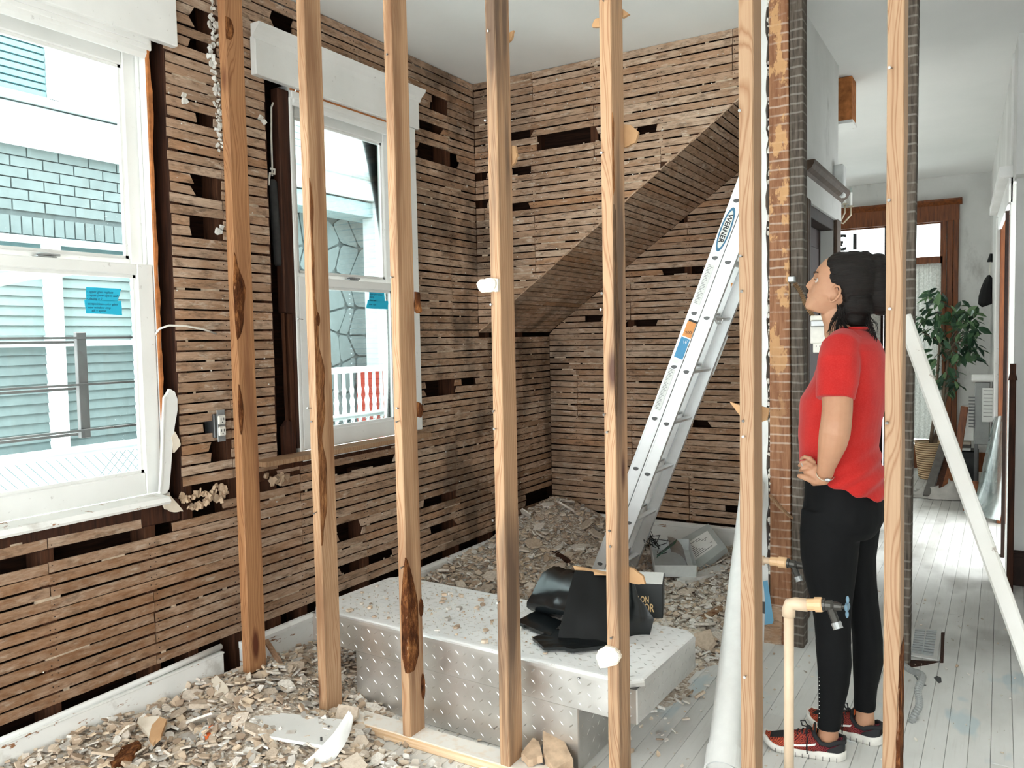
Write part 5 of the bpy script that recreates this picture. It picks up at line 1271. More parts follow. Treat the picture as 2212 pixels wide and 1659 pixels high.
# ================================================================ things on the left wall
c = onx(477, 919, XW+.012); ou = thing('wall_outlet', 'white duplex outlet hanging from its metal box on the laths beside the first stud', 'outlet', (XW, c.y, c.z))
obj('metal_box', MB().cbox(XW-.05, XW+.012, c.y-.034, c.y+.02, c.z-.05, c.z+.05, .003), 'dark_steel', ou)
obj('mounting_strap', MB().cbox(XW+.012, XW+.016, c.y-.020, c.y+.020, c.z-.068, c.z+.066, .001), 'steel', ou)
for dz in (.024, -.024):
    s_ = obj('receptacle', MB().cbox(XW+.014, XW+.024, c.y-.019, c.y+.019, c.z+dz-.020, c.z+dz+.020, .007), 'off_white_plastic', ou)
    for dy in (-.007, .007): obj('slot', MB().box(XW+.0238, XW+.0246, c.y+dy-.0015, c.y+dy+.0015, c.z+dz-.002, c.z+dz+.009), 'black_card', s_)
    obj('ground_hole', MB().tube([(XW+.0238, c.y, c.z+dz-.010), (XW+.0246, c.y, c.z+dz-.010)], .003, 8), 'black_card', s_)
pts = [onx(px, py, X) for px, py, X in ((329, 738, XW-.05), (334, 724, XW-.02), (345, 710, XW+.01), (365, 703, XW+.03), (400, 704, XW+.04), (438, 711, XW+.035), (467, 721, XW+.02))]
tag(obj('loose_cable', MB().tube(pts, .0042, 8), 'off_white_plastic', smooth=True), 'stiff white cable arching out of the dark pocket beside the near window', 'cable')
# sash weight on its cord in the pocket of the far window
XP = XW-.045; sw = thing('sash_weight', 'black iron sash weight hanging on a white cord in the far window pocket', 'sash weight', onx(594, 570, XP))
obj('cord', MB().tube([onx(px, py, XP+.01) for px, py in ((590, 222), (586, 232), (586, 300), (588, 362), (588, 380))], .0045, 7), 'cord_white', sw, smooth=True)
obj('knot', MB().tube([onx(px, py, XP+.018) for px, py in ((584, 364), (593, 366), (593, 376), (583, 374), (581, 390), (580, 400))], .005, 7), 'cord_white', sw, smooth=True)
a, b = onx(588, 388, XP), onx(602, 575, XP); obj('iron_rod', MB().tube([a, a.lerp(b, .03), a.lerp(b, .97), b], [.012, .021, .021, .014], 14), 'iron_black', sw, smooth=True)
# broken casing left standing in the near window pocket
XC_ = XW+.006; o = tag(obj('broken_casing', MB().prism([onx(px, py, XC_) for px, py in ((351, 858), (357, 850), (362, 840), (372, 846), (378, 862), (378, 886), (372, 920), (367, 962), (364, 1010), (360, 1056), (352, 1066), (341, 1068), (345, 1010), (347, 930))], (.016, 0, 0)), 'white_paint'), 'broken piece of white casing standing in the dark pocket beside the near window', 'casing')
obj('moulded_edge', MB().tube([onx(px, py, XC_+.016) for px, py in ((354, 858), (351, 930), (349, 1010), (345, 1062))], .006, 6), 'white_paint', o)
for pl, lb in (([(366, 945), (374, 932), (384, 950), (386, 962), (372, 978)], 'torn tan plaster scrap stuck beside the broken white casing'), ([(347, 1080), (362, 1068), (382, 1090), (392, 1104), (372, 1106), (355, 1100)], 'cream plaster scrap under the end of the near window stool')):
    tag(obj('plaster_scrap', MB().prism([onx(px, py, XW+.012) for px, py in jag(pl, 3, 1.0)], (.012, 0, 0)), 'drywall'), lb, 'plaster scrap')
def ragged(nm, lab, pts, X, w, mt, sd, cat='plaster'):
    rr = random.Random(sd); m = MB()
    for i in range(len(pts)-1):
        a, b = onx(*pts[i], X), onx(*pts[i+1], X); n = max(3, int((b-a).length/.007))
        for k in range(n):
            p = a.lerp(b, k/n)+Vector((rr.uniform(-.004, .008), rr.uniform(-.012, .012), rr.uniform(-.008, .008))); vs, fs = shard(rr, w*rr.uniform(.8, 2.6), .35); Mx = Matrix.Translation(p) @ Euler((rr.uniform(0, 6), rr.uniform(0, 6), rr.uniform(0, 6))).to_matrix().to_4x4(); m.add([Mx @ Vector(q) for q in vs], fs)
    return tag(obj(nm, m, mt, smooth=False), lab, cat)
ragged('plaster_edge', 'ragged white plaster edge clinging to the laths left of the first stud', [(455, 0), (457, 40), (464, 90), (452, 110), (458, 140), (464, 170), (470, 230), (473, 290), (476, 325)], XW+.006, .012, 'broken_plaster', 1)
ragged('plaster_edge', 'ragged plaster lumps at the left end of the far window head casing', [(546, 62), (551, 85), (556, 110), (560, 135)], XW+.006, .010, 'broken_plaster', 2)
ragged('plaster_edge', 'crumbly plaster nest in the broken laths below the near window pocket', [(392, 1070), (410, 1080), (430, 1062), (452, 1068), (470, 1080), (490, 1060), (470, 1050), (440, 1085), (405, 1098)], XW+.006, .016, 'lump', 3)
ragged('plaster_edge', 'plaster lumps packed under the end of the raw pine stool', [(578, 1028), (592, 1040), (606, 1028), (620, 1036)], XW+.008, .018, 'lump', 4)
for k, (px, py) in enumerate(((395, 205), (398, 220), (560, 255), (568, 262), (478, 490), (470, 500))):
    tag(obj('plaster_scrap', MB().add(*(lambda q: ([frame(onx(px, py, XW+.001), (0, 1, 0), (0, 0, 1), (1, 0, 0)) @ Vector(w_) for w_ in q[0]], q[1]))(shard(random.Random(k+70), .034, .3))), 'broken_plaster'), ('small white plaster lump on the laths above the outlet', 'small white plaster lump on the laths by the far window pocket', 'grey plaster lump against the left edge of the first stud')[k//2], 'plaster scrap', ('plaster lumps left of the first stud', 'plaster lumps by the far pocket', 'plaster lumps at the stud edge')[k//2])
# stray plaster flecks all over the laths
rr = random.Random(91); m = MB()
for k in range(420):
    if rr.random() < .5: y = rr.uniform(1.5, 5.2); z = rr.uniform(.25, 3.0); p = Vector((XW+.001, y, z)); s3 = (.0025, 1, 1)
    else: x = rr.uniform(-2.8, -1.0); z = rr.uniform(1.6, 3.0); p = Vector((x, YU-.001, z)); s3 = (1, .0025, 1)
    if s3[0] < 1 and ((y < 2.11 or 2.6 < y < 3.62) and .85 < z < 2.66): continue
    if s3[0] < 1 and y > YU and z > 1.5: continue
    if s3[0] == 1 and z < sof(x)+.02: continue
    if s3[0] < 1 and any(a_ < y < b_ and c_-.02 < z < d_+.02 for a_, b_, c_, d_ in HL): continue
    if s3[0] == 1 and any(a_ < x < b_ and c_-.02 < z < d_+.02 for a_, b_, c_, d_ in HU): continue
    s_ = rr.uniform(.0015, .0045); m.sphere(p, tuple(max(.002, s_*c_) if c_ == 1 else c_ for c_ in s3), 5, 4)
tag(obj('plaster_flecks', m, 'broken_plaster'), 'tiny white plaster flecks sticking to the laths', 'plaster flecks', kind='stuff')
# torn film outside the near lower pane
tag(obj('film_strip', MB().prism([onx(px, py, XW-.12) for px, py in ((-30, 592), (20, 588), (80, 584), (165, 590), (150, 596), (60, 606), (-30, 626))], (-.004, 0, 0)), 'grey_metal_paint'), 'grey strip hanging across the top of the near lower pane', 'strip')
# ================================================================ pipes at the right
a = onz(1560, 1672, 0); b = ony(1626, 1046, 3.79); d = (b-a).normalized()
pp = thing('drain_pipe', 'thick white plastic drain pipe leaning behind the pale stud', 'pipe', a)
rp_ = .054; m = MB().tube([a+Vector((0, 0, .01)), b], rp_, 24, False); obj('pipe_wall', m, 'pvc_white', pp, smooth=True); obj('pipe_bore', MB().tube([a+Vector((0, 0, .011)), b-d*.002], rp_-.005, 24, False), 'grey_metal_paint', pp, smooth=True)
obj('coupling', MB().tube([a+d*.01, a+d*.085], rp_+.007, 24), 'pvc_white', pp, smooth=False)
def standpipe(lab, Y, rad, pxs, foot=True, behind=False):
    """pxs: elbow, arm end, adapter end, body end, handle"""
    e = ony(*pxs[0], Y); k1, k2, k3, k4 = [ony(px, py, Y) for px, py in pxs[1:]]
    t = thing('hose_bibb', lab, 'tap', (e.x, Y, 0))
    obj('riser', MB().tube([(e.x, Y, 0), (e.x, Y, e.z-rad)], rad, 16), 'cpvc_tan', t, smooth=True)
    obj('elbow', MB().tube([(e.x, Y, e.z-rad*2.8), (e.x, Y, e.z-rad*1.2), (e.x+rad*.25, Y, e.z-rad*.25), (e.x+rad*1.2, Y, e.z), (e.x+rad*3.6, Y, e.z+.001)], rad*1.28, 16), 'cpvc_tan', t, smooth=True)
    obj('arm', MB().tube([e, k1], rad*.92, 16), 'cpvc_tan', t, smooth=True)
    obj('adapter', MB().tube([k1, k1.lerp(k2, .5), k1.lerp(k2, .52), k2.lerp(k1, .08), k2], [rad*1.2, rad*1.22, rad*1.5, rad*1.5, rad*1.35], 12), 'cpvc_peach', t)
    v = obj('valve_body', MB().tube([k2, k2.lerp(k3, .12), k2.lerp(k3, .14), k2.lerp(k3, .45), k2.lerp(k3, .6), k2.lerp(k3, .62), k3], [rad*1.3, rad*1.3, rad*1.05, rad*1.15, rad*.8, rad*1.0, rad*.7], 12), 'brass_dark', t)
    sp = k2.lerp(k3, .35); obj('spout', MB().tube([sp, sp+Vector((rad*.9, -rad*.6, -rad*1.8)), sp+Vector((rad*1.4, -rad*.9, -rad*2.9))], [rad*.8, rad*.8, rad*.75], 10), 'brass_dark', v)
    q = sp+Vector((rad*1.4, -rad*.9, -rad*2.9)); dd = Vector((rad*.5, -rad*.3, -rad*1.1)); obj('spout_thread', MB().tube([q, q+dd*.4, q+dd*.4, q+dd], [rad*1.0, rad*1.05, rad*.95, rad*1.0], 12), 'steel', v)
    obj('stem', MB().tube([k3, k4], rad*.35, 8), 'brass_dark', t)
    h = obj('handle', MB().tube([k4-Vector((.002, 0, 0)), k4+Vector((.006, 0, 0))], rad*.8, 10), 'blue_handle', t)
    for a_ in (0, 90, 180, 270): obj('handle_lobe', MB().sphere(k4+Vector((.003, math.cos(math.radians(a_+80))*rad*1.4, math.sin(math.radians(a_+80))*rad*1.4)), (.005, rad*.55, rad*.75), 8, 6), 'blue_handle', h)
    return t
standpipe('tan plastic standpipe with a hose tap in front of the woman\'s legs', 2.5, .0150, [(1704, 1302), (1744, 1306), (1777, 1306), (1818, 1311), (1828, 1311)])
standpipe('second hose tap on a tan pipe behind the pale stud', 3.30, .0150, [(1622, 1208), (1664, 1212), (1700, 1216), (1738, 1224), (1750, 1226)])
# blocks, tape and splinter at the foot of the brown post
Yb = YP-.012
tag(obj('wood_block', MB().prism([ony(px, py, Yb) for px, py in ((1650, 1392), (1688, 1392), (1690, 1314), (1668, 1310), (1652, 1326))], (0, .011, 0)), 'lath'), 'grey-brown wood block nailed to the foot of the brown post', 'wood block')
P = []
for k in range(9):
    f = k/8; px0 = 1648+(1653-1648)*f; px1 = 1658+(1672-1658)*f; py = 1256+(1350-1256)*f; P.append([ony(px0+2*math.sin(f*4), py, Yb-.012-.012*math.sin(f*3)), ony(px1, py-3, Yb-.012-.02*math.sin(f*3+1))])
tag(obj('tape_strip', sheet(P, .001, (0, 1, 0)), 'pale_blue_tape', smooth=True), 'blue painter\'s tape strip dangling at the foot of the brown post', 'tape')
tag(obj('metal_plate', MB().prism([ony(px, py, Yb-.002) for px, py in ((1636, 1298), (1661, 1302), (1660, 1328), (1638, 1322))], (0, .003, 0)), 'dark_steel'), 'small grey metal plate at the foot of the brown post', 'metal plate')
tag(obj('wood_splinter', MB().prism([ony(px, py, YP-.03) for px, py in ((1660, 1071), (1664, 1078), (1678, 1094), (1702, 1116), (1712, 1122), (1700, 1112), (1680, 1090), (1666, 1074))], (0, .02, .004)), 'pine_pale'), 'pale wood splinter sticking out of the brown post', 'splinter')
# white leaning pole at the right
a = ony(1952, 684, 3.80); b = onz(2268, 1560, 0); d = (b-a).normalized(); s_ = d.cross(Vector((0, 1, 0))).normalized(); n_ = d.cross(s_)
M = frame(a, d, s_, n_); L = (b-a).length
hx = [(-.030, -.012), (-.022, -.02), (.022, -.02), (.030, -.012), (.030, .012), (.022, .02), (-.022, .02), (-.030, .012)]
@mat
def scuffed_white(t):
    v = t.coord(); n = t.noise(v, 9, 5, .65); c = t.ramp(t.noise(v, 3, 4), [(.3, srgb(226, 222, 214)), (.7, srgb(240, 238, 233))]); c = t.mix(t.mrange(n, .64, .67, 0, .8), c, srgb(170, 156, 144)); t.out(c, .5, 0, .4)
tag(obj('white_pole', MB().loft([[M @ Vector((L*k/12, p, q)) for p, q in hx] for k in range(13)]), 'scuffed_white'), 'scuffed white painted rail leaning across the hall doorway', 'rail')
# ================================================================ grey electrical boxes on the back heap
o0 = onz(1414, 1250, .05); fx = Vector((.45, .22, 0)).normalized(); fy = Vector((-fx.y, fx.x, .22)).normalized(); fz = fx.cross(fy)
b1 = thing('junction_box', 'open grey metal junction box with a green circuit board in the rubble', 'metal box', o0); M = frame(o0+Vector((0, 0, .01)), fx, fy, fz)
w_, d_, h_ = .24, .34, .075
obj('box_bottom', MB().box(0, w_, 0, d_, 0, .002, M), 'grey_metal_paint', b1)
for (x0, x1, y0, y1) in ((0, w_, 0, .002), (0, w_, d_-.002, d_), (0, .002, 0, d_), (w_-.002, w_, 0, d_)): obj('box_side', MB().box(x0, x1, y0, y1, 0, h_, M), 'grey_metal_paint', b1)
obj('inner_shield', sheet([[M @ Vector((.10+.10*math.sin(1.5*i/6), .06+.2*j/5, .01+.12*math.cos(1.5*i/6))) for j in range(6)] for i in range(7)], .002), 'steel', b1, smooth=True)
Mp = frame(M @ Vector((.02, .10, .07)), (.75, .1, .65), (-.2, .95, .1), (-.6, -.2, .75)); g = obj('circuit_board', MB().box(0, .15, 0, .07, 0, .002, Mp), 'green_board', b1)
for q in range(6): obj('component', MB().box(.02+q*.02, .03+q*.02, .02, .035, .002, .01, Mp), 'dark_steel', g)
rr = random.Random(17); m = MB()
for q in range(16):
    p = M @ Vector((rr.uniform(-.06, .06), rr.uniform(.1, .32), rr.uniform(.05, .1))); m.tube([p, p+Vector((rr.uniform(-.05, .05), rr.uniform(-.05, .05), rr.uniform(.01, .07))), p+Vector((rr.uniform(-.09, .09), rr.uniform(-.06, .06), rr.uniform(-.03, .08)))], .0025, 5)
obj('wiring', m, 'black_card', b1)['kind'] = 'stuff'
plain('cover_grey', srgb(186, 192, 189), .45, .1, .4, .06); plain('print_dark', srgb(96, 98, 98), .8)
b2 = thing('box_cover', 'grey metal box cover with a printed label propped in the rubble behind the open box', 'metal cover', onz(1505, 1235, .05))
q = [ony(1504, 1232, 4.70), ony(1569, 1182, 4.84), ony(1530, 1131, 5.02), ony(1465, 1168, 4.88)]; n_ = (q[1]-q[0]).cross(q[3]-q[0]).normalized(); n_ = n_ if n_.dot(CAM-q[0]) > 0 else -n_
obj('cover_plate', MB().prism(q, -n_*.045), 'cover_grey', b2)
lp = lambda f, g_: q[0]*(1-f)*(1-g_)+q[1]*f*(1-g_)+q[2]*f*g_+q[3]*(1-f)*g_
obj('label_sheet', MB().prism([lp(f, g_)+n_*.006 for f, g_ in ((.12, .22), (.85, .22), (.85, .78), (.12, .78))], n_*.0006), 'paper', b2)
m = MB()
for r_ in range(9): m.prism([lp(f, g_)+n_*.0072 for f, g_ in ((.18, .28+r_*.052), (.18+.6*random.Random(r_).uniform(.5, 1), .28+r_*.052), (.18+.6*random.Random(r_).uniform(.5, 1), .295+r_*.052), (.18, .295+r_*.052))], n_*.0003)
obj('label_print', m, 'print_dark', b2)
# ================================================================ hall floor
vt = thing('floor_vent', 'pale louvred floor register lying in the hall floor right of the rightmost stud', 'floor vent', onz(2000, 1392, 0))
q = [onz(px, py, .004) for px, py in ((1968, 1412), (2018, 1420), (2026, 1364), (1976, 1361))]; lp = lambda f, g_: q[0]*(1-f)*(1-g_)+q[1]*f*(1-g_)+q[2]*f*g_+q[3]*(1-f)*g_
obj('vent_plate', MB().prism([lp(-.12, -.1), lp(1.15, -.1), lp(1.15, 1.05), lp(-.12, 1.05)], (0, 0, .006)), 'floor_plank', vt)
for f0 in (.02, .52):
    for r_ in range(10): obj('louvre', MB().prism([lp(f0, r_/10)+Vector((0, 0, .007)), lp(f0+.44, r_/10)+Vector((0, 0, .007)), lp(f0+.44, r_/10+.06)+Vector((0, 0, .007)), lp(f0, r_/10+.06)+Vector((0, 0, .007))], (0, 0, .004)), 'steel', vt)
q = [onz(px, py, .0012) for px, py in ((1960, 1442), (2000, 1434), (2036, 1428), (2038, 1366), (2041, 1366), (2038, 1433), (2004, 1438))]; tag(obj('floor_gap', MB().prism([onz(px, py, .0008) for px, py in ((1962, 1425), (2034, 1429), (2000, 1437), (1962, 1443))], (0, 0, .0006)), 'dark_wood'), 'dark opening in the floor boards at the front of the floor register', 'floor opening')
tag(obj('floor_gap', MB().prism([onz(px, py, .0008) for px, py in ((2033, 1366), (2041, 1366), (2038, 1432), (2031, 1432))], (0, 0, .0006)), 'dark_wood'), 'narrow dark slot in the floor beside the floor register', 'floor opening')
pts = [(1946, 1432, 3.72, .0), (1966, 1448, 3.66, 0), (1985, 1454, 3.6, 0), (1994, 1460, 3.52, 0), (1990, 1474, 3.46, 0), (1982, 1490, 3.42, 0), (1986, 1512, 3.38, 0), (1986, 1526, 3.35, 0), (1974, 1546, 3.31, 0), (1967, 1566, 3.29, 0)]
pp_ = [ony(px, py, y) for px, py, y, _ in pts]
fc = thing('flex_conduit', 'grey ribbed flexible conduit curling over the floor right of the rightmost stud', 'conduit', pp_[-1]-Vector((0, 0, .03)))
dense = []
for i in range(len(pp_)-1):
    for k in range(8): dense.append(pp_[i].lerp(pp_[i+1], k/8))
for it in range(6): dense = [dense[0]]+[(dense[i-1]+dense[i]*2+dense[i+1])/4 for i in range(1, len(dense)-1)]+[dense[-1]]
obj('hose', MB().tube(dense, [.0125+.0018*((i % 2)*2-1) for i in range(len(dense))], 10), 'grey_metal_paint' if False else 'steel_grey', fc) if 'steel_grey' in BUILD else None
plain('steel_grey', srgb(150, 152, 150), .55, .1, .4, .08)
obj('hose', MB().tube(dense, [.0125+.0016*((i % 2)*2-1) for i in range(len(dense))], 10), 'steel_grey', fc)
e = dense[-1]; obj('end_fitting', MB().tube([e, e+Vector((-.002, -.004, -.03))], .017, 8), 'steel_grey', fc)
tag(obj('black_wire', MB().tube([ony(1947, 1424, 3.75), ony(1966, 1444, 3.7), ony(1984, 1470, 3.62), ony(1996, 1480, 3.66), ony(2010, 1484, 3.72), ony(2020, 1476, 3.76), ony(2031, 1472, 3.78)], .004, 6), 'dark_steel', smooth=True), 'thin dark wire hooked into the hall floor by the flexible conduit', 'wire')
tag(obj('floor_hole', MB().prism([onz(px, py, .0008) for px, py in ((2017, 1464), (2024, 1460), (2033, 1464), (2034, 1474), (2028, 1476))], (0, 0, .0008)), 'black_card'), 'small black hole in the hall floor where the wire ends', 'hole')
# ================================================================ box with outlet and spring conduit by the dark doorway
Yc = 3.80; bx = thing('outlet_box', 'loose cream outlet box hanging from a spring-like metal conduit beside the woman\'s chin', 'outlet box', ony(1772, 770, Yc))
a, b = ony(1752, 682, Yc), ony(1794, 742, Yc); obj('box_shell', MB().cbox(a.x, b.x, Yc-.02, Yc+.03, b.z, a.z, .004), 'off_white_plastic', bx)
a, b = ony(1757, 741, Yc-.02), ony(1795, 762, Yc-.02); rc = obj('receptacle', MB().cbox(a.x, b.x, Yc-.03, Yc-.0, b.z, a.z, .003), 'off_white_plastic', bx)
for k in range(4): p = ony(1763+k*8, 748, Yc-.0302); obj('slot', MB().box(p.x-.0015, p.x+.0015, p.y-.0005, p.y+.0005, p.z-.004, p.z+.004), 'black_card', rc)
dense = []; ctrl = [ony(px, py, Yc) for px, py in ((1716, 612), (1724, 622), (1732, 636), (1738, 652), (1746, 668), (1756, 682), (1762, 694))]
for i in range(len(ctrl)-1):
    for k in range(7): dense.append(ctrl[i].lerp(ctrl[i+1], k/7))
plain('spring_bronze', srgb(150, 122, 92), .45, .5, .5, .2)
obj('spring_conduit', MB().tube(dense, [.010+.003*((i % 2)*2-1) for i in range(len(dense))], 10), 'spring_bronze', bx)
a = ony(1712, 604, Yc); obj('conduit_clamp', MB().cbox(a.x-.018, a.x+.012, Yc-.02, Yc+.02, a.z-.012, a.z+.014, .003), 'steel', bx); a = ony(1768, 700, Yc-.02); obj('cable_clamp', MB().cbox(a.x-.03, a.x+.03, Yc-.045, Yc-.02, a.z-.012, a.z+.016, .004), 'steel', bx)
# ================================================================ far end of the hall
# chandelier in the front room
Yq = 6.6; ch = thing('chandelier', 'brass candle chandelier hanging in the front room beyond the dark door', 'chandelier', ony(1818, 470, Yq))
plain('pale_brass', srgb(190, 180, 160), .35, .6, .5, .1)
hub = ony(1806, 478, Yq); obj('hub', MB().tube([Vector((hub.x, hub.y, CEIL)), hub+Vector((0, 0, .05)), hub, hub-Vector((0, 0, .04))], [.006, .008, .03, .012], 10), 'pale_brass', ch)
for (px, py, py2) in ((1825, 442, 412), (1838, 447, 416)):
    c = ony(px, py, Yq); ar = obj('arm', MB().tube([hub, hub.lerp(c, .5)+Vector((0, 0, -.07)), c+Vector((0, 0, -.06)), c], .006, 8), 'pale_brass', ch, smooth=True); obj('drip_pan', MB().lathe([(.004, -.004), (.026, .004), (.022, .008)], c, 12), 'pale_brass', ar)
    t2 = ony(px, py2, Yq); obj('candle', MB().tube([c, t2], .010, 10), 'paper', ar); obj('bulb', MB().lathe([(.007, 0), (.010, .012), (.005, .03), (.001, .04)], t2, 8), 'glass', ar)
# ficus in its basket
Yf = 8.95; base = onz(2012, 1016, 0); base = Vector((ony(2012, 990, Yf).x, Yf, 0))
@mat
def leaf(t):
    r = t.rnd(); c = t.ramp(r, [(0, srgb(34, 62, 46)), (.5, srgb(52, 88, 60)), (.85, srgb(84, 120, 78)), (1, srgb(120, 150, 104))]); t.out(c, .35, 0, .5)
@mat
def wicker(t):
    v = t.coord(); s_ = t.sep(v); w = t.wave(v, 14, .4, 1, 1, 'BANDS', 'Z'); c = t.ramp(w, [(.0, srgb(120, 70, 40)), (.3, srgb(230, 200, 156)), (1, srgb(240, 214, 176))]); t.out(c, .8, 0, .2); t.bump(w, .8, .01)
fi = thing('potted_ficus', 'leafy green potted ficus in a wicker basket at the end of the hall', 'plant', base)
obj('basket', MB().lathe([(.10, 0), (.115, .02), (.155, .36), (.165, .37), (.15, .37), (.14, .30)], base, 20), 'wicker', fi, smooth=True)
plain('bark_grey', srgb(120, 104, 90), .9, 0, .2, .25, 20)
top = ony(2045, 760, Yf)
for k in range(3):
    dx = (-.03, .02, .04)[k]; obj('trunk', MB().tube([base+Vector((dx*.5, 0, .3)), base.lerp(top, .45)+Vector((dx, .02*k, .1)), top+Vector((dx*2, 0, .12))], [.018, .015, .010], 8), 'bark_grey', fi, smooth=True)
lm = bpy.data.meshes.new('leaf'); L_ = [(0, 0, 0), (.25, .16, .03), (.6, .2, .04), (1, 0, -.08), (.6, -.2, .04), (.25, -.16, .03), (.5, 0, -.01)]
lm.from_pydata(L_, [], [(0, 6, 1), (1, 6, 2), (2, 6, 3), (3, 6, 4), (4, 6, 5), (5, 6, 0)]); lm.materials.append(MAT('leaf'))
rr = random.Random(60); m = MB(); k = 0
clusters = [(2050, 700, 62, 44), (2075, 740, 46, 46), (2010, 690, 34, 36), (2040, 770, 46, 40), (2100, 700, 22, 36), (2052, 820, 20, 26), (2015, 640, 26, 20), (2090, 660, 30, 14), (2105, 760, 18, 22)]
FI = basis(fi).inverted()
while k < 285:
    cx_, cy_, rx_, ry_ = clusters[min(len(clusters)-1, int(rr.random()**1.6*len(clusters)))]
    a_ = rr.uniform(0, 6.28); q_ = rr.random()**.5; px, py = cx_+rx_*q_*math.cos(a_), cy_+ry_*q_*math.sin(a_)
    p = ony(px, py, Yf+rr.uniform(-.35, .25))
    if p.x > xr(p.y)-.12: p.x = xr(p.y)-.12
    s_ = rr.uniform(.10, .15)
    E_ = Euler((rr.gauss(0, .6), rr.uniform(.1, 1.1), rr.uniform(0, 6.28))).to_matrix().to_4x4()
    o = bpy.data.objects.new('leaf', lm); COL.objects.link(o); o.parent = fi; o.matrix_basis = FI @ Matrix.Translation(p) @ E_ @ Matrix.Scale(s_, 4); k += 1
for q_ in range(14):
    cx_, cy_, rx_, ry_ = clusters[q_ % len(clusters)]; e_ = ony(cx_+rr.uniform(-rx_, rx_)*.8, cy_+rr.uniform(-ry_, ry_)*.8, Yf+rr.uniform(-.2, .2)); obj('branch', MB().tube([top, top.lerp(e_, .5)+Vector((0, 0, .04)), e_], [.007, .005, .003], 5), 'bark_grey', fi)
# folded umbrella on the wall
Yu = 9.0; um = thing('folded_umbrella', 'black folded umbrella hanging on the white wall beside the far doorway', 'umbrella', ony(2132, 660, Yu))
plain('black_cloth', (.008, .008, .009), .85)
pr = [(2136, 594, .01), (2137, 604, .045), (2132, 622, .055), (2130, 640, .07), (2130, 655, .075), (2132, 660, .05)]
obj('canopy', MB().tube([ony(px, py, Yu) for px, py, r in pr], [r*.9 for _, _, r in pr], 9), 'black_cloth', um); obj('strap', MB().tube([ony(2138, 594, Yu), ony(2139, 566, Yu)], .006, 6), 'cord_white', um); obj('grip', MB().tube([ony(2141, 548, Yu), ony(2139, 566, Yu)], [.012, .028], 8), 'black_cloth', um)
# grey heater cabinet with a paper
Yh = 8.4; a, b = ony(2106, 826, Yh), ony(2150, 962, Yh)
ht = thing('heater_cabinet', 'grey sheet-metal cabinet with a paper notice beside the far doorway', 'cabinet', (a.x, Yh, 0))
obj('cabinet_body', MB().cbox(a.x, xr(Yh+.3)-.012, Yh, Yh+.3, b.z, a.z, .006), 'steel_grey', ht); obj('side_panel', MB().cbox(ony(2075, 900, Yh+.02).x, a.x-.002, Yh+.02, Yh+.28, b.z+.03, ony(2090, 880, Yh).z, .004), 'paper', ht)
c, d = ony(2122, 838, Yh-.003), ony(2146, 912, Yh-.003); ps = obj('paper_notice', MB().box(c.x, d.x, Yh-.003, Yh-.001, d.z, c.z), 'paper', ht); m = MB()
for r_ in range(8): z = c.z-.02-(c.z-d.z-.04)*r_/8; m.box(c.x+.01, d.x-.01, Yh-.0036, Yh-.003, z-.008, z)
obj('notice_print', m, 'print_grey', ps)
for k in range(10): p = ony(2098, 858+k*7, Yh-.02); obj('grille_bar', MB().box(p.x-.02, p.x+.03, p.y-.004, p.y, p.z-.008, p.z+.004), 'dark_steel', ht)
obj('cabinet_leg', MB().cbox(a.x, a.x+.03, Yh, Yh+.03, 0, b.z), 'dark_steel', ht); obj('cabinet_leg', MB().cbox(b.x-.05, b.x-.02, Yh, Yh+.03, 0, b.z), 'dark_steel', ht)
a = ony(2098, 818, Yh-.1); b = ony(2146, 818, Yh-.1); tag(obj('white_duct', MB().tube([a+Vector((0, .1, 0)), b+Vector((.02, .1, 0))], .034, 14), 'pvc_white'), 'short white duct pipe lying on top of the grey cabinet', 'duct')
# frames and boards leaning in the junk pile
def lean(nm, lab, p0, p1, Y0, Y1_, w, th, mt, cat):
    a, b = ony(*p0, Y0), ony(*p1, Y1_); a.z = .012; d = (b-a).normalized(); s_ = Vector((1, 0, 0)); s_ = (s_-d*s_.dot(d)).normalized(); n_ = d.cross(s_); L = (b-a).length
    return tag(obj(nm, MB().cbox(0, L, -w/2, w/2, -th/2, th/2, .004, frame(a, d, s_, n_)), mt), lab, cat)
Yj = 7.9
plain('frame_grey', srgb(96, 92, 88), .7, 0, .3, .2)
lean('leaning_board', 'grey metal-edged frame side leaning in front of the wicker basket', (2003, 1052), (2042, 950), Yj, Yj+.5, .07, .03, 'frame_grey', 'board')
lean('leaning_board', 'dark frame side leaning between the grey frame and the brown board', (2024, 1054), (2056, 962), Yj, Yj+.5, .06, .03, 'dark_wood', 'board')
lean('leaning_board', 'brown varnished board leaning in the middle of the junk pile', (2038, 1058), (2070, 962), Yj, Yj+.5, .07, .03, 'oak_trim', 'board')
lean('leaning_board', 'short brown painted strip leaning against the grey cabinet', (2058, 965), (2084, 878), Yj+.4, Yj+.5, .06, .03, 'oak_trim', 'board')
lean('leaning_board', 'low brown board end standing behind the white rail', (2092, 1096), (2102, 1040), Yj-.5, Yj-.3, .08, .03, 'oak_trim', 'board')
jb = onz(2075, 1052, 0); tag(obj('junk_crate', MB().cbox(jb.x-.16, jb.x+.14, jb.y, jb.y+.25, 0, .34, .01).cbox(jb.x-.10, jb.x+.05, jb.y-.06, jb.y, 0, .18, .01), 'black_card'), 'dark crate of odds and ends under the grey cabinet', 'crate')
for k in range(3): tag(obj('book', MB().cbox(jb.x-.03, jb.x+.08, jb.y-.02, jb.y+.1, .345+k*.028, .37+k*.028, .003), ('paper', 'frame_grey', 'drywall')[k]), ('white paperback at the bottom of the stack on the dark crate', 'grey book in the middle of the stack on the dark crate', 'tan book on top of the stack on the dark crate')[k], 'book')
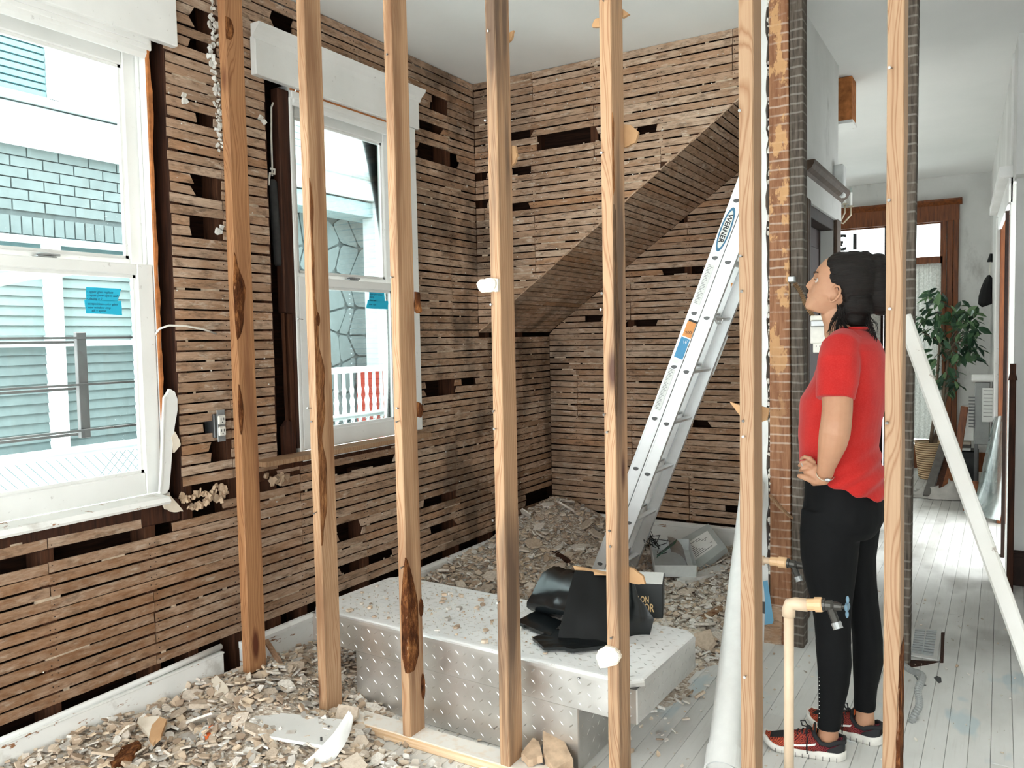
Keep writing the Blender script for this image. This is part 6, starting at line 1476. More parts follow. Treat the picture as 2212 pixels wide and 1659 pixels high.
# crumpled drop cloth
P = []; c0 = onz(2045, 1072, 0)
for i in range(27):
    row = []
    for j in range(15):
        f, g_ = i/26-.5, j/14-.5; ed = max(0, 1-4*(f*f+g_*g_)); p = Vector((c0.x+f*.52+.03*mn.noise(Vector((f*6, g_*6, 1))), c0.y+g_*.42+.05*mn.noise(Vector((f*5, g_*5, 9))), .006+ed*(.10+.10*mn.noise(Vector((f*6, g_*6, 3)))+.05*mn.noise(Vector((f*13, g_*13, 5)))))); row.append(p)
    P.append(row)
plain('cloth_grey', srgb(176, 172, 166), .95, 0, .1, .08); tag(obj('drop_cloth', sheet(P, .004, (0, 0, 1)), 'cloth_grey', smooth=True), 'crumpled pale grey drop cloth on the hall floor below the leaning boards', 'cloth')
# sheet of clear plastic draped from the doorway
@mat
def clear_plastic(t):
    v = t.coord(); n = t.noise(v, 5, 4); c = t.ramp(n, [(.3, srgb(96, 108, 106)), (.7, srgb(150, 160, 157))]); t.out(c, .2, 0, .5); tr = t.n('ShaderNodeBsdfTransparent'); mx = t.n('ShaderNodeMixShader'); mx.inputs[0].default_value = .3; t.link(t.b.outputs[0], mx.inputs[1]); t.link(tr.outputs[0], mx.inputs[2]); t.link(mx.outputs[0], t.t.nodes['Material Output'].inputs[0])
P = []; Lp = [(2148, 900), (2138, 940), (2126, 990), (2116, 1040), (2106, 1080), (2080, 1106)]; Rp = [(2166, 898), (2166, 940), (2166, 990), (2166, 1040), (2166, 1090), (2160, 1125)]
for k in range(13):
    f = k/12; P.append([ony(l_[0]+(r_[0]-l_[0])*f, l_[1]+(r_[1]-l_[1])*f, 7.0-.12*i+.06*math.sin(f*9+i)) for i, (l_, r_) in enumerate(zip(Lp, Rp))])
tag(obj('plastic_sheet', MB().grid(P), 'clear_plastic', smooth=True), 'clear plastic sheeting draped down the brown door jamb to the floor', 'plastic sheet')
# dark square post by the right wall
a, b = ony(2181, 786, 5.2), ony(2196, 786, 5.2); zt_ = a.z
m = MB().cbox(a.x, b.x, 5.2, 5.245, .0, zt_-.09, .003); cx = (a.x+b.x)/2; m.loft([[(cx+sx*.022, 5.2225+sy*.022, zt_-.09) for sx, sy in ((-1, -1), (1, -1), (1, 1), (-1, 1))], [(cx+sx*.014, 5.2225+sy*.014, zt_-.05) for sx, sy in ((-1, -1), (1, -1), (1, 1), (-1, 1))], [(cx+sx*.015, 5.2225+sy*.015, zt_) for sx, sy in ((-1, -1), (1, -1), (1, 1), (-1, 1))]])
tag(obj('dark_post', m, 'dark_wood'), 'slim dark wood post with a narrowed top against the right wall', 'post')
# ================================================================ the woman
W0 = Vector((-.513, 2.974, 0)); NV = Vector((math.sin(math.radians(-9.8)), math.cos(math.radians(-9.8)), 0)); FW_ = Vector((-NV.y, NV.x, 0))
pe = thing('person', 'woman in a red T-shirt and black leggings, hand on hip, looking up to the left', 'person', W0)
def wp(px, py, t=0):
    """pixel -> (forward s, height z) on the vertical plane at lateral offset t (t > 0 towards the camera)"""
    p = onpl(px, py, W0-NV*t, NV); return (p-W0).dot(FW_), p.z
def L2W(s, t, z): return W0+FW_*s-NV*t+Vector((0, 0, z))
def ring_px(y, xf, xb, t, rt, n=24, ex=2.0, dz=None):
    (s0, z0), (s1, z1) = wp(xf, y, t), wp(xb, y, t); c, r = (s0+s1)/2, abs(s0-s1)/2; z = (z0+z1)/2; out = []
    for k in range(n):
        a = 2*math.pi*k/n; ca, sa = math.cos(a), math.sin(a); e = 2/ex
        u = math.copysign(abs(ca)**e, ca); v = math.copysign(abs(sa)**e, sa); out.append(L2W(c+r*u, t+rt*v, z+(dz(u) if dz else 0)))
    return out
def remeshed(name, mb, mats, parent, vox, smooth_it=6, fac=.5, disp=None):
    me = bpy.data.meshes.new(name); me.from_pydata([tuple(v) for v in mb.v], [], mb.f)
    bm = bmesh.new(); bm.from_mesh(me); bmesh.ops.recalc_face_normals(bm, faces=bm.faces); bm.to_mesh(me); bm.free()
    tmp = bpy.data.objects.new(name, me); COL.objects.link(tmp)
    r = tmp.modifiers.new('r', 'REMESH'); r.mode = 'VOXEL'; r.voxel_size = vox
    if smooth_it: s = tmp.modifiers.new('s', 'SMOOTH'); s.iterations = smooth_it; s.factor = fac
    dg = bpy.context.evaluated_depsgraph_get(); m2 = bpy.data.meshes.new_from_object(tmp.evaluated_get(dg)); bpy.data.objects.remove(tmp)
    if disp:
        m2.update(); nn = [v.normal.copy() for v in m2.vertices]
        for v, n_ in zip(m2.vertices, nn): v.co += n_*disp(v.co)
    m2.materials.clear()
    for mm in (mats if isinstance(mats, (list, tuple)) else [mats]): m2.materials.append(MAT(mm))
    m2.polygons.foreach_set('use_smooth', [True]*len(m2.polygons))
    o = bpy.data.objects.new(name, m2); COL.objects.link(o); o.parent = parent; o.matrix_basis = basis(parent).inverted(); return o
@mat
def skin(t):
    v = t.pos(); n = t.noise(v, 60, 4); n2 = t.noise(v, 9, 3); c = t.ramp(n2, [(.3, srgb(178, 130, 100)), (.7, srgb(192, 146, 116))]); c = t.mix(t.mrange(n, .5, .75, 0, .2), c, srgb(162, 108, 80))
    t.out(c, .5, 0, .4); t.b.inputs['Subsurface Weight'].default_value = .12; t.b.inputs['Subsurface Radius'].default_value = (.012, .005, .003); t.b.inputs['Subsurface Scale'].default_value = .6
@mat
def red_shirt(t):
    v = t.pos(); n = t.noise(v, 260, 2); n2 = t.noise(v, 12, 3); c = t.ramp(n2, [(.3, srgb(176, 34, 32)), (.7, srgb(190, 42, 38))]); c = t.mix(t.mrange(n, .4, .7, 0, .12), c, srgb(220, 96, 86)); t.out(c, .9, 0, .15); t.b.inputs['Sheen Weight'].default_value = .15
plain('black_leggings', (.0028, .0031, .0036), .8, 0, .2, .15, 30)
@mat
def hair(t):
    v = t.coord(); n = t.noise(t.map(v, (20, 20, 260), rot=(0, .25, 0)), 2.0, 4); c = t.ramp(n, [(.3, (.0045, .004, .0038)), (.75, (.015, .010, .008))]); t.out(c, .5, 0, .22); t.bump(n, .6, .004)
plain('lip', srgb(196, 112, 98), .45); plain('brow', srgb(58, 38, 28), .8); plain('eye_white', srgb(200, 188, 178), .3, 0, .5, .02); plain('eye_dark', srgb(40, 26, 18), .2, 0, .5, .02)
# ---------------------------------------------------------------- body (one continuous surface)
B = MB()
# pelvis, torso core, legs kept inside the clothes
core = [(735, 1800, 1880, .085), (760, 1788, 1895, .145), (800, 1775, 1902, .14), (860, 1748, 1900, .14), (920, 1745, 1890, .13), (980, 1748, 1890, .135), (1040, 1750, 1895, .15), (1090, 1750, 1898, .155), (1130, 1745, 1892, .155)]
B.loft([ring_px(y, a, b, 0, rt, 20) for y, a, b, rt in core])
NL = [(1100, 1731, 1858, .075, .080), (1150, 1727, 1860, .075, .083), (1200, 1728, 1855, .074, .080), (1250, 1737, 1849, .072, .074), (1300, 1751, 1842, .07, .064), (1340, 1757, 1839, .07, .058), (1380, 1761, 1840, .07, .056), (1430, 1764, 1841, .07, .055), (1480, 1767, 1834, .072, .049), (1530, 1768, 1824, .074, .043), (1572, 1764, 1816, .076, .040)]
FL = [(1100, 1790, 1911, -.078, .080), (1150, 1795, 1900, -.08, .083), (1200, 1800, 1893, -.08, .078), (1250, 1815, 1894, -.08, .070), (1300, 1830, 1898, -.08, .062), (1340, 1836, 1903, -.08, .056), (1380, 1840, 1908, -.08, .054), (1430, 1842, 1907, -.08, .053), (1480, 1843, 1897, -.08, .046), (1532, 1845, 1892, -.08, .040)]
for LG, q in ((NL, 6), (FL, 6)): B.loft([ring_px(y, a+q, b-q, t, rt-.009, 16) for y, a, b, t, rt in LG])
B.loft([ring_px(y, a, b, .076, rt, 16) for y, a, b, rt in ((1545, 1771, 1814, .032), (1575, 1770, 1811, .031), (1592, 1763, 1812, .031), (1608, 1760, 1812, .030), (1624, 1766, 1808, .026))])
B.loft([ring_px(y, a, b, -.08, rt, 16) for y, a, b, rt in ((1510, 1851, 1888, .032), (1535, 1850, 1888, .031), (1555, 1847, 1890, .031), (1568, 1846, 1890, .029), (1584, 1850, 1887, .025))])
# neck
B.loft([ring_px(y, a, b, 0, rt, 18) for y, a, b, rt in ((664, 1772, 1850, .052), (684, 1774, 1848, .051), (704, 1780, 1852, .052), (722, 1780, 1862, .058), (740, 1785, 1875, .075), (755, 1790, 1885, .10))])
# head: rings in a frame tilted back
TL = math.radians(16); s_e, z_e = wp(1808, 637)
def hf(px, py): s, z = wp(px, py); ds, dz = s-s_e, z-z_e; return ds*math.cos(TL)+dz*math.sin(TL), -ds*math.sin(TL)+dz*math.cos(TL)
def H2W(f, l, u): return L2W(s_e+f*math.cos(TL)-u*math.sin(TL), l, z_e+f*math.sin(TL)+u*math.cos(TL))
prof = [hf(*p) for p in ((1762, 675), (1748, 672.5), (1742, 668), (1738.6, 660), (1741, 652), (1741.5, 646.5), (1745.5, 642), (1742.2, 637.5), (1746.5, 630), (1747.0, 626.5), (1740.0, 620), (1739.0, 616.5), (1746, 608), (1756.5, 599), (1760.2, 589), (1767, 577), (1780, 563), (1797, 552), (1820, 547))]
base_p = [hf(*p) for p in ((1762, 675), (1752, 672.5), (1746, 668), (1744, 660), (1745, 652), (1747, 645), (1750, 637), (1752, 630), (1755, 618), (1757, 608), (1759, 599), (1762, 589), (1768, 577), (1780, 563), (1797, 552), (1820, 547))]
back_p = [hf(*p) for p in ((1812, 690), (1832, 680), (1852, 662), (1866, 640), (1872, 615), (1868, 590), (1855, 568), (1838, 555), (1826, 549))]
def interp(P, u):
    P = sorted(P, key=lambda p: p[1])
    if u <= P[0][1]: return P[0][0]
    for a, b in zip(P[:-1], P[1:]):
        if a[1] <= u <= b[1]: return a[0]+(b[0]-a[0])*((u-a[1])/max(1e-6, b[1]-a[1]))
    return P[-1][0]
def lipdelta(u):   # true profile minus smooth face
    return interp(prof, u)-interp(base_p, u)
u0 = prof[0][1]+.001; u1 = hf(1823, 548)[1]; rings = []; NR = 54; NS = 56
for i in range(NR+1):
    g = i/NR; u = u0+(u1-u0)*g; f_ = interp(base_p, u); b_ = interp(back_p, u)
    if u < hf(1800, 672)[1]: b_ = max(b_, -.03-.05*max(0, (u-u0)/.03))
    wv = .074*min(1, .40+.75*min(1, (u-u0)/.085)**.75)*math.sqrt(max(.02, 1-max(0, (u-.02)/(u1-.02+.004))**2.6)); mid = (f_+b_)/2; row = []; d = lipdelta(u)
    for k in range(NS):
        a = 2*math.pi*k/NS; ca, sa = math.cos(a), math.sin(a); e = .86 if ca > 0 else 1.0
        l = wv*math.copysign(abs(sa)**.92, sa); f = mid+(f_-mid)*math.copysign(abs(ca)**e, ca) if ca > 0 else mid+(mid-b_)*ca
        if ca > 0:
            sg = .0115 if hf(1740, 628)[1] < u else .022
            f += d*math.exp(-(l/sg)**2)
            ue = hf(1757, 605)[1]; f -= .008*math.exp(-((abs(l)-.031)/.015)**2-((u-ue)/.011)**2)      # eye socket
            uc = hf(1752, 622)[1]; f += .003*math.exp(-((abs(l)-.036)/.018)**2-((u-uc)/.016)**2)      # cheek
        row.append(H2W(f, l, u))
    rings.append(row)
B.loft(rings)
# ears
for sd in (1, -1):
    ef = lambda px, py, l: H2W(*((lambda q: (q[0], sd*l, q[1]))(hf(px, py))))
    loop = [ef(px, py, l) for px, py, l in ((1800, 632, .070), (1801, 624, .075), (1806, 620, .082), (1812, 622, .087), (1815, 630, .088), (1812, 640, .085), (1806, 648, .080), (1798, 654, .076), (1792, 652, .072), (1791, 645, .070))]
    B.tube(loop+[loop[0]], .0044, 7); ctr = ef(1803, 637, .073); B.sphere(ctr, (.010, .006, .014), 8, 6)
# arms: near arm hangs, elbow out, hand on hip; far arm mirrors it
def arm(pts, n=18):
    P = [L2W(*((lambda q: (q[0], t, q[1]))(wp(px, py, t)))) for px, py, t, ra, rb in pts]; rings = []
    for i, (px, py, t, ra, rb) in enumerate(pts):
        a = P[max(0, i-1)]; b = P[min(len(P)-1, i+1)]; d = (b-a).normalized(); x = (FW_-d*FW_.dot(d)).normalized(); y = d.cross(x); rings.append([P[i]+x*ra*math.cos(2*math.pi*k/n)+y*rb*math.sin(2*math.pi*k/n) for k in range(n)])
    B.loft(rings); return P
arm([(1812, 745, .135, .05, .045), (1808, 790, .17, .052, .048), (1808, 840, .20, .0485, .046), (1809, 880, .225, .0465, .044), (1806, 915, .243, .047, .043), (1803, 935, .247, .0475, .042), (1798, 960, .240, .044, .040), (1791, 985, .228, .036, .034), (1785, 1008, .214, .0285, .026), (1781, 1026, .202, .0265, .021)])
arm([(1822, 750, -.135, .045, .045), (1826, 800, -.17, .045, .045), (1832, 860, -.205, .042, .042), (1836, 925, -.235, .04, .04), (1826, 970, -.215, .034, .034), (1810, 1015, -.185, .026, .022)])
# near hand: palm pressed on the hip, fingers curling forward, thumb below
def hp(px, py, t): s, z = wp(px, py, t); return L2W(s, t, z)
palm = [((1783, 1022, .200), .026, .018), ((1776, 1030, .194), .030, .017), ((1765, 1030, .188), .034, .016), ((1755, 1020, .184), .032, .015), ((1748, 1010, .180), .024, .013)]
pc = [hp(*a) for a, _, _ in palm]; rings = []
for i, (_, ra, rb) in enumerate(palm):
    d = (pc[min(i+1, 4)]-pc[max(i-1, 0)]).normalized(); y = NV-d*NV.dot(d); y.normalize(); x = d.cross(y); rings.append([pc[i]+x*ra*math.cos(2*math.pi*k/16)+y*rb*math.sin(2*math.pi*k/16) for k in range(16)])
B.loft(rings)
FING = [[(1760, 1001, .182), (1750, 990, .186), (1739, 987, .180), (1731, 991, .164)], [(1756, 1006, .188), (1743, 999, .193), (1732, 1000, .187), (1727, 1006, .170)], [(1756, 1014, .188), (1744, 1010, .195), (1733, 1012, .190), (1729, 1017, .174)], [(1759, 1022, .184), (1751, 1021, .186), (1745, 1021, .182), (1740, 1022, .172)]]
FR = [(.0082, .0076, .0070, .0058), (.0086, .0080, .0073, .0060), (.0084, .0078, .0070, .0058), (.0072, .0068, .0060, .0050)]
for q, r_ in zip(FING, FR):
    c = [hp(*p) for p in q]; B.tube(c, list(r_), 10); B.sphere(c[-1], r_[-1], 8, 6); [B.sphere(c[k], r_[k]*1.06, 8, 6) for k in (1, 2)]
c = [hp(*p) for p in ((1772, 1040, .186), (1756, 1038, .196), (1743, 1033, .200), (1731, 1029, .196), (1726, 1028, .190))]; B.tube(c, [.014, .0125, .0105, .0092, .0072], 10); B.sphere(c[-1], .0072, 8, 6); B.sphere(c[2], .0108, 8, 6)
# far hand, resting on the other hip
c = [hp(*p) for p in ((1808, 1012, -.185), (1790, 1022, -.178), (1775, 1018, -.172))]; B.tube(c, [.024, .027, .02], 12)
for k in range(4): q = [hp(1775, 1008+k*7, -.176), hp(1762, 1005+k*6, -.172), hp(1752, 1007+k*6, -.162)]; B.tube(q, [.0088, .008, .0065], 8)
q = [hp(1790, 1034, -.18), hp(1775, 1038, -.182), hp(1764, 1036, -.178)]; B.tube(q, [.012, .010, .0075], 8)
body = remeshed('body', B, 'skin', pe, .0028, 3, .45)
# face details
for sd in (1, -1):
    f, u = hf(1757.0, 604.5); f -= .0165
    ey = obj('eye', MB().sphere(H2W(f, sd*.0275, u), .0112, 12, 8), 'eye_white', pe, smooth=True); obj('iris', MB().sphere(H2W(f+.0085, sd*.0285, u+.002), (.0048, .0048, .0048), 8, 6), 'eye_dark', ey, smooth=True)
    lid = [H2W(f+.0135-.0075*abs(k-3)/3, sd*(.0285+.0042*(k-3)), u+.0042-.0010*abs(k-3)) for k in range(7)]; obj('eyelid', MB().tube([p+Vector((0, 0, .0022)) for p in lid], [.001, .002, .0026, .0028, .0026, .002, .001], 8), 'skin', ey, smooth=True); obj('lower_lid', MB().tube([p+Vector((0, 0, -.0056)) for p in lid], [.001, .0018, .0022, .0024, .0022, .0018, .001], 8), 'skin', ey, smooth=True); obj('lashes', MB().tube(lid, [.0006, .0012, .0014, .0015, .0015, .0016, .0008], 6), 'brow', ey)
    bf, bu = hf(1760, 592); br = [H2W(bf+.0025-.0004*k*k, sd*(.013+.0062*k), bu+.001+.0042*math.sin(k/6*2.6)) for k in range(7)]; obj('eyebrow', MB().tube(br, [.0022, .0030, .0031, .0029, .0025, .0018, .0008], 6), 'brow', pe)
lf, lu = hf(1743.2, 638.2); lf2, lu2 = hf(1742.6, 646)
obj('lips', MB().tube([H2W(lf-.006-.012*(abs(k-4)/4)**2, .0052*(k-4), lu-.0015-.001*abs(k-4)) for k in range(9)], [.001, .0028, .0040, .0048, .0046, .0048, .0040, .0028, .001], 8).tube([H2W(lf2-.006-.012*(abs(k-4)/4)**2, .0048*(k-4), lu2+.001+.0012*abs(k-4)) for k in range(9)], [.001, .003, .0045, .0054, .0058, .0054, .0045, .003, .001], 8), 'lip', pe, smooth=True)
# ---------------------------------------------------------------- leggings
G = MB()
G.loft([ring_px(y, a, b, 0, rt, 28, 2.2) for y, a, b, rt in ((985, 1742, 1898, .140), (1015, 1740, 1902, .150), (1045, 1738, 1907, .160), (1080, 1737, 1912, .168), (1110, 1732, 1912, .168), (1132, 1734, 1902, .160), (1150, 1740, 1888, .14))])
for LG in (NL, FL): G.loft([ring_px(y, a, b, t, rt, 20) for y, a, b, t, rt in LG])
lg = remeshed('leggings', G, 'black_leggings', pe, .0048, 5, .5, lambda p: .0022*mn.noise(Vector((p.x*22, p.y*22, p.z*9)))*(1.6 if p.z < .4 else .6))
m = MB()
for k in range(11): s, z = wp(1768.5, 1458+k*8.6, .076); m.sphere(L2W(s-.002, .096, z), .0016, 6, 4)
obj('reflective_dots', m, 'paper', lg)['kind'] = 'stuff'
# ---------------------------------------------------------------- T-shirt
S = MB()
rows = [(712, 1806, 1876, .066), (720, 1796, 1885, .090), (730, 1787, 1894, .125), (742, 1780, 1902, .158), (757, 1774, 1908, .178), (785, 1765, 1914, .180), (815, 1754, 1917, .176), (842, 1738, 1917, .176), (860, 1728, 1915, .175), (885, 1726, 1911, .170), (915, 1726, 1904, .166), (945, 1725, 1900, .166), (968, 1726, 1900, .168), (990, 1726, 1904, .176), (1008, 1729, 1909, .182)]
R_ = [ring_px(y, a, b, 0, rt, 40, 2.15) for y, a, b, rt in rows]
zf = wp(1730, 1004)[1]; zb = wp(1905, 1076)[1]
last = ring_px(1020, 1732, 1916, 0, .186, 40, 2.15); hem = []
for k, p in enumerate(last):
    u = math.cos(2*math.pi*k/40); f = (1-u)/2; hem.append(Vector((p.x, p.y, zf+(zb-zf)*f**.9)))
R_.append(hem); S.loft(R_)
def sleeve(pts, n=20):
    P = [L2W(*((lambda q: (q[0], t, q[1]))(wp(px, py, t)))) for px, py, t, ra, rb in pts]; rings = []
    for i, (px, py, t, ra, rb) in enumerate(pts):
        a = P[max(0, i-1)]; b = P[min(len(P)-1, i+1)]; d = (b-a).normalized(); x = (FW_-d*FW_.dot(d)).normalized(); y = d.cross(x); rings.append([P[i]+x*ra*math.cos(2*math.pi*k/n)+y*rb*math.sin(2*math.pi*k/n) for k in range(n)])
    S.loft(rings)
sleeve([(1826, 742, .09, .06, .05), (1816, 752, .135, .064, .056), (1811, 785, .172, .0655, .060), (1808, 820, .193, .0640, .060), (1805, 845, .207, .0620, .059), (1804, 862, .215, .0600, .058)])
sleeve([(1836, 745, -.09, .06, .05), (1834, 760, -.14, .062, .055), (1836, 800, -.175, .062, .058), (1838, 855, -.205, .06, .056)])
def folds(p):
    z = p.z; s = (p-W0).dot(FW_); k = .0035*mn.noise(Vector((s*9, z*5, (p-W0).dot(NV)*6)))+.002*mn.noise(Vector((s*24, z*14, 2)))
    # drag folds running down and back towards the hem
    low = max(0, min(1, (1.15-z)/.18)); k += .0055*low*math.sin((z*1.0+s*.62)*95+2*mn.noise(Vector((s*6, z*6, 1))))*max(0, min(1, (.08-s)/.1))
    up = max(0, min(1, (z-1.15)/.15)); k += .0035*up*math.sin((z*.35-s*1.0)*60+2.5*mn.noise(Vector((s*5, z*4, 7))))*max(0, min(1, (.05-s)/.1)); return k
sh = remeshed('t_shirt', S, 'red_shirt', pe, .0046, 5, .5, folds)
# neckband, sleeve hem and shoulder seam
nb = [p.lerp(sum(R_[0], Vector())/40, .02)+Vector((0, 0, .004)) for p in R_[0]]; obj('neckband', MB().tube(nb, .0055, 8, closed=True), 'red_shirt', sh, smooth=True)
# ---------------------------------------------------------------- wrist and ring
a = [hp(*p) for p in ((1763, 1021, .218), (1766, 1030, .222), (1775, 1037, .226), (1788, 1040, .224), (1798, 1036, .214), (1802, 1030, .200))]; br = tag(obj('bracelet', MB().tube(a, .0016, 6), 'pale_brass', pe, smooth=True), 'thin bracelet with a small plate'); q = hp(1788, 1037, .229); obj('bracelet_plate', MB().sphere(q, (.010, .004, .006), 8, 6), 'steel', br)
c = hp(1735, 1003, .186); d = (hp(1732, 1001, .182)-hp(1743, 1000, .189)).normalized(); x = d.orthogonal().normalized(); y = d.cross(x); obj('finger_ring', MB().tube([c+x*.0095*math.cos(2*math.pi*k/14)+y*.0095*math.sin(2*math.pi*k/14) for k in range(14)], .0013, 6, closed=True), 'steel', pe, smooth=True)
# ---------------------------------------------------------------- hair
Hm = MB()
def he(px, py, rx, rz, rt, t=0, tilt=0): s, z = wp(px, py, t); k = .00156; M = frame((0, 0, 0), FW_*math.cos(tilt)+Vector((0, 0, math.sin(tilt))), -NV, -FW_*math.sin(tilt)+Vector((0, 0, math.cos(tilt)))); Hm.sphere(L2W(s, t, z), (rx*k, rt, rz*k), 24, 16, M.to_3x3())
he(1842, 606, 60, 64, .094); he(1818, 580, 40, 36, .080); he(1806, 590, 27, 32, .072); he(1850, 655, 40, 40, .082); he(1842, 686, 36, 28, .064); he(1826, 668, 20, 36, .074); he(1801, 604, 21, 30, .0775); he(1828, 640, 17, 32, .0835); he(1818, 690, 12, 22, .070); he(1868, 556, 16, 14, .04); he(1896, 562, 18, 16, .045); he(1894, 606, 34, 50, .066); he(1902, 640, 30, 42, .058); he(1885, 575, 22, 22, .05)
hr = remeshed('hair', Hm, 'hair', pe, .0048, 3, .5, lambda p: .0022*mn.noise(Vector((p.x*14, p.y*14, p.z*70)))+.0018*mn.noise(Vector((p.x*30, p.y*30, p.z*190))))
rr = random.Random(33); m = MB()
def strand(pts, t0, t1, r): m.tube([hp(px, py, t0+(t1-t0)*i/(len(pts)-1)) for i, (px, py) in enumerate(pts)], [r]*(len(pts)-1)+[r*.3], 5)
def wavy(p0, p1, t0, t1, r, amp, sd, n=9):
    pts = []
    for i in range(n):
        f = i/(n-1); pts.append((p0[0]+(p1[0]-p0[0])*f+amp*f*math.sin(f*7+sd), p0[1]+(p1[1]-p0[1])*f+amp*.4*math.sin(f*5+sd*2)))
    m.tube([hp(px, py, t0+(t1-t0)*i/(n-1)) for i, (px, py) in enumerate(pts)], [r*(1-.7*i/(n-1)) for i in range(n)], 4)
for k in range(34): j = rr.uniform(-1, 1); wavy((1816+7*j, 672+rr.uniform(-8, 10)), (1796+12*j+rr.uniform(-6, 4), 730+rr.uniform(-18, 10)), .066, .078+rr.uniform(0, .02), rr.uniform(.0010, .0024), 4.0, 2+rr.uniform(-.6, .6))
for k in range(40): wavy((1812+rr.uniform(-4, 12), 656+rr.uniform(0, 16)), (1814+rr.uniform(-8, 18), 706+rr.uniform(-12, 8)), .074, .076+rr.uniform(0, .010), rr.uniform(.0012, .0026), 2.5, 1+rr.uniform(-.6, .6))
for k in range(60): g_ = rr.uniform(-1, 1); wavy((1862+18*g_, 680+rr.uniform(-8, 10)), (1882+14*g_+rr.uniform(-4, 6), 730+rr.uniform(-24, 30)), .02+.05*g_, .03+.06*g_, rr.uniform(.0008, .0022), 5, 3+rr.uniform(-.8, .8))
for k in range(18): a_ = rr.uniform(-10, 10); wavy((1860+a_, 556+rr.uniform(-4, 6)), (1900+a_*.3, 572+rr.uniform(-16, 14)), rr.uniform(-.03, .04), rr.uniform(-.03, .04), rr.uniform(.0008, .0016), 5, rr.uniform(0, 6))
obj('loose_strands', m, 'hair', hr, smooth=True)['kind'] = 'stuff'
# ---------------------------------------------------------------- shoes
@mat
def knit(t):
    v = t.coord(); s_ = t.sep(v); n = t.noise(t.map(v, (30, 30, 40)), 2, 3); w = t.wave(t.map(v, (1, 1, 1.2), rot=(0, .7, 0)), 55, 6, 2, 2); g = t.mrange(s_[0], .04, .2)
    a = t.ramp(w, [(0, srgb(30, 18, 24)), (.35, srgb(110, 34, 52)), (.7, srgb(150, 52, 66)), (1, srgb(60, 24, 40))]); b = t.ramp(w, [(0, srgb(30, 20, 24)), (.4, srgb(190, 70, 56)), (.8, srgb(226, 116, 74)), (1, srgb(40, 22, 26))]); t.out(t.mix(g, a, b), .85, 0, .2); t.bump(w, .4, .003)
plain('shoe_black', (.012, .012, .014), .8); plain('sole_white', srgb(226, 222, 214), .6, 0, .3, .1, 30)
def shoe(lab, heel, toe, flip):
    h, t_ = onz(*heel, 0)+NV*.034, onz(*toe, 0)+NV*.034; d = (t_-h); d.z = 0; d.normalize(); y = Vector((-d.y, d.x, 0)); M = frame(h-d*.004, d, y, (0, 0, 1)); L = .272
    sh_ = bpy.data.objects.new('shoe', None)
    def wdt(x):
        f = x/L; w = .036+.011*math.sin(min(1, f*1.15)*math.pi*.62)
        if f < .13: w *= math.sqrt(max(.12, 1-((.13-f)/.13)**2*.9))
        if f > .78: w *= math.sqrt(max(.10, 1-((f-.78)/.22)**2*.92))
        return w
    def lowz(x): f = x/L; return .006*max(0, (.10-f)/.1)**1.5+.024*max(0, (f-.78)/.22)**1.6
    xs = [L*(.5-.5*math.cos(math.pi*k/26)) for k in range(27)]; n = 20; R1 = []
    for x in xs:
        w = wdt(x)+.004; z0 = lowz(x); z1 = z0+.027+(.004 if x < .1 else 0); R1.append([M @ Vector((x, sx*w, zz)) for sx, zz in ((-.86, z0), (-1, z0+.008), (-1, z1-.004), (-.94, z1), (.94, z1), (1, z1-.004), (1, z0+.008), (.86, z0))])
    up_ = MB(); R2 = []
    top = [(0, .064), (.012, .072), (.03, .064), (.055, .050), (.08, .053), (.10, .074), (.118, .084), (.14, .076), (.17, .065), (.20, .057), (.23, .049), (.25, .042), (.266, .032)]
    for x in xs[0:]:
        x = min(max(x, .004), L-.006); w = wdt(x)-.001; z0 = lowz(x)+.022; zt = interp([(b_, a_) for a_, b_ in top], x)
        zt = max(zt, z0+.006); R2.append([M @ Vector((x, w*math.cos(math.pi*k/(n-1))*(1 if k in (0, n-1) else 1), z0+(zt-z0)*math.sin(math.pi*k/(n-1))**.62)) for k in range(n)])
    upper = obj('shoe', up_.loft(R2), 'knit', pe, M=None, smooth=True); tag(upper, lab)
    # re-express the texture frame along the shoe
    me = upper.data; Mi = M.inverted(); Ow = basis(upper)
    for v in me.vertices: v.co = Mi @ (Ow @ v.co)
    upper.matrix_basis = basis(pe).inverted() @ M
    autosmooth(obj('sole', MB().loft(R1), 'sole_white', upper), 50)
    cg = MB()
    for x in [.03+k*.022 for k in range(10)]:
        for sx in (-1, 1): cg.box(x-.0008, x+.0008, sx*(wdt(x)+.0045)-.0006, sx*(wdt(x)+.0045)+.0006, lowz(x)+.001, lowz(x)+.016, M)
    obj('sole_groove', cg, 'shoe_black', upper)['kind'] = 'stuff'
    rim = [(.006, -.018, .066), (.006, .018, .066), (.03, .030, .064), (.055, .033, .052), (.08, .033, .055), (.10, .025, .074), (.108, 0, .086), (.10, -.025, .074), (.08, -.033, .055), (.055, -.033, .052), (.03, -.030, .064)]
    obj('collar', MB().tube([M @ Vector(p) for p in rim], .0075, 8, closed=True), 'shoe_black', upper, smooth=True)
    sd = 1 if flip else -1
    hc = MB()   # heel counter patch
    hc.grid([[M @ Vector((x, sy*(wdt(x)+.0012)*(1-.12*k/5), lowz(x)+.030+.040*k/5*(1-x/.075))) for k in range(6)] for sy in (-1, 1) for x in ([.06, .045, .03, .015, .004] if sy == -1 else [.004, .015, .03, .045, .06])]); obj('heel_patch', hc, 'shoe_black', upper, smooth=True)
    def side(x, z, off=.0022, sy=sd):
        w = wdt(x); zt = interp([(b_, a_) for a_, b_ in top], x); z0 = lowz(x)+.022; g = max(0, min(1, (z-z0)/(zt-z0))); ang = math.asin(g**(1/.62)) if g < 1 else math.pi/2; return M @ Vector((x, sy*((w-.001)*math.cos(ang)+off), z+.0008))
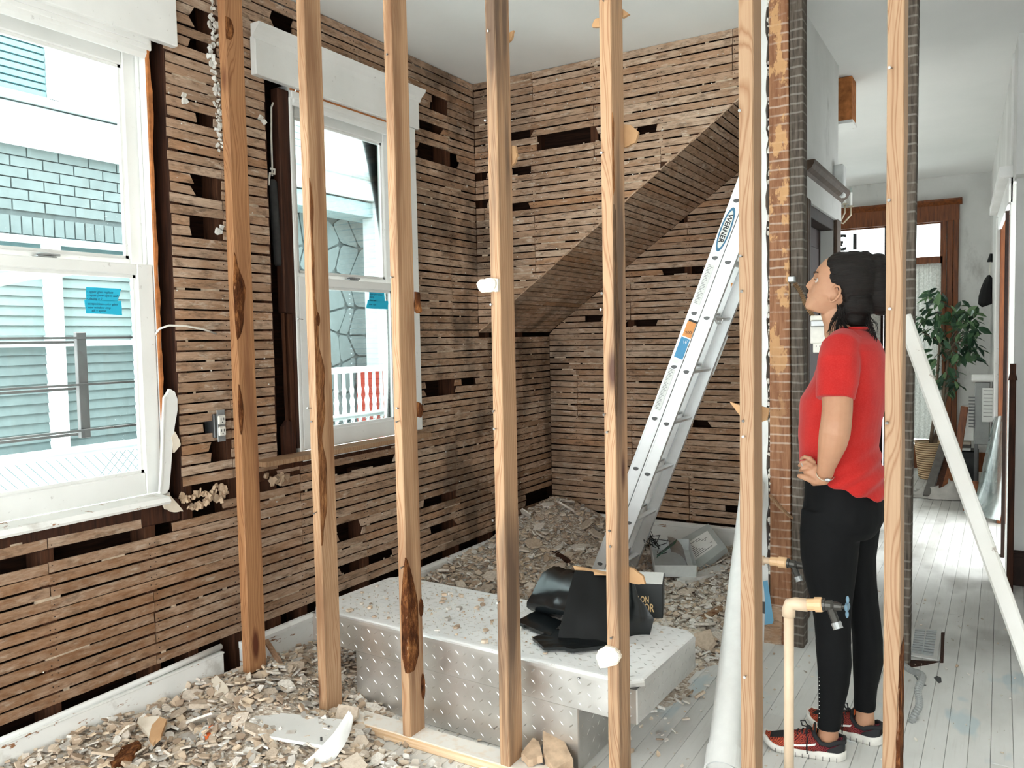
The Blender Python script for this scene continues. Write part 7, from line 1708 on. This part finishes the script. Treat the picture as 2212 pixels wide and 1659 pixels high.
    sw_ = [(.070, .058), (.10, .047), (.13, .040), (.16, .036), (.175, .037), (.18, .043), (.172, .052), (.168, .050), (.17, .043), (.158, .042), (.13, .047), (.10, .053)]
    mb = MB(); A_ = [side(x, z) for x, z in sw_]; cc = sum(A_, Vector())/len(A_)
    quad = [(0, 1, 11), (1, 2, 10, 11), (2, 3, 9, 10), (3, 4, 8, 9), (4, 5, 6, 7, 8)]; mb.add(A_, quad); obj('side_mark', mb, 'paper', upper)
    lc = MB()
    for k in range(5):
        x = .125+k*.016; z = interp([(b_, a_) for a_, b_ in top], x)+.002; lc.tube([M @ Vector((x-.004, -.024, z-.010)), M @ Vector((x, -.012, z)), M @ Vector((x+.003, .012, z)), M @ Vector((x-.004, .024, z-.010))], .0024, 6)
    lc.tube([M @ Vector(p) for p in ((.122, 0, .090), (.118, sd*.02, .098), (.13, sd*.034, .090), (.124, sd*.040, .068), (.126, sd*.046, .042), (.124, sd*.049, .018))], .0024, 6); lc.tube([M @ Vector(p) for p in ((.122, 0, .090), (.135, -sd*.02, .102), (.15, -sd*.03, .095), (.145, -sd*.028, .08), (.122, 0, .09))], .0024, 6)
    lc.sphere(M @ Vector((.122, 0, .090)), (.010, .010, .007), 8, 6); obj('laces', lc, 'shoe_black', upper, smooth=True)
    obj('tongue', MB().cbox(.098, .106, -.020, .020, .065, .104, .003, M), 'shoe_black', upper); obj('tongue_tab', MB().box(.0965, .098, -.012, .012, .08, .100, M).box(.106, .1075, -.012, .012, .08, .100, M), 'orange_paint', upper)
    tf = MB(); tf.grid([[M @ Vector((x, (wdt(x)-.001)*math.cos(math.pi*q/10)*1.0, lowz(x)+.022+(interp([(b_, a_) for a_, b_ in top], x)+.0015-lowz(x)-.022)*math.sin(math.pi*q/10)**.62)) for q in range(3, 8)] for x in (.175, .19, .205, .22, .235, .248)]); obj('toe_patch', tf, 'shoe_black', upper, smooth=True)
    return upper
shoe('near knit running shoe in black, maroon and orange', (1826, 1649), (1655, 1619), True)
shoe('far knit running shoe in maroon and black', (1906, 1618), (1748, 1566), True)
